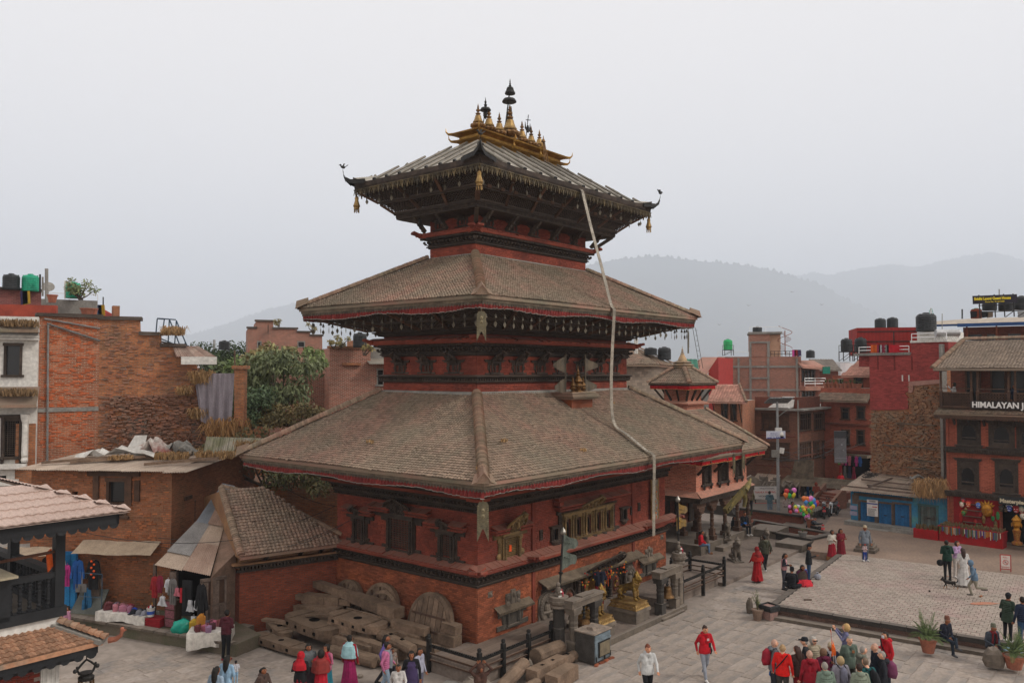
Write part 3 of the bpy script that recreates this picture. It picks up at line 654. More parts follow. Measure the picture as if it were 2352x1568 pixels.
def big_window(M_,w_,h,wood,par=temple,tor=(.9,.45),wing=.35,cap=True,sill=True,lat=.075,name='window',tw=None,lean=.3):
 0
 root=empty(name,parent=par);root.matrix_local=M_
 mats=[wood,DARK,BR_RED];a=w_/2
 m=MB(1)
 for k in range(3):q=.05*k;m.box(-a-.1+q,a+.1-q,-.16+q*.9,.02,-.02,h+.03)if k==0 and False else None
 for s in(-1,1):
  for k,(x,y)in enumerate(((a+.02,-.1),(a+.09,-.07),(a-.06,-.06))):m.box(min(s*x,s*(x+.06)),max(s*x,s*(x+.06)),y,.02,0,h)
  m.box(min(s*a,s*(a+wing)),max(s*a,s*(a+wing)),-.07,.02,h+.02,h+.16);m.box(min(s*a,s*(a+wing)),max(s*a,s*(a+wing)),-.1,.02,h+.14,h+.2)
  m.box(min(s*a,s*(a+wing*.55)),max(s*a,s*(a+wing*.55)),-.06,.02,h-.12,h+.02)
  m.box(min(s*a,s*(a+wing)),max(s*a,s*(a+wing)),-.06,.02,-.18,-.02);m.box(min(s*a,s*(a+wing)),max(s*a,s*(a+wing)),-.09,.02,-.22,-.17)
  m.box(min(s*a,s*(a+wing*.5)),max(s*a,s*(a+wing*.5)),-.05,.02,0,.1)
  carve(m,min(s*(a+.12),s*(a+wing*.95)),max(s*(a+.12),s*(a+wing*.95)),-.15,-.05,-.07,.06,3);carve(m,min(s*(a+.12),s*(a+wing*.95)),max(s*(a+.12),s*(a+wing*.95)),h+.03,h+.12,-.08,.06,4)
 for k in range(4):m.box(-a-.06-.04*k,a+.06+.04*k,-.12-.03*k,0,h+0+.05*k,h+.042+.05*k)
 m.box(-a-.05,a+.05,-.14,0,-.05,0);m.box(-a,a,-.1,0,-.2,-.05);carve(m,-a+.05,a-.05,-.18,-.06,-.1,.07,5)
 m.build('frame',mats,root)
 m=MB(2);lattice(m,-a+.06,a-.06,.02,h-.02,-.02,lat);m.build('lattice',mats,root)
 for s in(-1,1):
  m=MB(3);turned(m,s*(a-.02),-.15,-.02,h,.04);turned(m,s*(a+.08),-.12,-.02,h,.03);m.build('column',mats,root,smooth=False)
  m=MB(4);m.lathe([(.02,-.36),(.06,-.32),(.05,-.27),(.09,-.22),(.08,-.17),(.12,-.1),(.1,-.04),(.13,-.02)],(s*(a+0),-.12,0),8);m.build('bracket',mats,root)
 if tor:m=MB(5);torana(m,0,h+.18,(tw or w_*1.15)*tor[0]/.9,tor[1],lean=lean);m.build('carved_tympanum',mats,root)
 if cap:
  for s in(-1,1):
   m=MB(6);x0=a*.75;x1=a+wing+.1;canopy(m,*((x0,x1)if s>0 else(-x1,-x0)),h+.2,.3,2,.008);m.build('brick_hood',mats,root)
 return root
big_window(LF(3.62,3.06,0),1.16,1.08,WOOD,tor=(1,.5),wing=.85,lat=.075)
big_window(LF(1.32,3.12,0),.56,.76,WOOD,tor=(.9,.3),wing=.52,lat=.07)
big_window(LF(5.85,3.14,0),.5,.76,WOOD,tor=(.9,.24),wing=.52,lat=.07)
wa=big_window(FR(1.66,2.98),.78,.74,WOODG,tor=(.95,.62),wing=.5,lat=.055,lean=.5)
m=MB()
for s in(-1,1):
 m.box(min(s*.42,s*.62),max(s*.42,s*.62),-.045,.01,.05,.7);m.ball((s*.62,-.06,.16),.12,8,k=5,sq=(1,.5,1));carve(m,min(s*.45,s*.6),max(s*.45,s*.6),.1,.66,-.06,.06,8)
m.build('side_carving',WOODG,wa)
m=MB();m.cbox((-.02,-.05,.36),(.1,.02,.22),j=.015);m.build('offering_mark',paint('c2491c',.9),wa)
root=empty('window',parent=temple);root.matrix_local=FR(6.35,3.14)
m=MB(1);w_=3.4
m.box(-2,-1.7,-.07,.02,.95,1.15);m.box(1.7,2.05,-.07,.02,.95,1.15);m.box(-2,2.05,-.12,.02,1.04,1.12)
for s in(-1,1):
 x=s*1.72;m.box(min(x,x+s*.18),max(x,x+s*.18),-.06,.02,-.1,.95);carve(m,min(x,x+s*.2),max(x,x+s*.2),0,.9,-.06,.07,2)
 m.box(min(x,x+s*.5),max(x,x+s*.5),-.08,.02,-.26,0);carve(m,min(x,x+s*.45),max(x,x+s*.45),-.2,-.04,-.09,.07,3)
m.build('outer_frame',[WOOD],root)
m=MB(2)
for k in range(3):m.box(-w_/2-.03*k,w_/2+.03*k,-.14-.03*k,0,.86+.05*k,.9+.05*k)
m.box(-w_/2,w_/2,-.16,0,-.06,0);m.box(-w_/2,w_/2,-.1,0,-.22,-.06);carve(m,-w_/2+.05,w_/2-.05,-.2,-.06,-.12,.09,5,r=.55)
m.build('frame',[WOODG],root)
for i in range(5):
 cx=-w_/2+w_*(i+.5)/5;m=MB(i)
 for s in(-1,1):
  turned(m,cx+s*.25,-.14,0,.86,.045);turned(m,cx+s*.17,-.1,0,.8,.03);m.box(cx+s*.3-.03,cx+s*.3+.03,-.08,0,0,.86)
 m.box(cx-.32,cx+.32,-.12,0,.74,.86);carve(m,cx-.26,cx+.26,.74,.84,-.12,.08,i)
 m.build('bay_columns',[WOODG],root)
 m=MB(i);n=8;arch=[(cx+.1*cos(pi*k/n),.5+.14*sin(pi*k/n))for k in range(n+1)]+[(cx-.1,.06),(cx+.1,.06)]
 m.box(cx-.15,cx+.15,-.03,0,.02,.74,0);m.prism(arch,-.036,-.032,1);m.build('arched_opening',[WOODB,DARK],root)
 m=MB(i);m.lathe([(.02,-.44),(.07,-.4),(.06,-.34),(.12,-.28),(.1,-.22),(.14,-.16),(.13,-.08)],(cx+.34,-.1,0),8)
 m.build('bracket',[WOOD],root)
m=MB(6);canopy(m,-2.15,2.7,1.12,.34,0,.006);m.cbox((-2.12,-.2,1.42),(.22,.3,.14),j=.02);m.cbox((-2.1,-.16,1.54),(.16,.2,.12),j=.02);m.build('brick_hood',[BR_RED],root)
m=MB(7);torana(m,-.05,1,1.5,.42,0,lean=.55);m.build('carved_tympanum',[WOODG],root)
def small_window(u,z,w_,h,side='f',parent=temple,wood=WOOD,v=0):
 root=empty('small_window',parent=parent);root.matrix_local=FR(u,z,v)if side=='f' else LF(u,z,v)
 m=MB(1);a=w_/2
 for s in(-1,1):turned(m,s*a*.7,-.1,0,h,.035);m.box(s*a*.9-.03,s*a*.9+.03,-.08,0,0,h)
 m.box(-a-.04,a+.04,-.14,0,h,h+.05);m.box(-a-.1,a+.1,-.18,0,h+.05,h+.1);m.box(-a-.05,a+.05,-.14,0,-.05,0)
 m.lathe([(.03,-.22),(a*.7,-.14),(a*.95,-.05)],(0,-.05,0),8,sq=(1,.7));m.build('frame',[wood],root)
 m=MB(2);m.box(-a*.55,a*.55,-.03,-.02,.02,h-.02);m.build('opening',[DARK],root);return root
small_window(4.2,3.22,.42,.42);small_window(8.95,3.32,.42,.42)
for u,z in((3.42,3.34),(9.6,3.42),(10.2,3.5)):m=MB();m.box(u-.09,u+.09,-.04,.02,z,z+.36);carve(m,u-.08,u+.08,z+.03,z+.33,-.05,.06,2);m.build('niche_carving',WOOD,temple)
def stub_window(M_,s=1,par=temple,seed=1):
 root=empty('carved_window',parent=par);root.matrix_local=M_;m=MB(seed);f=lambda*a:m.box(*[q*s for q in a])
 f(-.5,.5,-.06,.02,.4,.47);f(-.56,.56,-.09,.02,.45,.5);f(-.36,.36,-.05,.02,.3,.4);f(-.5,.5,-.05,.02,-.04,.03);f(-.26,.26,-.1,.02,-.02,.05);f(-.2,.2,-.12,.02,.36,.44)
 for q in(-1,1):turned(m,q*.2*s,-.09*s,.03*s,.38*s,.028*s);f(q*.27-.02,q*.27+.02,-.06,.02,0,.4);m.ball((q*.34*s,-.04*s,.2*s),.06*s,6,sq=(.8,.5,1.6))
 m.build('frame',[WOOD],root);m=MB(seed);f2=m;lattice(m,-.15*s,.15*s,.05*s,.36*s,-.03*s,.07*s,.02*s);m.ball((0,-.06*s,.2*s),.06*s,6,sq=(.7,.6,2));m.build('lattice',[WOOD,DARK],root)
 m=MB(seed);torana(m,0,.47*s,.46*s,.24*s,lean=.28*s,seed=seed);m.build('carved_tympanum',[WOOD],root)
for u in(2.2,3.55,4.87,6.2,7.65,8.87,10.1):stub_window(FR(u,9.32,R2[2]),1,seed=int(u*10))
for v in(5.1,3.68,2.27):stub_window(LF(v,9.34,R2[0]),.95,seed=int(v*10))
for u in(3.35,4.78,6.16,7.56,8.96):stub_window(FR(u,14.92,R3[2]),.8,seed=int(u*9))
for v in(3.1,4.3):stub_window(LF(v,14.92,R3[0]),.8,seed=int(v*9))
def low_window(u0,u1,z0,z1):
 root=empty('blind_window',parent=temple);cx=(u0+u1)/2;root.matrix_local=FR(cx,z0);a=(u1-u0)/2;h=z1-z0;m=MB(int(u0*10))
 m.box(-a*.85,a*.85,-.1,.02,h-.14,h-.08);m.box(-a*.8,a*.8,-.05,.02,h-.3,h-.14);m.box(-a*.45,a*.45,-.06,.02,0,h-.2)
 for s in(-1,1):m.box(min(s*.32,s*a*.88),max(s*.32,s*a*.88),-.07,.02,-.06,.1);m.box(s*.3-.035,s*.3+.035,-.14,0,.05,h-.14);m.ball((s*.48,-.04,h*.42),.15,7,sq=(.6,.4,1.3));m.box(s*.24-.03,s*.24+.03,-.1,0,.05,h-.14)
 m.box(-.36,.36,-.16,0,0,.06);m.box(-.4,.4,-.12,0,-.05,0);m.build('frame',[mat('grey_wood','4a453e','38332e',4,rnd=.15,bump=.4,dust=.4)],root)
 m=MB(2);lattice(m,-.21,.21,.07,h-.16,-.05,.05,.016,diag=True);m.build('lattice',[mat('grey_wood'),DARK],root)
 m=MB(3);n=26
 m.add([(-a,-.26,h-.08),(a,-.26,h-.08),(a,0,h+.1),(-a,0,h+.1),(-a,-.26,h-.05),(a,-.26,h-.05),(a,0,h+.13),(-a,0,h+.13)],BOXF)
 for i in range(n):x=-a+2*a*(i+.5)/n;m.cbox((x,-.27,h-.09),(.035,.05,.07),j=.005)
 m.build('hood',[MUD],root)
low_window(.83,2.72,.72,1.38);low_window(10.1,11.9,.76,1.38)
def relief(u,z,w_,h,seed,name='relief_slab',mt=STONE,y=-.1,arch=True):
 m=MB(seed);a=w_/2;n=10
 pts=[(a*cos(pi*k/n),h-a*.6+a*.6*sin(pi*k/n))for k in range(n+1)]+[(-a,0),(a,0)]if arch else[(a,h),(-a,h),(-a,0),(a,0)]
 m.prism([(p[0],p[1])for p in pts],-.07,.03)
 rr=RN(seed)
 for i in range(26 if arch else 8):
  t=-.35*pi+1.7*pi*i/25
  for q,r in((.82,.075),(.62,.05)):m.ball((a*q*cos(t),-.1,h*.5+h*.42*q*sin(t)*1.1),r*w_,6,sq=(1,.9,1.3),k=4)
 m.ball((0,-.1,h*.5),.17*w_,8,sq=(1,.6,1.2));m.ball((0,-.12,h*.68),.09*w_,8);m.lathe([(.26*w_,h*.3),(.3*w_,h*.36),(.2*w_,h*.4)],(0,-.06,0),10,sq=(1,.5));m.ball((-.16*w_,-.1,h*.2),.1*w_,6,sq=(1,.6,1.6));m.ball((.16*w_,-.1,h*.2),.1*w_,6,sq=(1,.6,1.6))
 o=m.build(name,[mt],temple);o.matrix_local=FR(u,z);return o
relief(3.68,.35,.95,1.1,3);relief(9.3,.3,.95,1.15,4)
def plaque(u,z,w_,h,seed,side='f'):
 m=MB(seed);m.box(-w_/2,w_/2,-.05,.02,0,h);m.box(-w_*.14,w_*.14,-.07,.02,h*.1,h*1.2)
 for sx in(-1,1):
  for q in(.3,.75):m.ball((sx*w_*.36,-.06,h*q),w_*.13,8,sq=(1,.6,1));
  m.ball((sx*w_*.14,-.07,h*.5),w_*.08,6,sq=(.6,.6,3))
 m.ball((0,-.09,h*.85),w_*.08,6,sq=(1,1,1.6));o=m.build('carved_plaque',[STONE],temple);o.matrix_local=FR(u,z)if side=='f' else LF(u,z)
plaque(1.8,1.32,.78,.5,1);plaque(10.96,1.34,.62,.46,2)
for u,z in((.62,1.88),(12.1,2.02)):m=MB();m.box(-.11,.11,-.04,.02,0,.2);m.ball((0,-.05,.1),.06,8);o=m.build('carved_plaque',[STONE],temple);o.matrix_local=FR(u,z)
door=empty('doorway',parent=temple);door.matrix_local=FR(6.6,.45)
m=MB(1);m.box(-2.3,2.35,-.04,.03,0,1.28,0);lv=1.28
for k in range(4):m.box(-3.1-.02*k,3.2+.02*k,-.08-.05*k,0,lv-.24+.055*k,lv-.2+.055*k,0)
for s,x in((-1,-2.75),(1,2.8)):m.box(x-.45,x+.45,-.05,.02,.95,1.1,0);carve(m,x-.4,x+.4,.7,.95,-.03,.09,3);carve(m,min(x-s*.4,x-s*.05),max(x-s*.4,x-s*.05),.1,.9,-.03,.09,4)
m.build('frame',[WOOD,DARK],door)
m=MB(2);m.add([(-3.35,-.42,lv-.02),(3.4,-.42,lv-.02),(3.4,0,lv+.16),(-3.35,0,lv+.16),(-3.35,-.42,lv+.015),(3.4,-.42,lv+.015),(3.4,0,lv+.2),(-3.35,0,lv+.2)],BOXF)
for i in range(84):x=-3.35+6.75*(i+.5)/84;m.cbox((x,-.42,lv-.04),(.04,.06,.07),Euler((.3,0,0)),j=.006)
m.build('hood',[MUD],door)
for i,cx in enumerate((-1.6,0,1.6)):
 m=MB(i);n=10;w2_=.34 if i!=1 else.36;hh=.72 if i!=1 else.95
 arch=[(cx+w2_*cos(pi*k/n),hh-.2+.34*sin(pi*k/n))for k in range(n+1)]+[(cx-w2_,.05),(cx+w2_,.05)]
 m.prism(arch,-.08,-.045,1 if i==1 else 2)
 for k in range(n+1):p=arch[k];q=arch[min(k+1,n)];m.beam((p[0],-.1,p[1]),(q[0],-.1,q[1]+.001),.06,.06,0,up=(0,1,0))
 if i!=1:m.ball((cx,-.1,.42),.2,8,3,sq=(.9,.35,1.5));m.ball((cx,-.16,.62),.1,8,3)
 m.build('door_leaf' if i==1 else 'arched_niche',[WOOD,mat('door_gilt','7d5a26','4b2a16',9,metal=.3,rough=.5),WOODB,mat('painted_figure','6b3a2c','3d2a22',6)],door)
for x in(-2.15,-1.1,-.62,.62,1.1,2.15):
 m=MB(int(x*10));turned(m,x,-.2,.02,1.06,.07,1 if abs(x)<.7 else 0);m.box(x-.12,x+.12,-.12,0,0,1.06,0)
 m.build('column',[WOOD,BRASS],door)
m=MB(7);torana(m,.35,1.16,2.2,.75,0,lean=1,seed=9);m.build('carved_tympanum',[WOOD],door)
rr=RN(3);m=MB(8)
for i in range(60):a=rr.u(-1.4,1.6);m.ball((a,-.35-rr.random()*.4,rr.u(.9,1.4)),.035,5,rr.choice((0,0,1,2)),k=3)
for i in range(16):a=-.3+rr.random()*1;m.tube([(a,-.4,1.35),(a+.04,-.42,.8-rr.random()*.3)],.018,4,rr.choice((0,3)))
m.build('garland',[paint('b5501c',.9),paint('8a1c1c',.9),paint('a8872f',.9),BRASS],door,kind='stuff')
def tail_plate(u,v,zt,h,w_,par,rz):
 m=MB(2);pts=[(-w_*.32,0),(w_*.32,0),(w_*.5,-h*.1),(w_*.5,-h),(w_*.05,-h*.68),(-w_*.05,-h*.68),(-w_*.5,-h),(-w_*.5,-h*.1)]
 m.prism([(a,b)for a,b in pts],-.015,.015,0)
 for z in range(12):q=-h*.1-h*.055*z;m.ball((-w_*.42,-.02,q),.02,5,1,k=3);m.ball((w_*.42,-.02,q),.02,5,1,k=3)
 for z in(.22,.36):m.ball((0,-.02,-h*z),w_*.16,8,1,sq=(1,.5,1.3));m.ball((0,-.03,-h*z),w_*.09,8,0,sq=(1,.7,1.3))
 m.box(-w_*.4,w_*.4,-.03,0,-h*.5,-h*.47,1);m.tube([(0,0,0),(0,0,.2)],.015,5,1)
 o=m.build('tail_plate',[mat('plate_metal','5d5644','413c30',6,metal=.5,rough=.5),mat('plate_rim','786e56','5a523e',6,metal=.5,rough=.5)],par);o.matrix_local=tr(u,v,zt,rz);return o
tail_plate(-2.3,-2.3,5.62,1.15,.34,r1,R(-45));tail_plate(TW+2.1,-2.3,5.7,1,.34,r1,R(10))
p=tail_plate(R2[0]-2.1,R2[2]-2.1,11.3,.95,.3,r2,R(-45));tail_plate(R2[1]+2,R2[2]-2,11.2,1,.3,r2,R(35))
bm_=MB(1);bm_.lathe([(.008,.02),(.02,0),(.035,-.03),(.04,-.08),(.06,-.12)],(0,0,0),8);bm_.beam((0,0,-.1),(0,0,-.24),.008,.008)
bm_.prism([(0,-.22),(.05,-.29),(.055,-.34),(0,-.43),(-.055,-.34),(-.05,-.29)],-.006,.006);bmesh_bell=bm_.mesh('eave_bell',[mat('bell_metal','5a5346','3b362e',6,metal=.4,rough=.5)])
for E_,z,n1,n2,par in((E2,11.25,30,18,r2),(E3,16.32,14,9,r3)):
 for i in range(n1):inst('eave_bell',bmesh_bell,par,tr(E_[0]+.5+(E_[1]-E_[0]-1)*i/(n1-1),E_[2]+.28,z+rg.u(-.02,.02),rg.u(-1,1)))
 for i in range(n2):inst('eave_bell',bmesh_bell,par,tr(E_[0]+.28,E_[2]+.5+(E_[3]-E_[2]-1)*i/(n2-1),z+rg.u(-.02,.02),rg.u(-1,1)))
 for i in range(10):inst('eave_bell',bmesh_bell,par,tr(E_[1]-.28,E_[2]+.5+i*.5,z,rg.u(-1,1)))
for i in range(9):inst('eave_bell',bmesh_bell,r2,tr(E2[0]+.5+i*.45,E2[3]-.28,11.25,rg.u(-1,1)))
sh=empty('roof_shrine',parent=temple);sh.matrix_local=tr(6.2,.55,8.12)
m=MB(1);m.box(-.7,.7,-.45,.5,-.2,.2,1);m.box(-.85,.85,-.6,.5,.2,.26,0)
for k in range(4):m.box(-.95+.05*k,.95-.05*k,-.7+.05*k,.5,.26+.055*k,.32+.055*k,0,.015)
m.build('brick_base',[TILE,BR_ORANGE],sh)
for x,s in((-.34,.6),(0,.95),(.34,.6)):
 m=MB(2);f=lambda pr:[(r*s,z*s)for r,z in pr];m.lathe(f([(.24,0),(.2,.06),(.1,.12),(.16,.2),(.22,.27),(.16,.34),(.12,.38),(.2,.45),(.16,.55),(.06,.68),(.1,.74),(.05,.8),(.07,.86),(.02,.94),(.005,1.1)]),(x,-.25,.46),10);m.build('finial',[BRONZE],sh)
def pennants(m,x,y,z,s,face=1,mi=0):
 for k,(a,L)in enumerate(((1.35,.8),(.55,.72))):
  V=[];n=6
  for i in range(n+1):t=i/n;V.append(V3((x+face*t*L*s,y+.05*sin(t*5),z+(a+.32-(.32-.05)*t)*s)));V.append(V3((x+face*t*L*s,y+.05*sin(t*5),z+(a-.28+.22*t)*s)))
  for i in range(n):m.add([V[2*i],V[2*i+1],V[2*i+3],V[2*i+2]],[(0,1,2,3)],mi)
  for i in range(n):m.add([q+V3((0,.012,0))for q in(V[2*i],V[2*i+1],V[2*i+3],V[2*i+2])],[(3,2,1,0)],mi)
PLATE=mat('pennant_metal','5d5244','47423a',3,metal=.4,rough=.6,bump=.4)
for x,f in((-.62,-1),(.72,1)):
 m=MB(3);m.tube([(x,-.1,0),(x,-.1,1.95)],.035,6);pennants(m,x,-.1,.1,1.05,f);m.build('metal_pennant',[PLATE],sh)
m=MB(4);m.box(-.28,.28,-.03,0,0,1.75,0);rr=RN(2)
for i in range(110):m.ball((rr.u(-.22,.22),-.035,rr.u(.08,1.68)),.035,5,rr.choice((0,1,1,2,3)),k=3,sq=(1,.3,1.4))
for s in(-1,1):m.box(s*.29-.03,s*.29+.03,-.05,0,-.02,1.78,1)
o=m.build('ornate_panel',[mat('beaten_silver','8d8779','6f695c',8,metal=.4,rough=.5),BRASS,paint('a5541e',.8),paint('4d5560',.8)],temple);o.matrix_local=FR(11.35,2.95,-.1)
m=MB(5)
for k in range(4):m.box(10.6-.1*k,11.5+.1*k,-.5-.05*k,0,2.72+.07*k,2.78+.07*k,0,.01)
m.build('ledge_bracket',BR_RED,temple)
m=MB();m.flat([(-1.75,-1.62),(3.1,-1.62),(3.1,-1.2),(4.6,-.35),(4.6,.2),(-1.75,.45)],0,.5);m.flat([(4.6,-.38),(8.6,-.38),(8.6,.2),(4.6,.2)],0,.4);m.flat([(8.6,-1.9),(13.7,-1.9),(13.7,7.3),(12.4,7.3),(12.4,.2),(8.6,.2)],0,.46);m.flat([(3.1,-2.5),(9.4,-2.5),(9.4,-.3),(3.1,-.3)],0,.16)
plat=m.build('platform',mat('worn_paving','6e6259','5c524a',1.5,rnd=.05,bump=.3,bs=9),temple)
pl=[tr(rg.u(-1.6,3),-1.55+.17*k,.5)for k in()]
pr_=[(boxv(-.5,.5,-.5,.5,-.02,.012),BOXF,q/4)for q in range(4)]
pl=[]
for k in range(11):
 y=-1.55+.145*k;x=-1.7
 while x<2.95:
  L=rg.u(.7,1.5);L=min(L,3.05-x);pl.append(tr(x+L/2,y,.505,0,(L-.01,.138,1)));x+=L
pieces('plank','planks',plat,mat('plank_grey','6d5f54','5a4e45',2.5,rnd=.16,bump=.3,bs=10),pr_,pl,300)
m=MB();m.box(8.5,9.3,-1.1,-.9,.16,.34);m.box(4.2,4.6,-1.5,-.4,.16,.3);m.box(3,9.5,-2.62,-2.48,0,.2,0,.01);m.build('stone_step',STONE,temple)
rib=thing('metal_ribbon','long band of beaten metal plates hanging from the temple top roof over both lower roofs','ribbon',T(6.45,-1.1,0),TH)
pts=[(0,1.95,16.78),(0,1.4,16.6),(0,1.25,16.2),(-.03,.9,15),(-.05,.4,13.4),(-.02,.02,12),(0,-.12,11.75),(0,-.1,11.3),(.02,.02,9.6),(.04,.04,8.1),(.06,-.1,7.35),(.12,-.6,7.02),(.22,-1.3,6.5),(.28,-1.56,6.34),(.28,-1.66,6.1),(.3,-1.62,4.6),(.32,-1.6,3.35)]
def cat(P,t):
 n=len(P)-1;x=t*n;i=min(int(x),n-1);f=x-i;a=V3(P[max(i-1,0)]);b=V3(P[i]);c=V3(P[i+1]);d=V3(P[min(i+2,n)])
 return.5*((2*b)+(c-a)*f+(2*a-5*b+4*c-d)*f*f+(3*b-a-3*c+d)*f**3)
RB=mat('ribbon_metal','8a8276','6f685d',5,metal=.35,rough=.55,rnd=.22,bump=.3)
NR=48
for i in range(NR):
 a=cat(pts,i/NR);b=cat(pts,(i+1)/NR);d=(b-a).normalized();w_=.1;x=V3((1,0,0));nn=x.cross(d).normalized();m=MB(i)
 m.beam(a,b+d*.03,2*w_,.012,up=nn);
 for q in(0,.33,.66):
  p=a.lerp(b,q+.1)
  for s in(-1,1):m.cbox(p+x*s*w_*.9-nn*.01,(.02,.02,.02))
 m.cbox(a.lerp(b,.5)-nn*.008,(.07,.012,.07));m.build('ribbon_plate',RB,rib)
GRD=mat('street_dust','82786f','71675f',.35,rnd=0,bump=.3,bs=3,det=8)
m=MB();m.quad((-400,-60,0),(400,-60,0),(400,120,0),(-400,120,0));m.quad((-9500,120,0),(9500,120,0),(9500,9800,0),(-9500,9800,0))
ground=m.build('ground',GRD,kind='structure')
SLAB=mat('street_slab','8a8078','6f6a66',.8,rnd=.09,bump=.35,bs=6,c3='81766c',det=9)
street=empty('street');street.location=TC;street.rotation_euler=(0,0,TH);tag(street,kind='structure')
sv=[]
for k in range(8):
 q=RN(k);j=lambda:q.u(-.06,.06)
 a=[(-.5+j(),-.5+j()),(q.u(-.1,.1),-.5+j()*1.5),(.5+j(),-.5+j()),(.5+j(),.5+j()),(q.u(-.1,.1),.5+j()*1.5),(-.5+j(),.5+j())]
 n=6;V=[(x,y,-.03)for x,y in a]+[(x*.985,y*.97,0)for x,y in a]
 sv.append((V,[(0+6,1+6,4+6,5+6),(7,8,9,10)]+[(i,(i+1)%6,6+(i+1)%6,6+i)for i in range(6)],k/8))
pl=[];y=-2.68;rg=RN(11)
pz0=V3((9.85,32.04));PP=V3((.569,.822));PQ=V3((.836,-.548))
def to_plaza(p):d=V3((p.x,p.y))-pz0;return d.dot(PP),d.dot(PQ)
while y>-19:
 h=rg.u(.34,.62);x=-14+rg.random()
 while x<31:
  L=rg.u(.5,1.5);p=T(x+L/2,y-h/2)
  a,b=to_plaza(p)
  if not(-.1<a<11.2 and b>-.1)and p.length<62 and p.y>19 and abs(p.x)<p.y*.68+1 and not(x<-2 and y-h/2+(x+2)*0>20):
   z=rg.u(.006,.018);pl.append(tr(x+L/2,y-h/2,z,rg.u(-.03,.03),(L-.008,h-.004,1),rx=rg.u(-.008,.008),ry=rg.u(-.008,.008)))
  x+=L
 y-=h
y=-2.68
while y<9:
 h=rg.u(.35,.6);x=-16+rg.random()
 while x<-1.8:
  L=rg.u(.5,1.3);c=x+L/2
  if(c<-4.3 or y<-2.2)and T(c,y).y>19:pl.append(tr(c,y+h/2,rg.u(.01,.016),rg.u(-.01,.01),(L-.01,h-.01,1)))
  x+=L
 y+=h
pieces('slab','slabs',street,SLAB,sv,pl,300,near=(6,24,0))
SLABP=SLAB
m=MB();m.flat([(13.7,-2.2),(40,-2.2),(40,1.3),(13.7,1.3)],0,.14);kb=m.build('kerb_terrace',mat('worn_paving'),None);kb.location=TC;kb.rotation_euler=(0,0,TH);tag(kb,kind='structure');kb.name='pavement'
plaza=empty('raised_square',(pz0 .x,pz0 .y,0),math.atan2(PP.y,PP.x));tag(plaza,kind='structure')
PZ=.42
m=MB();m.box(0,11,-16,0,0,PZ-.03,0);m.build('core',mat('paving_bed','5d5048','50453e',3,rnd=0),plaza)
PAV=mat('square_paver','84796f','84716a',.45,rnd=.1,bump=.25,bs=12,c3='82776d',det=9)
pv=[(boxv(-.5,.5,-.5,.5,-.03,0),[BOXF[1],BOXF[2],BOXF[3],BOXF[4],BOXF[5]],q/5)for q in range(6)]
pl=[]
for i in range(40):
 off=(i%2)*.12
 for j in range(60):
  x=.37+i*.27;y=-.3-j*.27-off
  if x>11:continue
  pl.append(tr(x,y,PZ+rg.u(-.004,.004),rg.u(-.015,.015),(.252,.252,1),rx=rg.u(-.01,.01),ry=rg.u(-.01,.01)))
pieces('paver','pavers',plaza,PAV,pv,pl,300,near=(11,30,0))
kv=[(boxv(-.5,.5,-.5,.5,-.5,.5),BOXF,q/4)for q in range(4)]
pl=[];x=0
for(ax,ay,n,rz)in((.1,0,20,-pi/2),(0,-.12,14,0)):
 t=0
 for k in range(n):
  L=rg.u(.6,1.05)
  if rz:pl.append(tr(.12,-t-L/2,PZ-.05+rg.u(-.01,.01),rz+rg.u(-.02,.02),(L-.02,.3,.16)))
  elif t+L/2<11:pl.append(tr(t+L/2,-.12,PZ-.05,rg.u(-.02,.02),(L-.02,.26,.16)))
  t+=L
pieces('kerb_stone','kerb_stones',plaza,STONED,kv,pl,300)
pl=[]
for r in range(4):
 t=(r%2)*.1
 while t<16:L=.22*rg.u(.9,1.1);pl.append(tr(.02+rg.u(-.01,.01),-t,.06+r*.072,-pi/2,(L-.015,.06,.06)));t+=L
pieces('brick','bricks',plaza,mat('square_wall_brick','5a4238','463630',3,rnd=.3,bump=.4),kv,pl,250)
m=MB();m.box(-.42,0,-17,-.1,0,.13);m.box(-.95,-.42,-12.2,-9.2,0,.1);m.box(-.35,0,-12,-8.3,.13,.3,0,.01);m.build('step',STONE,plaza)
EARTH=mat('bare_earth','7a685a','695a4f',.5,rnd=0,bump=.4,bs=8,det=8)
m=MB();m.flat([(11,1.5),(11,-16),(22,-16),(22,3)],0,PZ-.04);e=m.build('earth_terrace',EARTH,None);e.location=plaza.location;e.rotation_euler=plaza.rotation_euler;tag(e,kind='structure')
def tt(name,label,cat,u,v,z=0,rz=0,group=None):return thing(name,label,cat,T(u,v,z),TH+rz,group)
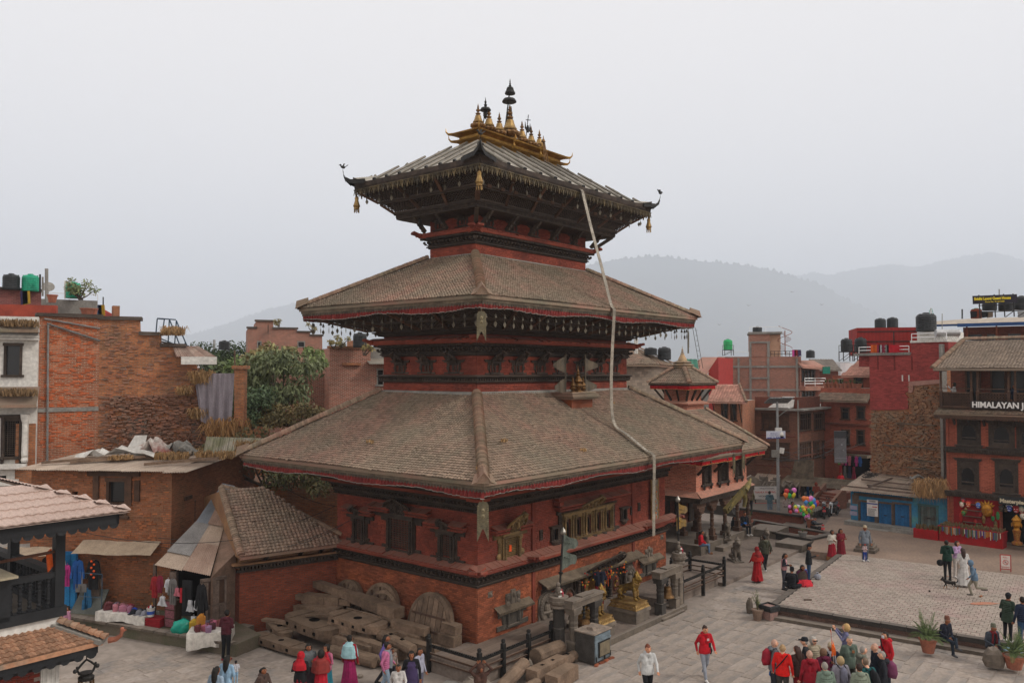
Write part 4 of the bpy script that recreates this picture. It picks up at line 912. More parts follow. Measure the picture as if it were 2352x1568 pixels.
def wheel(u,v,r,lean,seed,label,planks=7,tilt=0):
 o=tt('chariot_wheel',label,'wheel',u,v,0,0,'huge plank wheels leaning on the temple wall');o.rotation_euler=(Matrix.Rotation(TH,3,'Z')@Matrix.Rotation(lean,3,'Y')).to_euler()
 rr=RN(seed)
 m=MB(seed)
 n=28;V=[]
 for x in(-.12,.06):
  for k in range(n):a=2*pi*k/n;V.append((x,r*cos(a),r+r*sin(a)))
 for k in range(n):a=2*pi*k/n;V.append((-.15,r*.86*cos(a),r+r*.86*sin(a)))
 m.add(V,[(k,(k+1)%n,n+(k+1)%n,n+k)for k in range(n)]+[(2*n+k,2*n+(k+1)%n,(k+1)%n,k)for k in range(n)]+[tuple(range(2*n-1,n-1,-1))])
 m.build('rim',LOG,o)
 q=r*.86;y0=-q;W=2*q/planks
 for i in range(planks):
  a,b=y0+i*W+.012,y0+(i+1)*W-.012;f=lambda y:math.sqrt(max(0,q*q-y*y));ya,yb=(a,b)
  m=MB(i);c=[(a,r-f(a)),(b,r-f(b)),(b,r+f(b)),(a,r+f(a))];x0=-.165-rr.random()*.015
  if tilt:cs,sn=cos(tilt),sin(tilt);c=[(y*cs-(z-r)*sn,r+y*sn+(z-r)*cs)for y,z in c]
  m.add([(x0,y,z)for y,z in c]+[(-.1,y,z)for y,z in c],BOXF);m.build('plank',LOG,o)
 for s in(-.28,.28):
  m=MB(3);y1=math.sqrt(q*q-(q*s)**2)*.96;a=V3((-.19,-y1,r+q*s));b=V3((-.19,y1,r+q*s))
  if tilt:a,b=[V3((p.x,p.y*cos(tilt+.9)-(p.z-r)*sin(tilt+.9),r+p.y*sin(tilt+.9)+(p.z-r)*cos(tilt+.9)))for p in(a,b)]
  m.beam(a,b,.07,.035,up=(1,0,0));m.build('brace',WOODB,o)
 return o
wheel(-.72,1.65,1,R(14),1,'largest plank wheel leaning on the wall beside the front corner')
wheel(-.62,4.1,.82,R(14),2,'middle chariot wheel with slanting planks leaning on the wall',6,.6)
wheel(-.5,4.35,.92,R(13),5,'wheel standing behind the middle chariot wheel',6,.3)
wheel(-.55,6.15,.84,R(14),3,'chariot wheel at the back end of the timber pile',6,.1)
def timber(label,a,b,w_,h,seed=1,holes=0,name='timber_beam',round_=None,step=None,j=.015,mt=None,cat='timber'):
 A=T(*a);Bp=T(*b);d=Bp-A;L=d.length;o=thing(name,label,cat,A,0)
 o.rotation_euler=d.to_track_quat('Y','Z').to_euler();m=MB(seed);rr=RN(seed)
 if round_:
  r=round_;n=6;m.tube([(0,0,0),(0,.03,0),(rr.u(-.02,.02),L*.5,0),(0,L-.03,0),(0,L,0)],[r*.9,r,r*rr.u(.94,1.04),r*.97,r*.86],12)
 else:
  segs=step or[(0,1,1)]
  for s0,s1,k in segs:
   n=max(1,int((s1-s0)*L/.7));
   for i in range(n):m.box(-w_/2*k,w_/2*k,(s0+(s1-s0)*i/n)*L-.002,(s0+(s1-s0)*(i+1)/n)*L+.002,-h/2*k,h/2*k,None,j*.6)
 bd=m.build('body',mt or LOG,o)
 for k in range(holes):
  m=MB(k);y=L*(k+1)/(holes+1);m.box(-w_*.12 if not round_ else-.05,w_*.12 if not round_ else.05,y-.06,y+.06,h/2-.01 if not round_ else round_*.8,(h/2+.012)if not round_ else round_*1.03);m.build('mortise',DARK,bd)
 return o
timber('long yellow-tipped beam lying across the top of the pile',(-.75,7.9,1.42),(-.95,2.7,1.2),.4,.3,1,step=[(0,.12,.8),(.12,.5,.85),(.5,.66,1.05),(.66,1,1.2)])
timber('stepped axle beam at the upper left of the timber pile',(-1.55,7.6,1.05),(-.85,5.3,1.08),.4,.32,2,step=[(0,.14,.6),(.14,.55,1),(.55,.8,.9),(.8,1,.65)])
timber('notched axle beam just below the upper left one',(-1.75,7.4,.72),(-1.05,4.9,.78),.46,.34,3,step=[(0,.14,.6),(.14,.45,1),(.45,.75,1.05),(.75,1,.6)])
timber('squared beam with a pale end near the largest wheel',(-1.15,2.75,.92),(-.95,1.35,.86),.34,.26,4)
timber('scorched yellowish beam under the squared one',(-1.35,2.9,.68),(-1.05,1.5,.62),.4,.24,5)
timber('flat grey beam at the foot of the largest wheel',(-1.5,1.9,.58),(-1.35,.45,.55),.34,.2,6)
timber('round axle with square mortises pointing at the fence',(-1.7,2.8,.66),(-1.85,1.05,.55),.3,.3,7,2,round_=.19)
timber('thick square post end beside the round axle',(-1.5,3.2,.62),(-1.65,2.3,.6),.44,.36,8)
timber('pitted beam with several square holes in the middle of the pile',(-1.75,4.3,.72),(-1.9,2.95,.62),.3,.26,9,3)
timber('dark squared block in the middle of the pile',(-2.15,4.85,.62),(-2.05,3.7,.6),.34,.4,10)
timber('long low beam along the street side of the pile',(-2.45,5.2,.38),(-2.3,2.5,.34),.3,.3,11)
timber('long beam behind the lowest one with a round tip',(-2.2,4.1,.42),(-2.1,1.6,.38),.32,.34,12,step=[(0,.86,1),(.86,1,.7)])
timber('round log lying lowest beside the woman in the teal shawl',(-2.85,3.9,.2),(-2.7,1.9,.2),.3,.3,13,round_=.19)
timber('slim round log next to the thin one',(-2.5,3,.2),(-2.45,1.3,.18),.3,.3,14,round_=.15)
timber('thin pole resting across the pile',(-1.3,5,1.02),(-1.2,2.5,.98),.1,.08,15)
timber('split plank laid slanting on the pile',(-2.4,5.9,.86),(-2,5,.98),.16,.05,16)
timber('grey plank leaning at the left of the pile',(-3.1,7.4,.6),(-2.8,6.2,.62),.24,.08,17)
timber('upper block by the wall corner of the temple',(-.55,.95,1.05),(-.5,.35,1),.34,.3,18)
timber('middle block by the wall corner of the temple',(-.62,1,.68),(-.6,.3,.66),.4,.36,19)
timber('lowest block by the wall corner of the temple',(-.75,1.1,.25),(-.7,.35,.25),.42,.46,20)
timber('short broken board on the left ground by the pile',(-3.3,6.6,.3),(-2.7,6,.5),.2,.1,21)
timber('buried beam under the pile close to the wall',(-1,6.8,.35),(-1.1,2.2,.3),.6,.5,22)
timber('second buried beam filling the middle of the pile',(-1.65,6.6,.25),(-1.7,1.8,.22),.5,.42,23)
def hub_slab(label,c,L,w_,h,rz,holes=3,seed=1,tiltx=0):
 o=thing('wheel_slab',label,'timber',T(*c),TH+rz,'thick wheel segments with round holes');o.rotation_euler=(tiltx,0,TH+rz);m=MB(seed);n=14;pts=[]
 for k in range(n):a=2*pi*k/n;x=w_/2*math.copysign(abs(cos(a))**.7,cos(a));y=L/2*math.copysign(abs(sin(a))**.45,sin(a));pts.append((x,y))
 m.flat(pts,-h/2,h/2);b=m.build('body',LOG,o)
 m=MB(2);m.lathe([(w_*.16,h/2-.005),(w_*.16,h/2+.006)],(0,0,0),14);m.build('axle_hole',DARK,b)
 for k in range(holes):m=MB(k);y=-L/2+L*(k+1)/(holes+1);m.box(-w_/2*1-.004,-w_/2*.9,y-.05,y+.05,-.05,.04);m.build('mortise',DARK,b)
 m=MB(4)
 for y in(-L*.3,L*.3):m.box(-w_*.45,w_*.45,y-.04,y+.04,h/2-.004,h/2+.03)
 m.build('batten',LOG,b);return o
hub_slab('wide rounded wheel slab at the left of the pile',(-2.35,5.5,.62),2.5,1.2,.32,0,4,1,R(3))
hub_slab('round-holed wheel slab in the middle of the pile',(-1.75,3.9,.88),2.4,.95,.26,.1,4,2,R(2))
hub_slab('long slab with a round hole lying nearest the lane',(-3.55,5.7,.22),2.7,.62,.24,.05,3,3)
hub_slab('dark slab with a round hole behind the nearest one',(-3,6.6,.42),1.5,.6,.2,-.2,1,4,R(5))
timber('thick octagonal timber against the fence by the furnace',(.35,-2.15,.45),(1.75,-2.1,.38),.4,.4,31,round_=.27)
timber('long carved beam with a square mortise before the fence',(-.6,-2.75,.25),(1.05,-2.7,.25),.42,.4,32,2)
timber('round pole next to the furnace',(1,-2.65,.2),(1.9,-2.55,.2),.3,.3,33,1,round_=.17)
timber('large squared block nearest the street',(-.55,-3.45,.22),(.65,-3.35,.24),.44,.42,34)
timber('rough leaning log at the fence corner',(-1.75,-2.5,.18),(-.35,-2.3,.5),.4,.36,35,round_=.2)
timber('fallen round post in the lower corner',(-2,-3.2,.18),(-.75,-3.1,.2),.3,.3,36,round_=.17)
def rock(label,p,s,seed=1,mt=STONE,name='rough_stone'):
 o=thing(name,label,'stone',p,seed);m=MB(seed);rr=RN(seed);n=9
 m.lathe([(s[0]*.5*q,s[2]*z)for q,z in((.85,0),(1,.3),(.92,.7),(.55,.96),(.1,1))],(0,0,0),n,sq=(1,s[1]/s[0]))
 m.V=[(x*rr.u(.8,1.15),y*rr.u(.8,1.15),z*rr.u(.9,1.08))for x,y,z in m.V];m.build('body',mt,o);return o
rock('pale broken stone between the logs and the fence',T(-.25,-2.25,0),(.42,.3,.5),2,CONC);rock('grey boulder in the bottom corner by the fence',T(-2.2,-2,0),(.9,.8,.5),3)
rock('small stone beside the octagonal timber',T(.1,-2.1,0),(.3,.25,.45),4);rock('flat pale stone at the foot of the fence',T(-2.25,-1,0),(.7,.5,.14),5,CONC)
for k in range(9):rock(['loose brick lump below the fence','broken stone on the earth by the pile','small rubble stone near the timbers'][k%3]+[' near the lane',' near the wheel',' beside the slab'][k//3],T(-2.2-rg.random()*1.6,.2+k*.5,0),(.22,.18,.1),20+k)
def railing(label,P,posts,zt,zr,seed=1,lower=True,group=None):
 o=tt('iron_railing',label,'railing',0,0,0,0,group)
 for(x,y)in posts:
  m=MB(1);m.box(x-.06,x+.06,y-.06,y+.06,P[0][2]*0+zr-.9 if zr>.9 else 0,zt-.1);m.lathe([(.075,0),(.05,.03),(.07,.06),(.06,.12),(.01,.14)],(x,y,zt-.1),8);m.build('post',IRON,o)
 for i in range(len(P)-1):
  a,b=V3(P[i]),V3(P[i+1]);m=MB(2);m.beam(a,b,.09,.05);m.build('top_rail',IRON,o)
  m=MB(3);L=(b-a).length;n=int(L/.085)
  for k in range(n+1):p=a.lerp(b,k/n);m.lathe([(.02,.02),(.038,.035),(.04,.06),(.02,.075)],p,6)
  m.build('lamp_cups',mat('lamp_cup','1f1e1d','33302c',9,rough=.35,metal=.4,rnd=.4),o,kind='stuff')
  if lower:
   for dz in(-.22,-.42):m=MB(4);m.beam(a+V3((0,0,dz)),b+V3((0,0,dz)),.05,.05);m.build('rail',WOODB,o)
 return o
railing('black railing with a row of lamp cups along the near corner of the temple platform',[(-1.8,.4,.82),(-1.8,-1.72,.82),(1.85,-1.72,.82)],[(-1.8,.4),(-1.8,-1.72),(-.7,-1.72),(.55,-1.72),(1.75,-1.72)],1.15,.82)
railing('black railing with lamp cups round the fenced corner beside the far pillar',[(9.7,-2.25,.95),(13.6,-2.25,.95),(13.6,-.6,.95),(10.6,-.5,.95)],[(9.75,-2.25),(11.6,-2.25),(13.6,-2.25),(13.6,-.6),(12,-.55)],1.3,.95)
def bellframe(u0,u1,v,h,bell_r,label,bl,seed,bz,squat=1):
 o=tt('stone_bell_frame',label,'bell frame',(u0+u1)/2,v,0,0);w_=(u1-u0)/2
 for s in(-1,1):
  m=MB(seed);x=s*w_;m.box(x-.16,x+.16,-.16,.16,0,.55);m.box(x-.19,x+.19,-.19,.19,0,.08);m.box(x-.175,x+.175,-.175,.175,.54,.6)
  m.lathe([(.14,.6),(.15,h*.6),(.13,h*.62),(.16,h*.68),(.14,h*.72),(.17,h-.24)],(x,0,0),8);m.box(x-.2,x+.2,-.18,.18,h-.26,h-.14);m.box(x-.24,x+.24,-.2,.2,h-.15,h-.04);m.build('stone_post',STONED if(s>0)==(seed%2==1)else STONE,o)
 m=MB(seed+1);m.box(-w_-.3,w_+.3,-.17,.17,h-.04,h+.16,None,.012);m.box(-w_-.32,w_+.32,-.21,.21,h+.16,h+.22,None,.015);m.box(-.3,.4,-.15,.15,h+.22,h+.27);m.build('lintel',STONE,o)
 m=MB(5);m.box(-w_-.3,w_+.3,-.3,.3,0,.1,None,.02);m.build('foot_slab',STONE,o)
 b=tt('temple_bell',bl,'bell',(u0+u1)/2,v,bz);r=bell_r
 m=MB(3);m.lathe([(r*.3,r*1.5),(r*.52,r*1.38),(r*.6,r*1.1),(r*.62,r*.7),(r*.72,r*.3),(r*1,r*.04),(r*1.02,-.02),(r*.9,-.02)],(0,0,0),20);m.lathe([(r*.61,r*.95),(r*.65,r*.93),(r*.64,r*.88)],(0,0,0),20);m.build('bell_body',BRONZE,b)
 m=MB(4);m.tube([(0,0,r*1.4),(0,0,h-.05-bz)],.03,6);m.ball((0,0,r*1.6),r*.2,8,sq=(1,.5,1))
 for k in range(4):m.lathe([(.05,0),(.06,.04),(.04,.08)],(0,0,r*1.6+k*.12),7)
 m.build('hanger',IRON,b);m=MB(6);m.tube([(0,0,r*.4),(0,0,-.1)],.015,5);m.ball((0,0,-.12),.04,6);m.build('clapper',IRON,b)
bellframe(2.06,3.26,-2.4,1.72,.36,'two stone posts and lintel holding a big bell behind the furnace','large dark bronze bell hanging behind the metal furnace',1,.62)
bellframe(7.75,8.85,-2.4,1.6,.27,'dark carved stone bell frame between the far lion and the tall pillar','brass bell hanging in the carved frame right of the lion',2,.72)
def pillar(u,v,h,r,label,seed,fl,base_z=0):
 o=tt('stone_pillar',label,'pillar',u,v,base_z);m=MB(seed)
 m.lathe([(r*1.3,0),(r*1.3,.12),(r*1.05,.2),(r,.3),(r*.98,h*.45),(r*1.06,h*.46),(r*1.06,h*.49),(r*.98,h*.5),(r*.95,h*.78),(r*1.15,h*.8)],(0,0,0),8)
 m.build('shaft',STONED if seed==1 else STONE,o)
 m=MB(2);m.lathe([(r*1,h*.8),(r*1.5,h*.83),(r*1.3,h*.86),(r*1.7,h*.9),(r*1.8,h*.94)],(0,0,0),20,lobes=10,la=.03);m.lathe([(r*1.6,h*.93),(r*1.62,h),(r*1.5,h+.01)],(0,0,0),16);m.build('lotus_capital',STONE,o)
 m=MB(3);m.lathe([(.13,0),(.15,.06),(.09,.12),(.11,.2),(.08,.28),(.05,.32)],(-.03,0,h),9);m.ball((-.03,0,h+.38),.08,8);m.ball((.06,-.05,h+.2),.05,6);m.ball((-.1,-.08,h+.12),.06,6);m.build('kneeling_figure',STONE,o)
 m=MB(4);m.box(-.16,-.02,-.14,-.1,h+.01,h+.05);m.ball((.02,-.14,h+.12),.045,6,1);m.ball((-.08,-.15,h+.18),.04,6,2);m.tube([(0,-.12,h+.25),(.02,-.16,h+.05),(.04,-.17,h-.02)],.02,4,1);m.build('offering_cloth',[WHITEC,paint('9a3440',.9),paint('c9c3ba',.9)],o)
 return o
pillar(1.86,-1.95,2,.2,'dark eight-sided stone pillar with lotus capital left of the bell frame',1,1)
pillar(9.42,-2.3,2.2,.17,'slim carved stone pillar carrying a small kneeling figure by the railing',2,-1)
def flagpole(u,v,z0,z1,label,col,lean,s):
 o=tt('metal_flag',label,'flag',u,v,z0);H=z1-z0;m=MB(2);m.tube([(0,0,0),(lean*.3,0,H*.4),(lean,0,H)],.035,7);m.lathe([(.03,0),(.09,.1),(.05,.12)],(lean*.3,0,H*.32),8);m.lathe([(.03,0),(.1,.06),(.11,.12),(.06,.2),(.01,.26)],(lean,0,H-.04),8,1);m.build('pole',[IRON,mat('silver_knob','9c9890','77736b',4,metal=.6,rough=.4)],o)
 for k,zc in enumerate((H*.86,H*.6)):
  m=MB(k);n=8;V=[]
  for i in range(n+1):
   t=i/n;x=lean*.9+t*.68*s;y=.08*sin(t*5+k);z=zc-.04*t;hh=.27*s*(1-t)**.7+.02+.03*sin(t*9);z2=zc-.12*s*t;V+=[(x,y,z2+hh*(1 if k==0 else.8)),(x,y,z2-hh*1.25-.02*sin(t*20))]
  for i in range(n):m.add([V[2*i],V[2*i+1],V[2*i+3],V[2*i+2]],[(0,1,2,3)])
  for i in range(n):m.add([(q[0],q[1]+.014,q[2])for q in(V[2*i],V[2*i+1],V[2*i+3],V[2*i+2])],[(3,2,1,0)])
  for q in range(5):m.ball((lean*.9+.12+q*.1,-0,zc-.1*q*.3),.035,5,k=3)
  m.build('pennant',col,o)
 return o
flagpole(1.98,-1.9,2,3.98,'weathered grey metal double flag on a tilted pole above the dark pillar',mat('verdigris','5a6058','454a44',5,metal=.45,rough=.5,bump=.5),.2,1.15)
flagpole(9.6,-2.2,2.2,4.2,'gilded metal double flag on the pole above the slim pillar',mat('flag_gilt','8a6d35','5d5140',4,metal=.5,rough=.5,bump=.5),-.05,1)
def remesh(mb,vox,smooth=True,mats=None,name='body',label=None,ratio=None):
 me=mb.mesh('tmp',[STONE]);o=bpy.data.objects.new('tmp',me);C.objects.link(o)
 md=o.modifiers.new('r','REMESH');md.mode='VOXEL';md.voxel_size=vox;md.use_smooth_shade=smooth
 sm=o.modifiers.new('s','SMOOTH');sm.factor=.5;sm.iterations=2
 dg=bpy.context.evaluated_depsgraph_get();dg.update();ne=bpy.data.meshes.new_from_object(o.evaluated_get(dg));ne.name=name
 bpy.data.objects.remove(o);ne.materials.clear()
 for q in(mats or[]):ne.materials.append(q)
 return ne
def lion_mesh(vox,seated=False):
 m=MB(1)
 if not seated:
  m.tube([(0,.42,.42),(0,.2,.5),(0,-.1,.58),(0,-.26,.66)],[.16,.15,.19,.2],10);m.ball((0,-.3,.66),.2,10);m.ball((0,-.34,.8),.17,10)
  for s in(-1,1):
   m.tube([(s*.13,-.28,.55),(s*.14,-.32,.3),(s*.14,-.36,.06)],[.11,.075,.06],8);m.ball((s*.14,-.42,.05),.075,8,sq=(1,1.3,.7))
   m.tube([(s*.15,.42,.42),(s*.19,.3,.22),(s*.17,.46,.14),(s*.16,.38,.04)],[.15,.1,.06,.055],8);m.ball((s*.16,.3,.05),.07,8,sq=(1,1.4,.7))
 else:
  m.tube([(0,.25,.22),(0,.05,.4),(0,-.12,.55),(0,-.16,.7)],[.19,.18,.17,.15],10);m.ball((0,-.16,.72),.18,10)
  for s in(-1,1):
   m.tube([(s*.12,-.14,.5),(s*.13,-.22,.25),(s*.13,-.24,.05)],[.09,.07,.055],8);m.ball((s*.13,-.3,.05),.065,8,sq=(1,1.3,.7))
   m.tube([(s*.16,.25,.2),(s*.2,0,.22),(s*.18,.06,.06)],[.15,.1,.06],8);m.ball((s*.18,-.04,.05),.06,8,sq=(1,1.5,.7))
 hy,hz=(-.4,.98)if not seated else(-.22,.9)
 m.ball((0,hy,hz),.17,12,sq=(1,1.05,1));m.ball((0,hy-.14,hz-.05),.1,10,sq=(1.1,1,.75));m.ball((0,hy-.2,hz-0),.045,8);m.ball((0,hy-.12,hz-.13),.075,8,sq=(1,1,.6))
 for s in(-1,1):m.ball((s*.07,hy-.13,hz+.06),.045,8);m.tube([(s*.12,hy,hz+.1),(s*.17,hy+.02,hz+.22)],[.05,.02],6);m.ball((s*.11,hy-.07,hz-.02),.055,8)
 m.lathe([(.12,0),(.13,.05),(.08,.1),(.05,.15),(.02,.22)],(0,hy+.02,hz+.13),10)
 for k in range(5):
  for a in range(-3,4):t=a*.42;m.ball((.19*sin(t),hy+.1+.12*cos(t)*.6,hz-.02-k*.08),.045,6)
 m.tube([(0,.5,.5)if not seated else(0,.42,.2),(0,.66,.45)if not seated else(0,.5,.3),(0,.7,.62)if not seated else(0,.46,.5),(0,.56,.76)if not seated else(0,.38,.58)],[.05,.045,.045,.06],7)
 return remesh(m,vox)
LM=lion_mesh(.026);LM.materials.append(mat('lion_gilt','82672f','4c3a1e',6,rough=.5,metal=.7,rnd=0,bump=.4))
def gilt_lion(u,v,label):
 o=tt('gilt_lion',label,'statue',u,v,.88,R(8));b=obj('body',LM,o);o.scale=(.84,.84,.84)
 m=MB(3)
 for s in(-1,1):
  for k in range(4):m.lathe([(.085,0),(.09,.02),(.085,.035)],(s*.14,-.34,.2+k*.06),8)
 m.lathe([(.19,0),(.2,.03),(.19,.05)],(0,-.34,.74),12,ax=(0,-.4,1));m.box(-.03,.03,-.66,-.56,.86,.88);m.build('collar',BRASS,o)
 q=tt('lion_pedestal',label.replace('gilded guardian lion','stepped stone pedestal under the gilded lion'),'pedestal',u,v,0)
 m=MB(1);m.box(-.62,.62,-.72,.72,0,.1,None,.01);m.box(-.48,.48,-.6,.6,.1,.5,None,.008);m.box(-.52,.52,-.64,.64,.5,.62,None,.012);m.build('stone_block',STONE,q)
 m=MB(2);m.sweep((-.4,.4,-.52,.52),[(.04,.62),(.1,.64),(.08,.66),(0,.8),(.03,.82),(.03,.86),(-.4,.88)])
 for s0,s1,ax in((-.46,.46,0),(-.58,.58,1)):
  n=9
  for i in range(n):t=s0+(s1-s0)*(i+.5)/n;m.ball((t,-.57,.72),.055,6,sq=(.8,.5,1.3))if ax==0 else m.ball((-.45,t*.9,.72),.055,6,sq=(.5,.8,1.3))
 m.build('lotus_base',BRASS,q)
gilt_lion(4.15,-1.75,'gilded guardian lion half hidden behind the bell frame')
gilt_lion(6.55,-1.75,'gilded guardian lion standing clear right of the temple door')
fu=tt('metal_furnace','tall blue grey metal oven box standing in front of the bell frame','furnace',2.38,-2.95)
m=MB(1);m.box(-.48,.48,-.36,.36,.06,.98);m.build('casing',mat('soot_metal','35322f','4a4743',2.5,rough=.6,metal=.3,rnd=.1),fu)
m=MB(2);m.box(-.52,.52,-.4,.4,.98,1.02);m.box(-.2,.05,-.12,.12,1.02,1.1,None,.02);m.build('lid',mat('dusty_metal','7b6e62','5d544c',3,metal=.1),fu)
m=MB(3);m.box(-.44,.44,-.385,-.36,.12,.94);m.box(-.46,.46,-.4,-.36,.72,.78);m.build('front_plate',mat('blue_grey_plate','6b7880','525a5e',3,metal=.2,rough=.6),fu)
m=MB(4);m.box(-.24,.34,-.44,-.385,.26,.68);m.box(-.27,.37,-.425,-.39,.23,.71,1);m.build('hatch',[mat('hatch_metal','6f6450','584f42',4),IRON],fu)
m=MB(5);m.box(0,.04,-.46,-.42,.12,.24);m.tube([(-.4,-.4,.14),(-.4,-.4,.28)],.02,6);m.tube([(.42,-.4,.14),(.42,-.4,.3)],.02,6);m.build('latch',IRON,fu)
for k in range(4):m=MB(k);o=tt('brick',['brick tucked under the furnace at its left','brick under the front of the furnace','brick under the right corner of the furnace','reddish brick beside the furnace foot'][k],'brick',2+k*.28,-3.35,0,rg.u(-.3,.3));m.box(-.11,.11,-.05,.05,0,.06);m.build('body',BR_ORANGE,o)
LS=lion_mesh(.035,True);LS.materials.append(STONE)
def stone_lion(p,rz,s,label):
 o=thing('stone_lion',label,'statue',p,rz,'seated stone lions in front of the resthouse');b=inst('body',LS,o,tr(0,0,.1,0,(s,s,s)));m=MB(1);m.box(-.26*s,.26*s,-.42*s,.5*s,0,.1);m.build('plinth',STONE,o)
stone_lion(G(1693,1297,0)+V3((0,.2,.1)),R(10),.95,'seated stone lion nearest the railing corner');stone_lion(G(1757,1262,.14),R(12),.9,'second seated stone lion behind the woman in the red sari')
stone_lion(G(1670,1239,.5),R(-10),.75,'stone lion carved at the foot of the middle resthouse column');stone_lion(G(1622,1262,.3),R(-8),.7,'small stone lion beside the first resthouse column')
def pot(p,r,h,label,mt,plant,seed=1):
 o=thing('flower_pot',label,'planter',p,seed);m=MB(seed);m.lathe([(r*.68,0),(r*.85,h*.5),(r,h*.86),(r*1.12,h*.87),(r*1.12,h),(r*.95,h),(r*.9,h*.9)],(0,0,0),14);m.build('pot',mt,o)
 m=MB(seed);m.lathe([(r*.94,h*.88),(r*.9,h*.93)],(0,0,0),12);m.build('soil',EARTH,o);rr=RN(seed)
 if plant=='palm':
  for k in range(34):
   a=rr.u(0,6.28);e=rr.u(.25,1.35);L=rr.u(.45,.75);m=MB(k);pts=[]
   for i in range(6):t=i/5;pts.append(V3((cos(a)*L*t*cos(e)*1.2,sin(a)*L*t*cos(e)*1.2,h+L*t*sin(e)*1.5-.35*t*t*cos(e))))
   m.tube(pts,[.012,.01,.008,.006,.005,.003],4)
   for i in range(1,20):
    t=i/20*5;q=pts[int(t)].lerp(pts[min(int(t)+1,5)],t-int(t));sd=V3((-sin(a),cos(a),0));fw=V3((cos(a)*.5,sin(a)*.5,.3));l=.13*(1-abs(i/20-.4))
    for s in(-1,1):m.add([q,q+(sd*s+fw)*l*.5+V3((0,0,.01)),q+(sd*s+fw)*l],[(0,1,2)]);m.add([q,q+(sd*s+fw)*l*.5-V3((0,0,.008)),q+(sd*s+fw)*l],[(0,2,1)])
   m.build('frond',mat('palm_green','4a5a38','5e6a42',5,rnd=.3,bump=0),o)
 if plant in('twig','bush','spider'):
  m=MB(seed);mm=MB(seed+1)
  for k in range({'twig':14,'bush':16,'spider':26}[plant]):
   a=rr.u(0,6.28);L=rr.u(.3,.75)if plant=='twig' else rr.u(.18,.34);sp=rr.u(.1,.5)if plant!='spider' else.9
   e=V3((cos(a)*L*sp,sin(a)*L*sp,h+L*(1 if plant!='spider' else.5)));c=V3((e.x*.3,e.y*.3,h+L*.5));m.tube([(0,0,h*.9),c,e],[.012,.008,.004],4)
   if plant!='spider':
    for q in range(10 if plant=='twig' else 14):x=c.lerp(e,rr.random())+V3([rr.u(-.06,.06)for _ in '123']);n_=V3([rr.u(-1,1)for _ in '123']).normalized()*.035;t_=n_.cross(V3((0,0,1)))*.6;mm.add([x-n_,x+t_,x+n_,x-t_],[(0,1,2,3)])
  m.build('stems',mat('plant_stem','4f4a35','3f4a2d',5),o);
  if mm.V:mm.build('leaves',mat('plant_leaf','4d5a35','6a6b40',8,rnd=.35,bump=0),o,kind='stuff')
 return o
TERRA=mat('terracotta','8a5440','6f4536',4,rnd=.1,bump=.2);GREYP=mat('grey_pot','6a6865','55534f',4)
pot(G(1740,1424,0),.2,.42,'tall clay pot with a bare twiggy bush at the corner of the square',mat('dust_pot','7a6455','66554a',4),'twig',3)
pot(G(2132,1497,.13),.26,.46,'clay pot with a spiky young palm at the front of the square',TERRA,'palm',4)
pot(G(2330,1534,.13),.3,.42,'clay pot with a drooping palm by the right edge of the square',TERRA,'palm',5)
rock('rounded stone between the seated man and the last palm pot',G(2283,1530,.1),(.62,.5,.6),9)
rock('upright kerb stone behind the clay pot',G(1722,1408,0),(.3,.3,.6),8)
b_=thing('litter_bin','square pinkish litter bin lined with a black bag','bin',G(1767,1422,0),R(35));m=MB(1);m.add([(-.2,-.2,.03),(.2,-.2,.03),(.2,.2,.03),(-.2,.2,.03),(-.26,-.26,.52),(.26,-.26,.52),(.26,.26,.52),(-.26,.26,.52)],BOXF);m.build('body',mat('pinkish_plastic','8d6f66','76605a',4),b_)
m=MB(2);m.sweep((-.26,.26,-.26,.26),[(.015,.36),(.03,.5),(.02,.56),(-.03,.57),(-.05,.45)]);m.V=[(x+RN(i).uniform(-.015,.015),y,z+RN(i+9).uniform(-.03,.02))for i,(x,y,z)in enumerate(m.V)];m.quad((-.22,-.22,.45),(.22,-.22,.45),(.22,.22,.45),(-.22,.22,.45));m.build('bin_bag',mat('bin_bag','181818','222222',5,rough=.7,bump=.6,bs=10),b_)
s_=thing('no_parking_sign','small upright white notice board with a red border on the square','sign',G(2310,1312,.42),R(-25));m=MB(1);m.box(-.2,.2,-.015,.015,.12,.72);m.build('board',[paint('b8aea6',.7)],s_);m=MB(2);m.sweep((-.2,.2,-.016,.016),[(0,.1),(.02,.1)]);
for x in(-.2,.2):m.box(x-.02,x+.02,-.02,.02,0,.76)
m.box(-.2,.2,-.02,.02,.1,.14);m.box(-.2,.2,-.02,.02,.72,.76);m.build('frame',[paint('8d3a35',.7)],s_)
def text(s,size,mt,parent,M_,name='lettering',ext=.004,align='LEFT',font=None,bold=0,sx=1):
 cu=bpy.data.curves.new(name,'FONT');cu.body=s;cu.size=size;cu.extrude=ext;cu.align_x=align;cu.offset=bold;cu.materials.append(mt);cu.resolution_u=3
 q=bpy.data.objects.new(name,cu);C.objects.link(q);dg=bpy.context.evaluated_depsgraph_get();me=bpy.data.meshes.new_from_object(q.evaluated_get(dg));bpy.data.objects.remove(q)
 return inst(name,me,parent,M_@Matrix.Rotation(R(90),4,'X')@Matrix.Diagonal((sx,1,1,1)))
REDP=paint('a3322c',.7)
text('NO',.1,REDP,s_,tr(-.09,-.02,.6));text('PARKING',.075,REDP,s_,tr(-.17,-.02,.18))
m=MB(4);
for k in range(16):a=2*pi*k/16;b=2*pi*(k+1)/16;m.beam((.1*cos(a),-.02,.42+.1*sin(a)),(.1*cos(b),-.02,.42+.1*sin(b)),.02,.006,up=(0,1,0))
m.beam((-.07,-.02,.49),(.07,-.02,.35),.02,.006,up=(0,1,0));text('P',.12,paint('222222',.7),s_,tr(-.035,-.019,.38));m.build('symbol',REDP,s_)
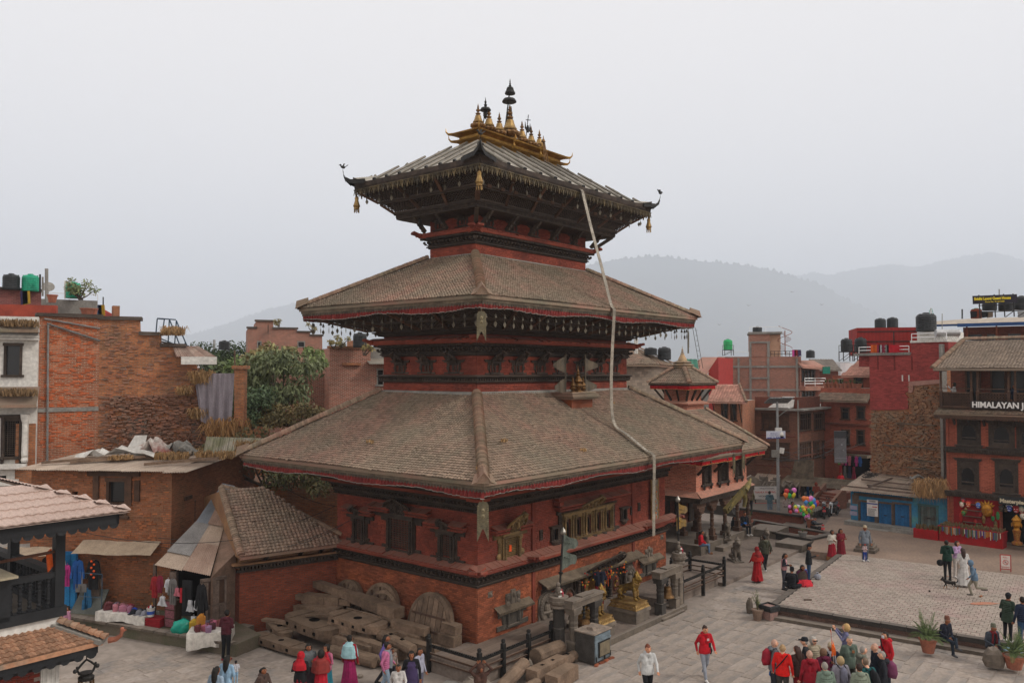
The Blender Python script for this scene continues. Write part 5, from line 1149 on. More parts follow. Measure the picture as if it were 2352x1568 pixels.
def frame(name,label,cat,A,B,z=0,group=None):
 0
 a=V3(((A[0]-CXV)/FV*A[1],A[1],z));b=V3(((B[0]-CXV)/FV*B[1],B[1],z));d=b-a
 o=thing(name,label,cat,a,math.atan2(d.y,d.x),group);o['w']=d.length;return o
def loc(o,x,y,back=0):
 0
 rz=o.rotation_euler.z;ax=V3((cos(rz),sin(rz),0));nn=V3((-sin(rz),cos(rz),0));r=ray(x,y)
 t=((o.location-V3((0,0,CAMH))).dot(nn)+back)/r.dot(nn);p=V3((0,0,CAMH))+r*t;return(p-o.location).dot(ax),p.z-o.location.z
def rect(o,x0,y0,x1,y1,back=0):
 xm=(x0+x1)/2;ym=(y0+y1)/2;a,_=loc(o,x0,ym,back);b,_=loc(o,x1,ym,back);_,zt=loc(o,xm,y0,back);_,zb=loc(o,xm,y1,back);return(a,b,zb,zt)
def holed(m,x0,x1,z0,z1,holes,th=.28,mi=0):
 xs=sorted({x0,x1,*[min(max(h[k],x0),x1)for h in holes for k in(0,1)]});zs=sorted({z0,z1,*[min(max(h[k],z0),z1)for h in holes for k in(2,3)]})
 for i in range(len(xs)-1):
  for j in range(len(zs)-1):
   cx,cz=(xs[i]+xs[i+1])/2,(zs[j]+zs[j+1])/2
   if any(h[0]<cx<h[1]and h[2]<cz<h[3]for h in holes):continue
   m.quad((xs[i],0,zs[j]),(xs[i+1],0,zs[j]),(xs[i+1],0,zs[j+1]),(xs[i],0,zs[j+1]),mi)
 for a,b,c,d in holes:
  a,b,c,d=max(a,x0),min(b,x1),max(c,z0),min(d,z1)
  m.quad((a,0,c),(b,0,c),(b,th,c),(a,th,c),mi);m.quad((a,th,d),(b,th,d),(b,0,d),(a,0,d),mi);m.quad((a,0,c),(a,th,c),(a,th,d),(a,0,d),mi);m.quad((b,th,c),(b,0,c),(b,0,d),(b,th,d),mi)
def shell(o,W,H,dep,wm,holes,z0=0,roofm=None,name='wall'):
 m=MB();holed(m,0,W,z0,H,holes);t=.28
 m.quad((0,dep,z0),(0,0,z0),(0,0,H),(0,dep,H));m.quad((W,0,z0),(W,dep,z0),(W,dep,H),(W,0,H));m.quad((W,dep,z0),(0,dep,z0),(0,dep,H),(W,dep,H));m.quad((0,0,H),(W,0,H),(W,dep,H),(0,dep,H),1)
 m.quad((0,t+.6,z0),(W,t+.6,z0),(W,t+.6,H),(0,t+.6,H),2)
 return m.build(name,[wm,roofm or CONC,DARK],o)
def win(o,h,kind='wood',fm=None,seed=1):
 a,b,c,d=h;w_=b-a;hh=d-c;fm=fm or WOODB;wr=inst('window',None,o,tr(a,0,c));m=MB(seed);t=min(.09,w_*.12)
 if kind in('wood','shutter','plain'):
  m.box(-.02,t,-.05,.12,0,hh);m.box(w_-t,w_+.02,-.05,.12,0,hh);m.box(-.06,w_+.06,-.07,.12,hh-t,hh+.05);m.box(-.1,w_+.1,-.1,.12,-.07,.03)
  n=max(1,round((w_-2*t)/.45))
  for i in range(1,n):x=t+(w_-2*t)*i/n;m.box(x-.025,x+.025,0,.1,0,hh)
  if kind!='plain':m.box(t,w_-t,0,.1,hh*.62,hh*.62+.04)
  m.build('frame',fm,wr)
  m=MB(seed)
  if kind=='shutter':
   for i in range(n):x=t+(w_-2*t)*i/n;q=(w_-2*t)/n;m.box(x+.03,x+q-.03,.04,.07,.04,hh-t);[m.box(x+.06,x+q-.06,.02,.05,z*hh+.03,z*hh+hh*.28)for z in(.02,.34,.66)]
   m.build('shutter',fm,wr)
  else:m.box(t,w_-t,.1,.12,0,hh);m.build('pane',GLASS,wr)
 if kind=='carved':
  m.box(-.08,.06,-.1,.1,-.04,hh);m.box(w_-.06,w_+.08,-.1,.1,-.04,hh);m.box(-.22,w_+.22,-.14,.1,hh-.03,hh+.06);m.box(-.26,w_+.26,-.18,.1,hh+.06,hh+.1);m.box(-.22,w_+.22,-.13,.1,-.12,0);m.box(-.08,w_+.08,-.1,.05,hh*.9,hh)
  for s in(0,w_):turned(m,s,-.1,0,hh,.045)
  m.build('frame',WOOD,wr);m=MB(2);lattice(m,.06,w_-.06,.02,hh-.03,.03,.08,.025);m.build('lattice',[WOOD,DARK],wr)
  for s in(-.02,w_+.02):m=MB(3);m.lathe([(.02,-.3),(.07,-.24),(.06,-.18),(.1,-.1),(.09,-.02)],(s,-.1,0),8);m.build('bracket',WOOD,wr)
 if kind=='arch':
  n=12;r=w_*.3;cz=hh*.58;m.box(-.02,w_+.02,-.06,.1,-.02,hh+.02,0)
  for k in range(3):m.box(-.1-.04*k,w_+.1+.04*k,-.1-.03*k,.1,hh+.05*k,hh+.045+.05*k)
  for k in range(3):m.box(0-.06*k,w_+.06*k,-.12-.05*k,.1,-.06-.08*(2-k)-0,-0-.08*(2-k))
  carve(m,.02,w_-.02,hh*.9,hh,-.07,.08,seed);carve(m,.02,w_*.16,.1,hh*.85,-.07,.08,seed);carve(m,w_*.84,w_-.02,.1,hh*.85,-.07,.08,seed)
  m.build('carved_surround',WOOD,wr);m=MB(2)
  pts=[(w_/2+r*cos(pi*k/n),cz+r*sin(pi*k/n)*1.05)for k in range(n+1)]+[(w_/2-r,hh*.2),(w_/2+r,hh*.2)];m.prism(pts,-.066,-.062);m.build('pane',GLASS,wr)
  m=MB(3)
  for k in range(n):p,q=pts[k],pts[k+1];m.beam((p[0],-.08,p[1]),(q[0],-.08,q[1]),.06,.05,up=(0,1,0))
  m.box(w_/2-r,w_/2+r,-.09,-.05,hh*.27,hh*.31);m.build('arch_moulding',WOOD,wr)
 return wr
def tile_roof(o,pts,w_=.16,l_=.14,lim=0,mt=None,seed=1,name='roof',thick=.1,eave=True,par_lbl=None):
 0
 e0,e1,t1,t0=map(V3,pts);mt=mt or TILE;m=MB();dn=V3((0,0,-thick));m.quad(e0,e1,t1,t0);m.quad(e1+dn,e0+dn,t0+dn,t1+dn);m.quad(e0+dn,e1+dn,e1,e0);m.quad(e1+dn,t1+dn,t1,e1);m.quad(t0+dn,e0+dn,e0,t0)
 r=m.build(name,mt,o);pieces('tile','tiles',r,mt,[tile_proto(w_*1.05,l_,k)for k in range(6)],slope_tiles(e0,e1,t0,t1,w_,l_,seed),lim);return r
def ridge(o,a,b,r=.12,mt=None,seed=1):m=MB();hip(m,a,b,r,7,.09,seed);return m.build('ridge_tiles',mt or RIDGE,o,kind='stuff')
def corrug(o,c,mt,name='sheet',wave=.09,amp=.02,n=None,seed=1):
 0
 c=[V3(p)for p in c];m=MB(seed);L=(c[1]-c[0]).length;n=n or max(4,int(L/wave)*2);nn=(c[1]-c[0]).cross(c[3]-c[0]).normalized()
 for i in range(n):
  s0,s1=i/n,(i+1)/n;f=lambda s,k:nn*(amp if k%2 else-amp)
  a,b=c[0].lerp(c[1],s0)+f(0,i),c[0].lerp(c[1],s1)+f(0,i+1);d,e=c[3].lerp(c[2],s0)+f(0,i),c[3].lerp(c[2],s1)+f(0,i+1)
  m.quad(a,b,e,d);m.quad(d-nn*.01,e-nn*.01,b-nn*.01,a-nn*.01)
 return m.build(name,mt,o)
def tank(p,r,h,label,col='black',group='water tanks on the roofs',stand=0):
 o=thing('water_tank',label,'water tank',p,0,group);m=MB(1);pr=[(r*.97,0),(r,.03*h)];n=7
 for k in range(n):z=h*(.06+.76*k/n);pr+=[(r,z),(r*1.03,z+h*.02),(r*1.03,z+h*.04),(r,z+h*.06)]
 pr+=[(r*.98,h*.84),(r*.8,h*.93),(r*.4,h*.97)];m.lathe(pr,(0,0,0),20);m.build('body',{'black':BLACKP,'green':mat('green_plastic','1d8a6a','177258',3,rough=.5,rnd=.03,bump=.05),'green2':mat('green_plastic_b','2a9a5a','228048',3,rough=.5,rnd=.03),'rust':mat('rust_plastic','7a3a26','642f20',3)}[col],o,smooth=False)
 m=MB(2);m.lathe([(r*.36,h*.95),(r*.36,h*1),(r*.3,h*1.03)],(0,0,0),12)
 for k in range(4):a=k*pi/2+.4;m.cbox((r*.82*cos(a),r*.82*sin(a),h*.9),(.12*r,.3*r,.1*h),Euler((0,0,a)))
 m.build('lid',BLACKP if col=='black' else _mc.get('green_plastic',BLACKP),o)
 if stand:
  m=MB(3)
  for sx in(-1,1):
   for sy in(-1,1):m.beam((sx*r,sy*r,-stand),(sx*r,sy*r,0),.05,.05)
   m.beam((sx*r,-r,-.03),(sx*r,r,-.03),.05,.05);m.beam((-r,sx*r,-.03),(r,sx*r,-.03),.05,.05);m.beam((-r,sx*r,-stand),(r,sx*r,-.1),.03,.03);m.beam((sx*r,-r,.45),(sx*r,r,.45),.03,.03);m.beam((-r,sx*r,.45),(r,sx*r,.45),.03,.03)
   for sy in(-1,1):m.beam((sx*r,sy*r,0),(sx*r,sy*r,.45),.03,.03)
  m.build('stand',IRON,o)
 return o
def railm(o,P,h=.8,mt=None,n=3,name='railing',step=1.2):
 m=MB(1);mt=mt or CHROME
 for i in range(len(P)-1):
  a,b=V3(P[i]),V3(P[i+1])
  for k in range(n):z=V3((0,0,h*(k+1)/n));m.tube([a+z,b+z],.025,5)
  q=max(1,int((b-a).length/step))
  for k in range(q+1):p=a.lerp(b,k/q);m.tube([p,p+V3((0,0,h))],.025,5)
 return m.build(name,mt,o)
def tuft(p,r,h,n,label,cols=('7d6140','8f7350'),seed=1,droop=.5,name='dry_grass',flat=1):
 rr=RN(seed);m=MB(seed)
 for k in range(n):
  a=rr.u(0,6.28);d=rr.random()**.5*r;b=V3((cos(a)*d,sin(a)*d*flat,rr.u(-.1,.3)*h));L=h*rr.u(.5,1.2);o=V3((rr.u(-1,1),rr.u(-1,1)*flat,0))*L*droop
  c=b+o*.5+V3((0,0,L*.7));e=b+o+V3((0,0,L*(1-droop*rr.u(.6,1.9))));wv=V3((rr.u(-1,1),rr.u(-1,1),0)).normalized()*.022*max(1,h)
  m.add([b-wv,b+wv,c+wv*.7,e,c-wv*.7],[(0,1,2,4),(4,2,3)])
 o=m.build(name,mat('straw_'+cols[0],cols[0],cols[1],3,rnd=.35,bump=0));o.location=p;tag(o,label,'dry grass',kind='stuff');return o
def foliage(p,rx,ry,rz,n,label,cols,leaf=.09,seed=1,name='bush',clumps=9,stem=True,shape=1,cat='bush',asp=2,droop=.4,group=None):
 0
 o=thing(name,label,cat,p,0,group);rr=RN(seed);cl=[]
 for k in range(clumps):
  a=rr.u(0,6.28);e=rr.u(0,1);d=rr.u(.35,.85);cl.append(V3((cos(a)*rx*d,sin(a)*ry*d,rz*(.3+1.35*e*(1 if d<.7 else.8)))))
 if stem:
  m=MB(seed)
  for c in cl:q=c*.5+V3((rr.u(-.1,.1),0,-c.z*.08));m.tube([(rr.u(-.1,.1),rr.u(-.1,.1),0),q,c],[.06,.035,.012],5)
  m.build('trunk' if cat=='tree' else 'stems',mat('bark','4a4036','3a322b',6,bump=.5),o)
 rs=np.random.RandomState(seed);k=rs.randint(0,clumps,n);cc=np.array([tuple(c)for c in cl])[k];rad=np.array([rx,ry,rz])*.42*shape
 v=rs.normal(size=(n,3));v/=np.linalg.norm(v,axis=1)[:,None];pos=cc+v*rad*(rs.rand(n,1)**.45)
 ld=v*.6+rs.normal(size=(n,3))*.5;ld[:,2]-=droop;ld/=np.linalg.norm(ld,axis=1)[:,None];sd=np.cross(ld,rs.normal(size=(n,3)));sd/=np.linalg.norm(sd,axis=1)[:,None]+1e-6
 L=leaf*rs.uniform(.6,1.3,(n,1));V=np.stack([pos-ld*L,pos+sd*L/asp,pos+ld*L,pos-sd*L/asp],1).reshape(-1,3);F=np.arange(n*4).reshape(-1,4)
 obj('crown' if cat=='tree' else 'leaves',to_mesh('leaves',V,F,mat('leaf_'+cols[0]+cols[1],cols[0],cols[1],1.1,rnd=.4,bump=0,rough=.6),None,rs.rand(n)),o,kind='stuff');return o
def garment(o,x,z,col,w_=.42,h=.6,y=-.1,kind='shirt',seed=1,name='garment',lbl=None,root=None):
 m=MB(seed);rr=RN(seed);q=w_/2
 if kind=='shirt':pts=[(-q*.25,0),(-q*.7,-h*.08),(-q*1.15,-h*.62),(-q*.85,-h*.66),(-q*.62,-h*.3),(-q*.6,-h),(q*.6,-h),(q*.62,-h*.3),(q*.85,-h*.66),(q*1.15,-h*.62),(q*.7,-h*.08),(q*.25,0),(0,-h*.06)]
 elif kind=='trousers':pts=[(-q*.5,0),(-q*.62,-h*.5),(-q*.75,-h),(-q*.2,-h),(-q*.02,-h*.35),(q*.1,-h),(q*.7,-h),(q*.6,-h*.5),(q*.5,0)]
 elif kind=='dress':pts=[(-q*.3,0),(-q*.5,-h*.1),(-q*.4,-h*.4),(-q,-h),(-q*.5,-h*.96),(0,-h*1.02),(q*.5,-h*.97),(q,-h),(q*.4,-h*.4),(q*.5,-h*.1),(q*.3,0)]
 else:pts=[(-q,0),(-q,-h),(q,-h),(q,0)]
 m.prism([(x+a+rr.u(-.01,.01),z+b)for a,b in pts],y-.05-rr.random()*.02,y,0)
 for k in range(3):xx=x+q*rr.u(-.4,.4);m.box(xx-.015,xx+.015,y-.075,y-.05,z-h*.95,z-h*.2,0)
 m.tube([(x,y-.02,z+.07),(x,y-.02,z)],.008,4,0)
 g=m.build(name,cloth(col),o);return g
for i,(x,y,z)in enumerate(((-.2,-1.3,7.15),(3.2,-2,6.65),(8.6,.3,8.05),(-1.6,3.5,6.95),(-2.2,-2.1,6.5),(5.2,1.7,13.2),(1.8,1.6,13.15))):tuft(T(x,y,z),.12,.13,30,['small dry weed on the lowest roof near the front corner','dry weed above the front eave','dry weed near the right of the lowest roof','dry weed on the left slope of the lowest roof','dry weed by the front hip end','dry weed high on the middle roof','dry weed by the middle roof hip'][i],seed=90+i)
an=frame('annex_building','low brick annex with a worn clay tile roof joining the back corner of the temple','building',(556,29.8),(779,31.95))
W_=an['w'];m=MB();m.box(0,W_,0,2.2,0,2.3);m.build('lower_wall',mat('annex_brick','84402a','6b3222',1.2,kind='brick',p=(.22,.066,.01,'5f4236'),rnd=.1,bump=.5),an)
m=MB();m.box(-.02,W_,.06,2.2,2.3,2.95);m.build('upper_wall',mat('annex_plaster','7f6044','6d4f3a',2,rnd=0,bump=.4),an)
m=MB();m.box(-.12,W_,-.12,.05,2.22,2.3);m.box(-.2,W_,-.2,.05,2.42,2.48);m.build('cornice',WOOD,an)
pieces('dentil','dentils',an,WOOD,[(boxv(-.04,.04,-.16,0,-.06,.06),BOXF,.5)],[tr(.05+.13*k,0,2.36)for k in range(int(W_/.13))],0)
m=MB();m.box(-.3,W_,-.3,.1,2.5,2.56,None,.01);m.build('brick_ledge',mat('annex_plaster'),an)
for x in(.9,2.2,3):m=MB();m.beam((x,0,2.5),(x,-.42,2.84),.09,.1);m.build('strut',WOOD,an)
tile_roof(an,((-.15,-.55,2.86),(W_+.1,-.6,2.9),(1.5,1.9,4.5),(-.1,2,4.95)),.15,.14,0,seed=8)
ridge(an,(-.12,-.5,2.95),(-.12,2,5.02),.13);ridge(an,(-.1,2,5),(1.6,2.1,4.5),.12,seed=2);ridge(an,(1.6,2,4.5),(W_+.1,-.3,3.1),.12,seed=3)
m=MB();m.quad((-.15,-.5,2.8),(-.15,4.2,2.8),(-.15,4.2,4.4),(-.15,1.9,4.9));m.build('gable',mat('annex_plaster'),an)
ob=frame('old_brick_house','two storey crumbling brown brick house under a flat rusty tin roof','building',(78,32),(397,31.4));W_=ob['w'];H_=5.62
hs_=[rect(ob,246,1100,292,1186),rect(ob,165,1128,178,1158)]
shell(ob,W_,H_,7.6,B_TAN,hs_,roofm=MUD)
win(ob,hs_[0],'plain',WOODB)
a,b,c,d=rect(ob,222,1084,300,1092);m=MB();m.box(a-.3,b+.4,-.14,0,c,d+.04);m.box(a-.1,a+.12,-.08,0,c-1.1,c);m.box(b-.1,b+.08,-.08,0,c-1.1,c);m.box(b+.2,b+.4,-.08,0,c-.95,c-.15);m.build('lintel',WOODB,ob)
a,b,c,d=rect(ob,253,1152,290,1186);m=MB();lattice(m,a,b,c,d,0,.07,.02,diag=True);m.build('lattice',[WOODB,DARK],ob)
pl=[];rr=RN(3)
for k in range(420):
 x=rr.u(.1,W_-.1);z=rr.u(2.6,5.5)if k%3 else rr.u(.6,2.6)
 if any(h[0]-.15<x<h[1]+.15 and h[2]-.1<z<h[3]+.1 for h in hs_):continue
 pl.append(tr(x,rr.u(-.012,.02),round(z/.075)*.075+.0375,rr.u(-.1,.1),(.2*rr.u(.6,1.1),.06,.058)))
pieces('brick','bricks',ob,mat('loose_brick_tan','9a5a34','6a4632',3,rnd=.3,bump=.4),kv,pl,300)
ax_=ob.rotation_euler.z
side=empty('side_wall',parent=ob);side.matrix_local=tr(W_,0,0,pi/2-ax_-R(1));side.location=(W_+.01,0,0)
m=MB();m.box(0,7.6,-.02,.3,0,H_-.1);m.build('wall',B_TAN,side)
m=MB();m.box(1,5.6,-.14,0,4.35,4.5);m.box(1,1.5,-.08,0,3.9,4.35);m.box(5,5.6,-.08,0,3.9,4.35);m.box(1.8,4.8,-.06,-.02,2.9,4.3,1)
for k in range(6):turned(m,1.9+k*.56,-.12,2.95,4.25,.06)
m.box(1.6,5,-.16,0,2.75,2.92);m.box(1,5.4,-.1,0,2.55,2.75);m.build('carved_window',[WOODB,DARK],side)
tr_=thing('tin_roof','flat rusty tin sheets roofing the old brick house, weighted with poles','roof',ob.location,ax_)
TIN=mat('dusty_tin','9a8c7e','857467',.8,rough=.75,rnd=.14,bump=.1,metal=.1)
for k in range(7):corrug(tr_,[(-.3+k*(W_+.3)/7,-.55,5.68-.02*(k%2)),(-.3+(k+1)*(W_+.3)/7+.05,-.55,5.68),(-.3+(k+1)*(W_+.3)/7+.05,3.6,5.92),(-.3+k*(W_+.3)/7,3.6,5.92)],TIN,seed=k)
for k in range(4):corrug(tr_,[(W_,-.7+k*2,5.65+.06*k),(W_+.65,-.2+k*2,5.62+.1*k),(W_+.75,1.9+k*2,5.75+.1*k),(W_,1.4+k*2,5.75+.08*k)],TIN,seed=k)
for i,(a,b)in enumerate(((W_-1.2,.2),(W_-.9,1.2),(1.2,.6),(2.4,1.3),(.2,.3))):m=MB(i);m.beam((a,b,5.85),(a+2.4,b+1.2,5.98),.13,.1,None,j=.02);o=m.build('pole',LOG,tr_)
m=MB(3);rr=RN(5)
def crumple(label,p,w_,d_,h_,col,seed,name='crumpled_sheet'):
 rr=RN(seed);n=8;Z=[[rr.u(0,h_)for _ in range(n+1)]for _ in range(n+1)];m=MB(seed);m.grid(lambda u,v:(w_*(u-.5)+rr.u(-.03,.03),d_*(v-.5),Z[int(u*n)][int(v*n)]*(sin(pi*u)*.7+.3)),n,n)
 o=tag(m.build(name,col),label,'sheeting');o.location=p;return o
crumple('long crumpled grey tarpaulin on the tin roof',ob.location+V3((2.6,1.8,5.95)),3.2,1.2,.45,WHITEW,1);crumple('heap of torn whitish plastic in the middle of the tin roof',ob.location+V3((3.7,2.2,5.95)),1.6,.8,.75,mat('torn_plastic','a29c94','6c3a34',2.2,rnd=.2),2);crumple('small dark tarpaulin heap against the wall on the tin roof',ob.location+V3((4.6,2.6,5.95)),1.4,.9,.6,CONC,3)
cs=thing('corrugated_panel','loose mossy corrugated panel leaning against the old wall','panel',ob.location+V3((5.4,3.2,5.9)),0);corrug(cs,[(0,0,0),(2.6,.1,-.05),(2.6,.5,.62),(0,.4,.7)],mat('mossy_tin','6b6a52','8a8478',2,rough=.7))
for i,(x,y,r,h,q)in enumerate(((5,1,.7,.3,500),(6.6,1.4,.8,.3,500),(4.3,2.6,.5,.35,300),(7.6,2.9,.7,.6,500),(3,.9,.5,.2,250))):tuft(ob.location+V3((x,y,5.9)),r,h,q,['flat tuft of dry grass in the middle of the tin roof','long dry grass mat near the right of the tin roof','dry weeds by the tarpaulin heap','dry grass below the doorway above the tin roof','small dry tuft near the roof edge'][i],seed=i,flat=.5)
m=MB(1);a,b,c,d=rect(ob,308,1190,372,1216);x0=a-2;n=20
m.grid(lambda u,v:(x0+(b-x0)*u,-.05-.75*v+.02*sin(u*40),2.98+.02*sin(u*9)-.36*v),n,2);o=m.build('cloth_awning',mat('dusty_canvas','8f7f6c','7a6b5b',3,rough=.95,rnd=0,bump=.3),None);o.location=ob.location;o.rotation_euler=(0,0,ax_);tag(o,'dusty beige canvas awning strip along the old brick house','awning')
cc=thing('cable_coil','coil of black cable hanging on the corner of the old brick house','cable',ob.location+V3((W_-.45,-.35,1.9)),ax_)
for k in range(6):m=MB(k);n=18;r=.24+.02*k;m.tube([(r*cos(2*pi*i/n),-.02*k,r*sin(2*pi*i/n))for i in range(n+1)],.014,4);m.build('loop',BLACKP,cc)
ub=frame('orange_brick_building','tall bright orange brick building with a dark flat coping','building',(87,35.2),(228,36.6),0);W_=ub['w'];shell(ub,W_,11.75,6,B_ORW,[],4)
m=MB();m.box(-.1,W_+.1,-.14,.3,11.75,11.9,None,.02);m.build('coping',mat('dark_coping','3c332e','4c433c',3),ub)
m=MB();m.tube([(.3,-.1,11.45),(W_,-.1,10.75)],.05,6);m.tube([(.35,-.1,11.4),(.42,-.1,5.5)],.045,6);m.tube([(.2,-.08,11.65),(W_,-.08,11.3)],.04,6);m.build('drain_pipe',mat('grey_pipe','6d6a68','55524f',3),ub)
m=MB();m.box(-.1,W_,-.06,0,7.66,7.84);m.build('concrete_band',CONC,ub)
pl=[];rr=RN(8)
for k in range(300):z=round(rr.u(6,11.5)/.075)*.075+.0375;pl.append(tr(rr.u(.2,W_-.2),rr.u(-.006,.006),z,0,(.2,.05,.06)))
pieces('brick','bricks',ub,mat('loose_brick_orange','b05a32','7d3f28',3,rnd=.25,bump=.3),kv,pl,300)
old=frame('ruined_brick_building','weathered old brick building with a stepped broken top and collapsed face','building',(228,36.6),(550,38.6),0);W_=old['w']
st=[(228,733),(320,733),(321,769),(369,769),(370,794),(421,796),(422,830),(452,838),(455,872),(470,905),(478,950),(500,985),(528,1010),(548,1040)]
P_=[loc(old,*p)for p in st];m=MB(1);top=P_
for i in range(len(top)-1):
 (xa,za),(xb,zb)=top[i],top[i+1]
 if xb-xa>.02:m.add([(xa,0,3.5),(xb,0,3.5),(xb,0,zb),(xa,0,za),(xa,.6,3.5),(xb,.6,3.5),(xb,.6,zb),(xa,.6,za)],[(0,1,2,3),(5,4,7,6),(3,2,6,7),(0,3,7,4),(1,5,6,2)])
m.build('wall',B_OLD,old)
m=MB(2)
for i in(0,2,4):(xa,za),(xb,zb)=top[i],top[i+1];m.box(xa-.05,xb+.1,-.12,.65,min(za,zb)-.02,min(za,zb)+.14,None,.015)
m.build('coping',mat('dark_coping'),old,kind='stuff')
pl=[];rr=RN(4)
for k in range(1500):
 f=rr.random();x=rr.u(.1,W_-.3);zt=np.interp(x,[p[0]for p in top],[p[1]for p in top]);z=rr.u(5.7,zt-.1)if f<.4 else rr.u(5.8,min(8.3,zt-.1))
 rough=z<8.3 and x>.4
 pl.append(tr(x,(rr.u(-.12,.02)if rough else rr.u(-.015,.01)),z,rr.u(-.3,.3)*(1 if rough else.2),(.22*rr.u(.6,1.2),.14 if rough else.06,.062*rr.u(.8,1.2)),ry=rr.u(-.08,.08)*rough))
pieces('brick','bricks',old,mat('loose_brick_old','7d5340','645246',3,rnd=.35,bump=.5),kv,pl,300)
def leaf_door(o,r,mt,y=-.04):
 a,b,c,d=r;e=empty('door',parent=o);m=MB(1);m.box(a,b,0,.02,c,d,1);m.box(a-.08,a+.04,-.1,0,c,d+.1);m.box(b-.04,b+.08,-.1,0,c,d+.1);m.box(a-.1,b+.1,-.12,0,d,d+.12);m.build('frame',[mt,DARK],e);n=4
 for k in range(n):m=MB(k);m.box(a+.05+(b-a-.1)*k/n+.01,a+.05+(b-a-.1)*(k+1)/n-.01,y-.03,y+.02,c,d);m.build('plank',mt,e)
 return e
OLDW=mat('grey_old_wood','5f5148','463b34',4,rough=.9,rnd=.2,bump=.5)
leaf_door(old,rect(old,445,976,484,1042,-.1),OLDW,-.06);leaf_door(old,rect(old,299,966,332,1006,-.1),OLDW,-.06)
m=MB();a,b,c,d=rect(old,292,1000,332,1030,-.3);m.add([(a,-.6,c),(b,-.6,c),(b+.1,-.2,d),(a+.3,-.2,d)],[(0,1,2,3)]);m.add([(a,-.58,c),(b,-.58,c),(b+.1,-.18,d),(a+.3,-.18,d)],[(3,2,1,0)]);m.build('leaning_board',WHITEW,old)
for i,(x,y,r,h,n_)in enumerate(((520,1000,.8,.9,1500),(456,960,.35,.5,300),(425,905,.3,.4,200),(462,880,.45,.6,350),(540,1035,.7,.8,1000),(398,770,.5,.4,350),(470,1040,.9,.4,600))):
 sx,sz=loc(old,x,y);p=old.matrix_basis@V3((sx,-.35,sz));tuft(p,r,h,n_,['large overhanging mass of dry grass at the right end of the ruin','dry grass hanging over the ruined face above the doorway','straw tuft high on the ruined wall','dry tuft beside the little tin awning','lower dry grass mass hanging beside the tin roof edge','dry grass on top of the stepped wall','dry grass under the ruin doorway'][i],cols=('8a6440','9c7a50')if i in(0,4)else('7d6140','8f7350'),seed=i+20,droop=.75)
a,b,c,d=rect(old,407,812,456,826);so=thing('small_awning','little rusty tin awning on the end of the ruined wall','awning',old.matrix_basis@V3((a,-.1,d)),old.rotation_euler.z);corrug(so,[(0,-.8,-.15),(b-a+.8,-.7,-.15),(b-a,.2,.35),(-.2,.2,.35)],mat('rusty_tin','7d655a','96867b',2));m=MB();m.box(.2,b-a+.8,-.85,-.8,-.5,-.15);m.build('plaster_slab',WHITEW,so)
sx,sz=loc(old,358,771);bs_=thing('stair_frame','blue steel stair frame standing on top of the ruined wall','frame',old.matrix_basis@V3((sx,.9,0)),old.rotation_euler.z)
L_=lambda x,y:(loc(old,x,y,.9)[0]-sx,0,loc(old,x,y,.9)[1])
BLUEI=mat('blue_iron','2f4356','3e4a55',3,rough=.6,metal=.2)
def bar(a,b,dy=0,r=.03,mt=None):m=MB();a=L_(*a);b=L_(*b);m.tube([(a[0],dy,a[2]),(b[0],dy,b[2])],r,5);m.build('bar',mt or BLUEI,bs_)
for a,b,dy in(((358,768),(361,732),0),((371,768),(376,732),.5),((386,790),(389,732),0),((400,790),(404,734),.5),((361,731),(404,734),0),((389,733),(412,790),0),((404,735),(425,785),.5),((425,785),(441,817),.5),((412,790),(420,812),0),((370,778),(425,800),0),((425,785),(421,812),.5),((361,731),(376,732),.25)):bar(a,b,dy)
m=MB();a=L_(372,785);b=L_(446,800);m.beam((a[0],.2,a[2]),(b[0],.2,b[2]),.9,.06);m.build('stair_board',mat('dark_coping'),bs_)
wb=frame('white_building','white plastered building with dark carved windows and grassy ledges','building',(-160,33.6),(87,35),0);W_=wb['w']
h_=[rect(wb,10,790,50,862),rect(wb,8,957,48,1048),rect(wb,-6,1092,14,1113)]
shell(wb,W_,rect(wb,40,727,60,730)[3],5,WHITEW,h_,2)
win(wb,h_[0],'plain',WOOD);win(wb,h_[1],'carved')
for y in(757,770,776):a,b,c,d=rect(wb,0,y,80,y+5);m=MB();m.box(0,W_+.05,-.3-0,0,c,d);m.build('cornice',WHITEW,wb)
a,b,c,d=rect(wb,0,766,80,772);pieces('bracket','brackets',wb,WHITEW,[(boxv(-.06,.06,-.26,0,-.05,.05),BOXF,.5)],[tr(W_-.15-.22*k,0,c)for k in range(24)],0)
for y0,y1,nm in((745,758,'upper'),(888,928,'lower')):
 a,b,c,d=rect(wb,0,y0,80,y1);m=MB();m.add([(0,-.75,c),(W_+.1,-.75,c),(W_+.1,0,d),(0,0,d)],[(0,1,2,3)]);m.add([(0,-.75,c-.12),(W_+.1,-.75,c-.12),(W_+.1,0,c-.12),(0,0,c-.12)],[(3,2,1,0)]);m.add([(0,-.75,c-.12),(W_+.1,-.75,c-.12),(W_+.1,-.75,c),(0,-.75,c)],[(0,1,2,3)]);m.build('tiled_ledge',TILE,wb)
 for q in range(2):p=wb.matrix_basis@V3((W_-1-q*1.9,-.35,(c+d)/2));tuft(p,1.2,.32,800,'%s dry grass growing on the %s ledge of the white building'%(('thick','sparse')[q],nm),seed=40+q+len(nm),cols=('5e4c38','755e42'),flat=.35)
a,b,c,d=rect(wb,52,950,66,1060);m=MB();m.box(a,b,-.2,0,c,d);m.lathe([(.1,0),(.14,.1),(.08,.2),(.12,.3),(.1,(d-c)*.8),(.16,(d-c)*.9),(.18,d-c)],((a+b)/2,-.22,c),10);m.box(-1,W_-.3,-.35,0,c-.25,c-.05);m.build('moulded_column',WHITEW,wb)
m=MB();m.box(W_-.75,W_-.02,-.04,.2,2.2,7.2);m.build('exposed_brick',B_OLD,wb)
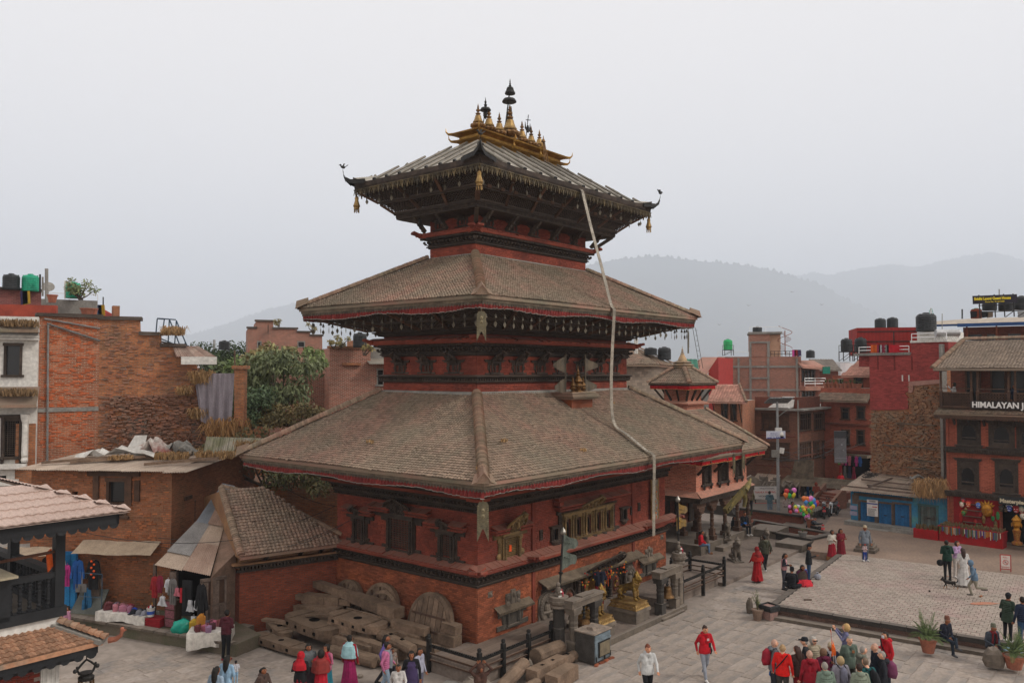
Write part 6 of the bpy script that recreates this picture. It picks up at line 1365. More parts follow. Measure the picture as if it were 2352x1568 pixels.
a,b,c,d=rect(wb,0,1105,70,1113);m=MB();m.box(0,W_-.6,-.12,0,c,d+.1);m.build('moulding',WHITEW,wb)
rp=frame('rooftop_block','dull red brick rooftop block with a thin dark coping behind the orange building','building',(-60,46),(92,48),0);W_=rp['w'];z_=loc(rp,60,668)[1];shell(rp,W_,z_,4,mat('rose_brick','6b3a36','5d3230',1,kind='brick',p=(.24,.08,.01,'6e5048'),rnd=.1),[],5);m=MB();m.box(-.1,W_+.1,-.1,.2,z_,z_+.15);m.build('coping',mat('dark_coping'),rp)
rq=frame('red_parapet','low rust red parapet wall on the roof at the left','wall',(-60,42),(126,43),0);z_=loc(rq,60,700)[1];m=MB();m.box(0,rq['w'],0,.4,8,z_);m.build('wall',mat('rust_plaster','8d3c2a','6d2f24',1.5,rnd=0,bump=.4),rq)
rc=frame('concrete_block','grey plastered rooftop room with streaks and a white rail','building',(90,52),(222,53.5),0);z_=loc(rc,150,688)[1];shell(rc,rc['w'],z_,4,CONC,[],6);railm(rc,[(0,0,z_),(rc['w'],0,z_)],.4,CHROME,1)
rr_=frame('red_gable_house','small red gabled roof peeping over the coping at the left','building',(222,60),(285,61),0);z_=loc(rr_,240,728)[1];W_=rr_['w'];m=MB();m.box(0,W_,0,4,5,z_);m.build('wall',CONC,rr_);m=MB();m.add([(0,-.2,z_),(W_,-.2,z_),(W_*.75,2,z_+.3),(0,2,z_+1.1)],[(0,1,2,3)]);m.build('roof',mat('red_sheet','8f2a20','7a241c',2),rr_);m=MB();m.box(W_*.6,W_*.85,.5,1.2,z_,z_+.9);m.build('chimney',B_OLD,rr_)
def tk(x0,x1,y0,y1,dist,label,col,stand=0):
 b=D((x0+x1)/2,y1,dist);r=(x1-x0)/2/FV*dist;h=(y1-y0)/FV*dist;return tank(b,r,h,label,col,stand=stand)
tk(8,43,629,665,47,'black water tank on the far left rooftop','black');tk(52,87,630,669,47.5,'teal green water tank beside the black one at the far left','green');tk(152,184,648,685,53,'teal green water tank on the grey rooftop room','green');tk(503,527,782,803,75,'dark water tank above the ivy covered wall','black');tk(811,842,764,798,49,'ribbed black water tank on the brick block beside the temple','black')
def pole(label,x,y0,y1,dist,r=.05,mt=None,name='pole',cat='pole'):a=D(x,y1,dist);b=D(x,y0,dist);o=thing(name,label,cat,a,0);m=MB();m.tube([(0,0,0),(b.x-a.x,0,b.z-a.z)],r,6);m.build('shaft',mt or CONC,o);return o
pole('tall pale pipe standing on the left rooftop',107,617,695,47,.09);pole('shorter thin pipe left of the tall pale one',98,636,680,47,.05);pole('thin mast with a cap on the left rooftop',92,630,670,47,.05,IRON);pole('thin aerial pole by the grey rooftop room',149,645,686,52,.04,WHITEW);pole('aerial pole at the right of the grey rooftop room',237,682,710,55,.04,IRON);pole('aerial pole above the brick block right of the trees',616,745,766,68,.03,IRON);pole('thin pole standing behind the grey cloth',539,805,860,40,.04,LOG)
for i,(x,y,d_,c_)in enumerate(((120,685,44,'EARTH'),(200,716,44,'T'),(213,716,44.5,'T'))):pot(D(x,y+10,d_),.33 if i==1 else.25,.42,['mossy round planter on the left rooftop','large clay pot on the coping of the orange building','smaller clay pot next to the large one on the coping'][i],TERRA,None,i)
dish=thing('satellite_dish','grey satellite dish on the left rooftop','satellite dish',D(110,684,50));m=MB();m.lathe([(.05,0),(.25,.05),(.36,.13)],(0,0,.6),14,ax=(.4,-.7,.5));m.tube([(0,0,-.2),(0,0,.5)],.04,6);m.build('body',CONC,dish)
for i,(x,c_)in enumerate(((55,'2b2440'),(60,'a8872a'),(226,'32507a'),(233,'b08a2a'))):m=MB(i);o=thing('hanging_cloth',['dark blue cloth drying by the tanks','yellow cloth drying by the tanks','blue prayer cloth on the line at the grey room','yellow prayer cloth on the line at the grey room'][i],'cloth',D(x,668 if i<2 else 700,46 if i<2 else 54),0);m.prism([(-.2,0),(.2,0),(.25,-.7),(-.15,-.8)],-.02,.02);m.build('cloth',cloth(c_),o)
foliage(D(186,688,52),1,.6,.8,600,'scrubby potted greenery around the teal tank',('5b6a44','7c7a56'),.1,61)
iv=foliage(D(505,856,80),3.6,1,1.5,5000,'dense ivy covering a far wall behind the ruin',('3c4a2c','2c3a22'),.14,62,clumps=22,cat='ivy',stem=False,shape=1.2)
m=MB();m.box(-4.6,3.4,1.2,5,-6,.5);m.build('wall',B_OLD,iv)
pole('hazy telecom mast far behind the ivy wall',492,780,812,400,.6,CONC)
gc=thing('hanging_sheet','large grey cloth hanging in long folds beside the ruined wall','cloth',D(492,857,37.6),R(4));m=MB(1);Wc=91/FV*37.6;
m.grid(lambda u,v:(Wc*(u-.5)*(1-.28*v*(1 if u<.5 else.35)),.1*sin(u*22+v*2)*(.2+v)+.05*sin(u*47),-2.55*v*(.72+.28*sin(min(1,u*1.3+.15)*pi*.5))-(.35*sin(pi*min(1,u*2.2))*(1-v)if u<.45 else 0)),40,14);m.build('fabric',mat('grey_cloth','7b7479','6f686d',2,rough=.8,rnd=0,bump=.1),gc,smooth=True)
m=MB();m.box(Wc*.5,Wc*.5+.45,0,.5,-2.4,.2);m.box(Wc*.5-.1,Wc*.5+.55,-.1,.6,.2,.35);m.build('brick_pier',B_OLD,gc)
h1=frame('stepped_brick_house','orange brick house with a stepped parapet beyond the trees','building',(569,68),(742,70),0);pts=[(569,754),(588,754),(588,738),(628,738),(628,752),(682,756),(684,763),(712,764),(713,770),(740,772),(741,850),(569,850)]
Q=[loc(h1,*p)for p in pts];m=MB();m.prism(Q,0,6);m.build('wall',B_RUST,h1)
m=MB()
for i in(0,2,4,6,8):m.box(Q[i][0]-.1,Q[i+1][0]+.1,-.1,.4,min(Q[i][1],Q[i+1][1]),min(Q[i][1],Q[i+1][1])+.15)
m.build('coping',mat('dark_coping'),h1,kind='stuff')
for r_ in(rect(h1,590,783,601,800),rect(h1,683,783,701,798)):a,b,c,d=r_;wn_=inst('window',None,h1,tr(a,0,c));m=MB();m.box(0,b-a,-.04,0,0,d-c);m.build('frame',CONC,wn_);m=MB();m.box(.1,b-a-.1,-.06,-.045,.1,d-c-.1);m.build('pane',GLASS,wn_)
h2=frame('brick_block','tall orange brick block close behind the temple roof with weeds on top','building',(757,49),(851,50),0);z_=loc(h2,800,800)[1];W_=h2['w'];shell(h2,W_,z_,5,B_RUST,[],3);m=MB();m.box(-.1,W_*.8,-.1,.3,z_,z_+.14);m.box(W_*.6,W_,-.05,2,z_,z_+.5);m.box(W_*.3,W_*.75,-.2,0,z_-1,z_-.86);m.build('coping',B_OLD,h2,kind='stuff')
m=MB();m.box(-2.6,0,1.5,6,3,z_-1.6);m.build('wing',B_RUST,h2)
for i,(x,y)in enumerate(((768,800),(783,797),(838,816),(640,750),(715,762))):foliage(D(x,y,48.6 if i<3 else 68),.5,.3,.4,160,'little weedy %s plant on the brick parapet %s'%(('dry','green','yellow','reddish','brown')[i],('at its left','by the pots','low on the block','of the stepped house','at the end of the stepped house')[i]),('8a7a50','6a6a40'),.12,70+i,clumps=4,asp=4)
h3=frame('window_annex','brick bay with a tin awning and white framed window beside the temple','building',(851,50),(884,50.3),0);W_=h3['w'];z_=loc(h3,865,832)[1];r_=rect(h3,866,848,882,884);shell(h3,W_,z_,4,B_RUST,[r_],3);win(h3,r_,'plain',CONC);corrug(h3,[(-.2,-.9,z_-.1),(W_+.5,-.9,z_-.1),(W_+.5,.6,z_+.25),(-.2,.6,z_+.25)],SHEET)
m=MB();m.box(-.2,W_+.6,.8,1.2,z_,z_+.9);m.build('rubble',CONC,h3)
foliage(D(640,955,44),2.3,1.6,1.9,3600,'broad tree with large drooping grey-green leaves between the ruin and the temple',('6b7250','474f34'),.18,81,'broadleaf_tree',16,cat='tree',asp=3,droop=1)
foliage(D(620,860,46),1.5,1.2,1,1500,'brownish shrub rising above the large-leaved tree',('74724a','7c6a48'),.13,82,'shrub',9)
foliage(D(722,850,46),.9,.8,.7,380,'leafy shrub against the brick block right of the tree',('5a6a40','77804e'),.2,83,'shrub',7,asp=3,droop=.9)
foliage(D(575,985,42),1.5,1.2,1.1,3500,'dark dense bush at the foot of the tree by the grey cloth',('3c4a30','55664a'),.09,84,'bush',14)
foliage(D(690,985,42),2.6,1.1,.7,3500,'brown creeper tangle with yellow leaves just above the roof hip',('6b5d3c','4f4a30'),.09,85,'creeper',14,cat='creeper')
foliage(D(560,905,47),1,1,1.3,1200,'pale green shrub left of the large-leaved tree',('6f7f4a','4f6038'),.16,86,'shrub',9,asp=3)
foliage(D(610,1120,38),3,1.5,1.6,3500,'scrub growing in the gap below the temple eave',('4a4c30','665a3c'),.1,87,'scrub',12)
foliage(D(690,1140,37),1.8,1,1,1500,'sparse weeds in the dark gap beside the temple wall',('55603c','6d6040'),.09,88,'weeds',9,stem=False)
for i,(x,d_)in enumerate(((560,54),(650,56),(740,58))):foliage(D(x,960,d_),3,2,1.9,3000,['dark green tree mass left behind the leafy tree','dark green tree mass in the middle behind the leafy tree','dark green tree mass nearest the brick block'][i],('3a4729','4c5434'),.22,90+i,'background_tree',16,cat='tree')
gw=frame('retaining_wall','shadowy old retaining wall in the gap between annex and ruin','wall',(540,40),(800,41),0);m=MB();m.box(0,gw['w'],0,3,0,4);m.build('wall',B_OLD,gw)
hb=frame('back_courtyard_wall','dark overgrown brick wall behind the temple eave','wall',(440,60),(900,62),0);m=MB();m.box(0,hb['w'],0,3,0,7.5);m.build('wall',B_OLD,hb)
sp=thing('stall_platform','raised brick platform in front of the stalls, dark and mossy','platform',(0,0,0));m=MB();m.flat([(-17.5,31.2),(-9.1,27.5),(-8.6,28.6),(-9.9,30),(-12.9,33),(-17.5,33)],0,.42);m.build('masonry',mat('mossy_stone','5d5348','4a4a38',1.2,rnd=0,bump=.5),sp)
for k in range(15):t=k/15;a=V3((-17,31,.42)).lerp(V3((-9.2,27.6,.42)),t+.033);m=MB(k);m.cbox(a,(.54,.3,.08),Euler((0,0,math.atan2(-3.7,8.4))),j=.01);m.build('edge_stone',STONE,sp)
for i,(x,y,s)in enumerate(((436,1478,(.6,.4,.28)),(465,1484,(.45,.35,.22)),(560,1460,(.6,.4,.4)),(566,1434,(.5,.4,.5)))):m=MB(i);o=thing('step_stone',['larger grey step block below the stall','smaller grey step block beside the larger one','rounded stone behind the woman at the stall','stone block at the corner of the annex'][i],'stone',G(x,y),R(-20));m.box(-s[0]/2,s[0]/2,-s[1]/2,s[1]/2,0,s[2],None,.03);m.build('body',STONE,o)
sr=thing('stall_shed','souvenir stall shed with a steep patchwork roof of rusty corrugated tin','stall',(-12.75,29.8,0),0)
e0,e1,t1,t0=V3((-.05,-.1,2.48)),V3((2.3,-1,2.32)),V3((1.72,3.2,4.85)),V3((1.2,3.3,4.95))
e0=V3((-.05,-.05,2.5));q0=V3((.75,1.4,3.55));
def S(u,v):a=e0 .lerp(e1,u);l=e0 .lerp(q0,v/.45)if v<.45 else q0 .lerp(t0,(v-.45)/.55);r=(e1 if 0 else V3((2.3,-1,2.32))).lerp(t1,v);return l.lerp(r,u)
PT=[(0,.5,0,.16,0),(.5,1,0,.3,1),(0,.5,.14,.5,2),(.48,1,.28,.52,0),(0,.45,.48,.78,3),(.44,1,.5,.8,1),(0,1,.78,1,3)]
TN=[mat('tin_pale','9c8c7d','8a7a6c',1.2,rough=.8,rnd=.05),mat('tin_brown','806a5d','927e70',1.5,rough=.85,rnd=.05),mat('tin_grey','83807d','706d6b',2,rough=.6,metal=.2,rnd=.05),mat('tin_bluegrey','858a90','76797d',2,rough=.5,metal=.4,rnd=.05)]
for i,(a,b,c,d,k)in enumerate(PT):z=V3((0,0,.03*(i%3)));corrug(sr,[S(a,c)+z,S(b,c)+z,S(b,d)+z,S(a,d)+z],TN[k],n=26,amp=.018,seed=i)
m=MB();m.quad(V3((2.3,-.9,0)),V3((2.85,0,0)),V3((2.85,0,2.9)),V3((2.3,-.9,2.25)));m.quad(V3((2.85,0,2.9)),V3((2.85,.4,2.9)),t1,V3((2.3,-.9,2.25)));m.build('side_wall',mat('shed_wall','6b5548','564539',3),sr)
fr=empty('door',parent=sr);fr.matrix_local=tr(2,-1.06,.35,R(40));m=MB();m.box(0,.9,0,.05,0,1.85,1);m.box(0,.07,-.05,.05,0,1.85);m.box(.83,.9,-.05,.05,0,1.85);m.box(0,.9,-.05,.05,1.78,1.88);m.box(0,.9,-.05,.04,.9,.96);m.box(.42,.48,-.04,.04,0,1.85);m.build('frame',[OLDW,WOODB],fr)
for k in range(4):m=MB(k);m.box(.1+.19*k,.27+.19*k,-.02,0,.03,.88 if k%2 else 1.75);m.build('plank',OLDW,fr)
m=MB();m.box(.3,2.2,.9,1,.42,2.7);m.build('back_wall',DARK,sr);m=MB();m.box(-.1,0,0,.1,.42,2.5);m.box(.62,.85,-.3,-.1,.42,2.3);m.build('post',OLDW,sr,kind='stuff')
CN={'8c1f24':'dark red','1a1a1c':'black','b9b9bd':'silver','b86a76':'pink','6a6764':'grey','2b2f45':'navy','a81c28':'red','1f4d8a':'blue','2a5f86':'denim blue','4b4038':'brown','9c9ca0':'light grey','b0357d':'magenta','c0c0c4':'white','6f9a3c':'green','3c2c50':'purple','a8522a':'orange','7a2036':'maroon','20686a':'teal'}
def hang(F_,items,where,group,y=-.1):
 for i,(x,z,col,w_,h,kind)in enumerate(items):
  m=MB(i);o=garment(None,0,0,col,w_,h,0,kind,i,'hanging_'+kind);o.matrix_basis=F_@tr(x,y-.02*(i%3),z)
  n_=('first','second','third','fourth','fifth','sixth','seventh','eighth','ninth','tenth','eleventh','twelfth','thirteenth')[i]
  tag(o,'%s %s hanging %s, %s from the left'%(CN[col],{'shirt':'top','trousers':'trousers','dress':'dress','cloth':'cloth'}[kind],where,n_),'garment',group)
F_=tr(-12.75,29.7,0,math.atan2(-.95,2.35))
hang(F_,[(.15,2.15,'8c1f24',.35,.75,'shirt'),(.4,2.2,'7a2036',.3,.6,'shirt'),(.55,1.5,'b9b9bd',.45,.34,'dress'),(.75,2.1,'c0c0c4',.25,.45,'shirt'),(1,2.15,'6a6764',.4,.9,'shirt'),(1.2,1.85,'b86a76',.3,.28,'dress'),(1.42,1.85,'a81c28',.22,.5,'cloth'),(1.65,2.15,'1a1a1c',.4,1.2,'cloth'),(1.8,1.5,'b9b9bd',.32,.4,'dress'),(2.05,1.5,'b9b9bd',.3,.34,'dress'),(1.95,.95,'c0c0c4',.2,.35,'cloth'),(2.3,2.1,'1a1a1c',.5,1.35,'shirt')],'under the stall roof','clothes hanging under the tin roof')
def table(label,p,rz,L,Wd,h,drop,name='cloth_table'):
 o=thing(name,label,'table',p,rz);m=MB(1)
 for x in(-L/2+.08,L/2-.08):
  for y in(-Wd/2+.08,Wd/2-.08):m.box(x-.025,x+.025,y-.025,y+.025,0,h-.03)
 m.build('legs',OLDW,o,kind='stuff');m=MB(2);m.box(-L/2,L/2,-Wd/2,Wd/2,h-.03,h);m.build('tabletop',OLDW,o)
 m=MB(3);n=24;m.quad((-L/2-.03,-Wd/2-.03,h+.006),(L/2+.03,-Wd/2-.03,h+.006),(L/2+.03,Wd/2,h+.006),(-L/2-.03,Wd/2,h+.006))
 m.grid(lambda u,v:(-L/2-.03+(L+.06)*u,-Wd/2-.03-.03*sin(u*31)*(1-v)-.02*(1-v),h+.006-(drop+.05*sin(u*7+1))*(1-v)),n,3);
 for s in(-1,1):m.grid(lambda u,v:(s*(L/2+.03+.02*(1-v)),-Wd/2+Wd*u,h+.006-drop*(1-v)),6,2)
 m.build('cloth',WHITEC,o);return o
def bag(label,p,s,col,seed=1,name='cloth_bag',cat='bag',handle=True,group='bags laid out at the stall'):
 o=thing(name,label,cat,p,seed*.7,group);m=MB(seed);m.V=[];m.box(-s[0]/2,s[0]/2,-s[1]/2,s[1]/2,0,s[2]*.8,0,.02);m.lathe([(s[0]*.5,0),(s[0]*.3,s[2]*.12),(.02,s[2]*.2)],(0,0,s[2]*.8),8,sq=(1,s[1]/s[0]));m.build('body',cloth(col),o)
 if handle:m=MB(2);m.tube([(-s[0]*.3,-s[1]*.5,s[2]*.5),(-s[0]*.2,-s[1]*.6,s[2]*1.05),(s[0]*.2,-s[1]*.6,s[2]*1.05),(s[0]*.3,-s[1]*.5,s[2]*.5)],.012,4);m.build('handle',cloth(col),o)
 return o
t1_=table('long low table draped in white cloth on the stall platform',(-13.85,30.05,.42),math.atan2(-.62,2),2.1,.7,.35,.3)
Mt=t1_.matrix_basis
cols_=['7d4a4c','5d2c30','6b5a66','b0707a','8a5a58','a0687a','7a3038','9c6a80'];nm_=['dusty rose','dark maroon','grey mauve','pink','brown','rose pink','deep red','lilac pink']
for i in range(8):bag('%s cloth bag on the long stall table'%nm_[i],Mt@V3((-.95+.16*i,.12-.2*(i%2),.36)),(.26,.14,.24),cols_[i],i)
def cap_(label,p,col):o=thing('cap',label,'cap',p,-.5,'caps on the stall table');m=MB();m.lathe([(.12,0),(.125,.05),(.1,.11),(.04,.15),(.005,.16)],(0,0,0),12);m.build('crown',cloth(col),o);m=MB();m.flat([(-.09,-.08),(.09,-.08),(.07,-.2),(0,-.22),(-.07,-.2)],0,.015);m.build('visor',cloth(col),o)
for i,(c_,n_)in enumerate((('1f3f9a','bright blue'),('1b1d24','black'),('3a3a40','charcoal'),('6d6d72','grey'),('222226','dark'),('888890','pale grey'))):cap_('%s cap on the stall table'%n_,Mt@V3((.3+.12*i,0-.18*(i%2),.36)),c_)
bk=thing('paint_bucket','white plastic bucket of souvenirs on the red crate','bucket',Mt@V3((1.2,-.22,.34)),0);m=MB();m.lathe([(.11,0),(.14,.28),(.145,.3)],(0,0,0),14);m.build('body',WHITEC,bk);m=MB();m.lathe([(.122,.08),(.132,.2)],(0,0,0),14);m.build('blue_band',cloth('3050a0'),bk)
for k in range(7):m=MB(k);m.ball((.07*cos(k),.07*sin(k),.33),.045,6);m.build('trinket',cloth(('1a1a1c','a81c28','c0c0c4')[k%3]),bk)
yb=bag('yellow packet standing upright behind the caps',Mt@V3((.95,.2,.4)),(.16,.08,.34),'c08a2c',3,'packet','packet',False)
cr=thing('plastic_crate','dark red plastic crate at the end of the long table','crate',Mt@V3((1.38,-.12,0)),Mt.to_euler().z);m=MB()
for k in range(5):m.sweep((-.3,.3,-.22,.22),[(0,.02+.06*k),(.02,.02+.06*k),(.02,.06+.06*k),(0,.06+.06*k)],closed=True)
m.box(-.29,.29,-.21,.21,0,.3);m.build('body',cloth('8c1a22'),cr)
cb=thing('glass_cabinet','narrow wooden display cabinet of trinkets beside the crate','cabinet',(-12,29.25,.42),R(-22));m=MB();m.box(-.24,.24,0,.3,0,.95);m.build('case',WOODB,cb)
for i in range(3):
 m=MB(i);m.box(-.2,.2,-.02,0,.05+.3*i,.31+.3*i);m.build('shelf',mat('trinkets','7a4a50','4a2a30',30,rnd=0),cb)
sk=thing('plastic_sack','big shiny teal plastic sack slumped on the platform edge','sack',(-11.35,28.75,.3),.4);m=MB(2);m.ball((0,0,.28),.36,14,sq=(1.05,.7,.85),k=8);m.V=[(x+.04*sin(z*20+y*13),y+.03*sin(x*22),z+.03*sin(x*17+y*9))for x,y,z in m.V];m.build('body',mat('teal_plastic','14806e','0f6a5c',5,rough=.25,rnd=0,bump=.5,bs=6),sk,smooth=True)
t2_=table('small low table with white cloth where the woman browses',(-10.15,28.15,.3),R(10),1.35,.8,.42,.5);Mt=t2_.matrix_basis
for i,(x,y,c_,n_)in enumerate(((-.35,.1,'a8702a','tall mustard'),(-.2,.25,'6a5f6d','grey felt'),(-.4,-.2,'5d2c30','maroon patterned'),(-.15,-.2,'9a5566','rose zipped'),(.02,-.05,'4a2a2e','dark brown studded'),(.05,.25,'b0657a','bright pink'),(-.02,-.3,'8a6a86','lilac small'),(.5,.1,'9a6a80','mauve'),(.25,.3,'8a5050','brick red'))):bag('%s bag on the small stall table'%n_,Mt@V3((x,y,.43)),(.26,.16,.22 if i else.5),c_,i+10)
bag('red sack pushed under the stall roof',(-10.9,29.1,.42),(.6,.4,.4),'8c2a2c',4,'sack','sack',False);bag('yellow cloth sack between the cabinet and small table',(-10.9,28.6,.35),(.3,.25,.6),'a8882a',5,'sack','sack',False)
brd=thing('grey_board','flat grey wooden tray board leaning against the old house wall','board',G(205,1405,.42),R(-10));m=MB();m.add([(-.62,-.25,0),(.55,-.25,0),(.62,.25,.8),(-.5,.25,.8),(-.62,-.2,-.02),(.55,-.2,-.02),(.62,.3,.8),(-.5,.3,.8)],BOXF);m.build('board',mat('grey_board','5d5f5a','4a4c48',3),brd)
m=MB();m.sweep((-.6,.6,-.02,0),[(0,0),(.03,0)]);stp=thing('folding_rack','thin blue metal clothes rack by the wall','rack',G(233,1420,.42),R(-15));m=MB();m.tube([(0,0,0),(0,0,1.6)],.015,5);m.tube([(-1,0,1.6),(0,0,1.6)],.012,5);m.tube([(-1,0,.75),(0,0,.75)],.012,5);m.tube([(-.1,-.15,0),(0,0,.3),(.1,.15,0)],.012,5);m.build('frame',BLUEI,stp)
bd_=frame('blue_door','bright blue wooden door leaf behind the hanging clothes','door',(158,31.6),(186,31.55),.42);m=MB();
m.box(0,.5,0,.06,0,2.15);m.box(.03,.22,-.02,0,.1,.95);m.box(.27,.46,-.02,0,.1,.95);m.box(.03,.22,-.02,0,1.05,2.05);m.box(.27,.46,-.02,0,1.05,2.05);m.build('panel',mat('door_blue','1d6a9a','175a86',4,rough=.7),bd_)
a0=D(20,1300,31);F_=tr(a0 .x,31.2,0,0)
hang(F_,[(.5,2.4,'b0357d',.4,.5,'shirt'),(.95,2.35,'2b2f45',.5,.9,'shirt'),(1.4,2.5,'1a1a1c',.45,1,'shirt'),(1.85,2.5,'9c9ca0',.5,.9,'shirt'),(2.15,2.2,'b0357d',.3,.8,'shirt'),(2.55,2.4,'1f4d8a',.5,1.1,'shirt'),(2.62,2.3,'c0c0c4',.2,.8,'cloth'),(2.95,1.35,'2a5f86',.45,.9,'trousers'),(3.15,2.4,'1a1a1c',.55,1.1,'shirt'),(3.2,2,'4b4038',.5,.95,'shirt'),(2.85,.9,'2a5f86',.4,.75,'trousers'),(2.7,1.5,'6a6764',.4,.3,'cloth')],'on the wall behind the balcony','clothes hanging on the old house wall')
for k in range(6):m=MB(k);o=thing('cloth_rosette','orange rosette, number %s down, on the dark hanging garment'%('one','two','three','four','five','six')[k],'rosette',(a0 .x+3.1+.1*(k%2),30.95,2.35-.12*k),0,'orange rosettes');m.ball((0,0,0),.045,6);m.build('body',paint('b8481c',.9),o)
an2=thing('striped_canopy','low brown cloth canopy over the far clothes stall','awning',(a0 .x,30.6,2.75),0);m=MB();m.grid(lambda u,v:(-1+3*u,-.6+1*v,.12*v+.02*sin(u*20)),12,3);m.build('fabric',mat('dusty_canvas'),an2)
for i,(a,b,s,r)in enumerate((((-19,31,4.4),(-9.8,29.7,3.4),.6,.012),((-13.2,31,3.2),(-6.7,31.6,4.3),.5,.012),((-13.2,31,2.9),(-6,30.6,3.9),.7,.012),((-9.8,29.8,3.2),(-6.3,30.9,3.7),.4,.01),((-9.6,33,5.2),(-6.4,32,4.2),.3,.012),((-6.3,30.8,4.1),(-2.6,28.6,4.9),.1,.006))):
 A,B_=V3(a),V3(b);m=MB();m.tube([A.lerp(B_,t/10)-V3((0,0,s*4*(t/10)*(1-t/10)))for t in range(11)],r,4);o=tag(m.build('cable',mat('dark_cable','2c2927','3b3734',4)),['black cable sagging across the old house front','upper cable from the old house to the temple wall','lower cable from the old house to the temple wall','cable looping over the annex roof','reddish cable behind the annex ridge','fine wire across the painted temple wall'][i],'cable')
bp=thing('balcony_pavilion','black timber balcony with a pink tile-sheet roof at the left edge','building',(-10.08,18.5,0),TH)
PINK=mat('pink_tile_sheet','9e8b81','907c72',.8,rough=.7,rnd=.04,bump=.1)
BLK=mat('black_timber','17181a','1f2022',3,rough=.55,rnd=.1,bump=.15)
def pantile(o,pts,mt,wx=.2,ry=.32,name='roof'):
 0
 e0,e1,t1,t0=map(V3,pts);m=MB();ax=(e1-e0).normalized();H=((t0-e0)-ax*(t0-e0).dot(ax));up=H.normalized();nn=ax.cross(up).normalized();Hl=H.length;W=(e1-e0).length;a0_=(t0-e0).dot(ax)/Hl;a1_=(t1-e1).dot(ax)/Hl;rows=int(Hl/ry)
 for r in range(rows):
  for(h0,h1,l0,l1)in((r*ry,(r+1)*ry,.03,0),(r*ry,r*ry+.001,0,.03)):
   xa,xb=a0_*h0,W+a1_*h0;n=max(2,int((xb-xa)/wx*4))
   V=[]
   for i in range(n+1):
    x=xa+(xb-xa)*i/n;w_=.013*sin(x/wx*2*pi)
    V.append(e0+ax*x+up*h0+nn*(w_+l0));V.append(e0+ax*x+up*h1+nn*(w_+l1))
   m.add(V,[(2*i,2*i+2,2*i+3,2*i+1)for i in range(n)],0)
 m.quad(e0-nn*.04,e1-nn*.04,t1-nn*.04,t0-nn*.04);return m.build(name,mt,o)
o_=1.08;pantile(bp,((-6,-o_,6.28),(o_,-o_,6.28),(-.56,.56,6.92),(-6,.56,6.92)),PINK);pantile(bp,((o_,-o_,6.28),(o_,5,6.28),(-.56,5,6.92),(-.56,.56,6.92)),PINK)
m=MB();m.box(-6,.9,-.92,-.86,6,6.26);m.box(.84,.9,-.92,5,6,6.26)
for k in range(30):x=.8-.22*k;m.lathe([(.1,0),(.1,.03)],(x,-.9,6),10,ax=(0,1,0));
for k in range(20):m.lathe([(.1,0),(.1,.03)],(.86,-.8+.22*k,6),10,ax=(1,0,0))
m.build('scalloped_fascia',BLK,bp)
for x,y in((0,0),(-2,0),(-4,0),(0,2.6)):m=MB();m.box(x-.1,x+.1,y-.1,y+.1,4.1,6.2);m.build('post',BLK,bp)
m=MB();m.box(-6,0,-.1,.1,6.05,6.2);m.box(-.1,.1,0,5,6.05,6.2);m.build('beam',BLK,bp)
m=MB();m.box(-6,.12,-.08,.08,4.86,4.98);m.box(-.08,.12,0,5,4.86,4.98);m.build('top_rail',BLK,bp)
m=MB();m.box(-6,.14,-.14,.12,4,4.22);m.box(-.1,.14,0,5,4,4.22);m.build('floor_beam',BLK,bp)
m=MB();m.box(-6,0,.1,5,4.05,4.12);m.build('floor',mat('worn_floor','5a5249','4d463f',2),bp)
m=MB();turned(m,0,0,4.22,4.87,.045);bm2=m.mesh('baluster',[BLK])
for k in range(24):inst('baluster',bm2,bp,tr(-.2-.19*k,0,0))
for k in range(18):inst('baluster',bm2,bp,tr(.02,.22+.19*k,0))
m=MB();m.tube([(-6,-.02,5.2),(0,-.02,5.42)],.035,7);m.build('brown_pipe_rail',mat('brown_pipe','5b3d30','4a3227',3),bp)
m=MB();m.box(-6,0,-.05,3,3.78,4);m.box(-6,.02,-.04,5,3.2,3.98);m.build('white_band',WHITEW,bp)
for i,(x,y)in enumerate(((-1.2,1.2),(-1.9,.9))):
 o=thing('bar_stool',['white bar stool with a dark seat nearer the corner post of the balcony','white bar stool with a dark seat farther left on the balcony'][i],'stool',bp.matrix_basis@V3((x,y,4.12)),.3*i)
 m=MB();m.lathe([(.17,.62),(.18,.66),(.16,.68)],(0,0,0),14);m.build('seat',WOODB,o)
 for k in range(4):a=k*pi/2+.4;m=MB(k);m.tube([(.1*cos(a),.1*sin(a),.62),(.24*cos(a),.24*sin(a),0)],.018,5);m.build('leg',WHITEC,o)
 m=MB();m.tube([(.18*cos(a),.18*sin(a),.25)for a in[k*.5 for k in range(14)]],.01,4);m.build('foot_ring',WHITEC,o)
ct=thing('counter_table','long cream counter top running along the far side of the balcony','table',bp.matrix_basis@V3((-1.2,2.2,4.12)),TH+R(90));m=MB();m.box(-2.6,1.6,-.25,.25,.94,.99);m.build('tabletop',mat('cream_top','9a8f78','8a806b',3,rough=.5),ct)
for x in(-2.3,1.3):m=MB();m.box(x-.04,x+.04,-.2,.2,0,.94);m.build('leg',BLK,ct)
tb=thing('tissue_box','small dark green box on the counter','box',bp.matrix_basis@V3((-1.35,.9,5.11)),TH);m=MB();m.box(-.15,.15,-.08,.08,0,.1);m.build('box',cloth('1d4a38'),tb);m=MB();m.ball((0,0,.11),.05,6,sq=(1,.6,1.4));m.build('tissue',WHITEC,tb)
oc=thing('orange_cloth','small orange cloth tied to the balcony post','cloth',bp.matrix_basis@V3((-.14,.05,5.1)),TH);m=MB();m.prism([(-.1,.3),(0,.38),(.04,0),(-.06,-.12)],-.03,.03);m.build('cloth',paint('a8481c',.9),oc)
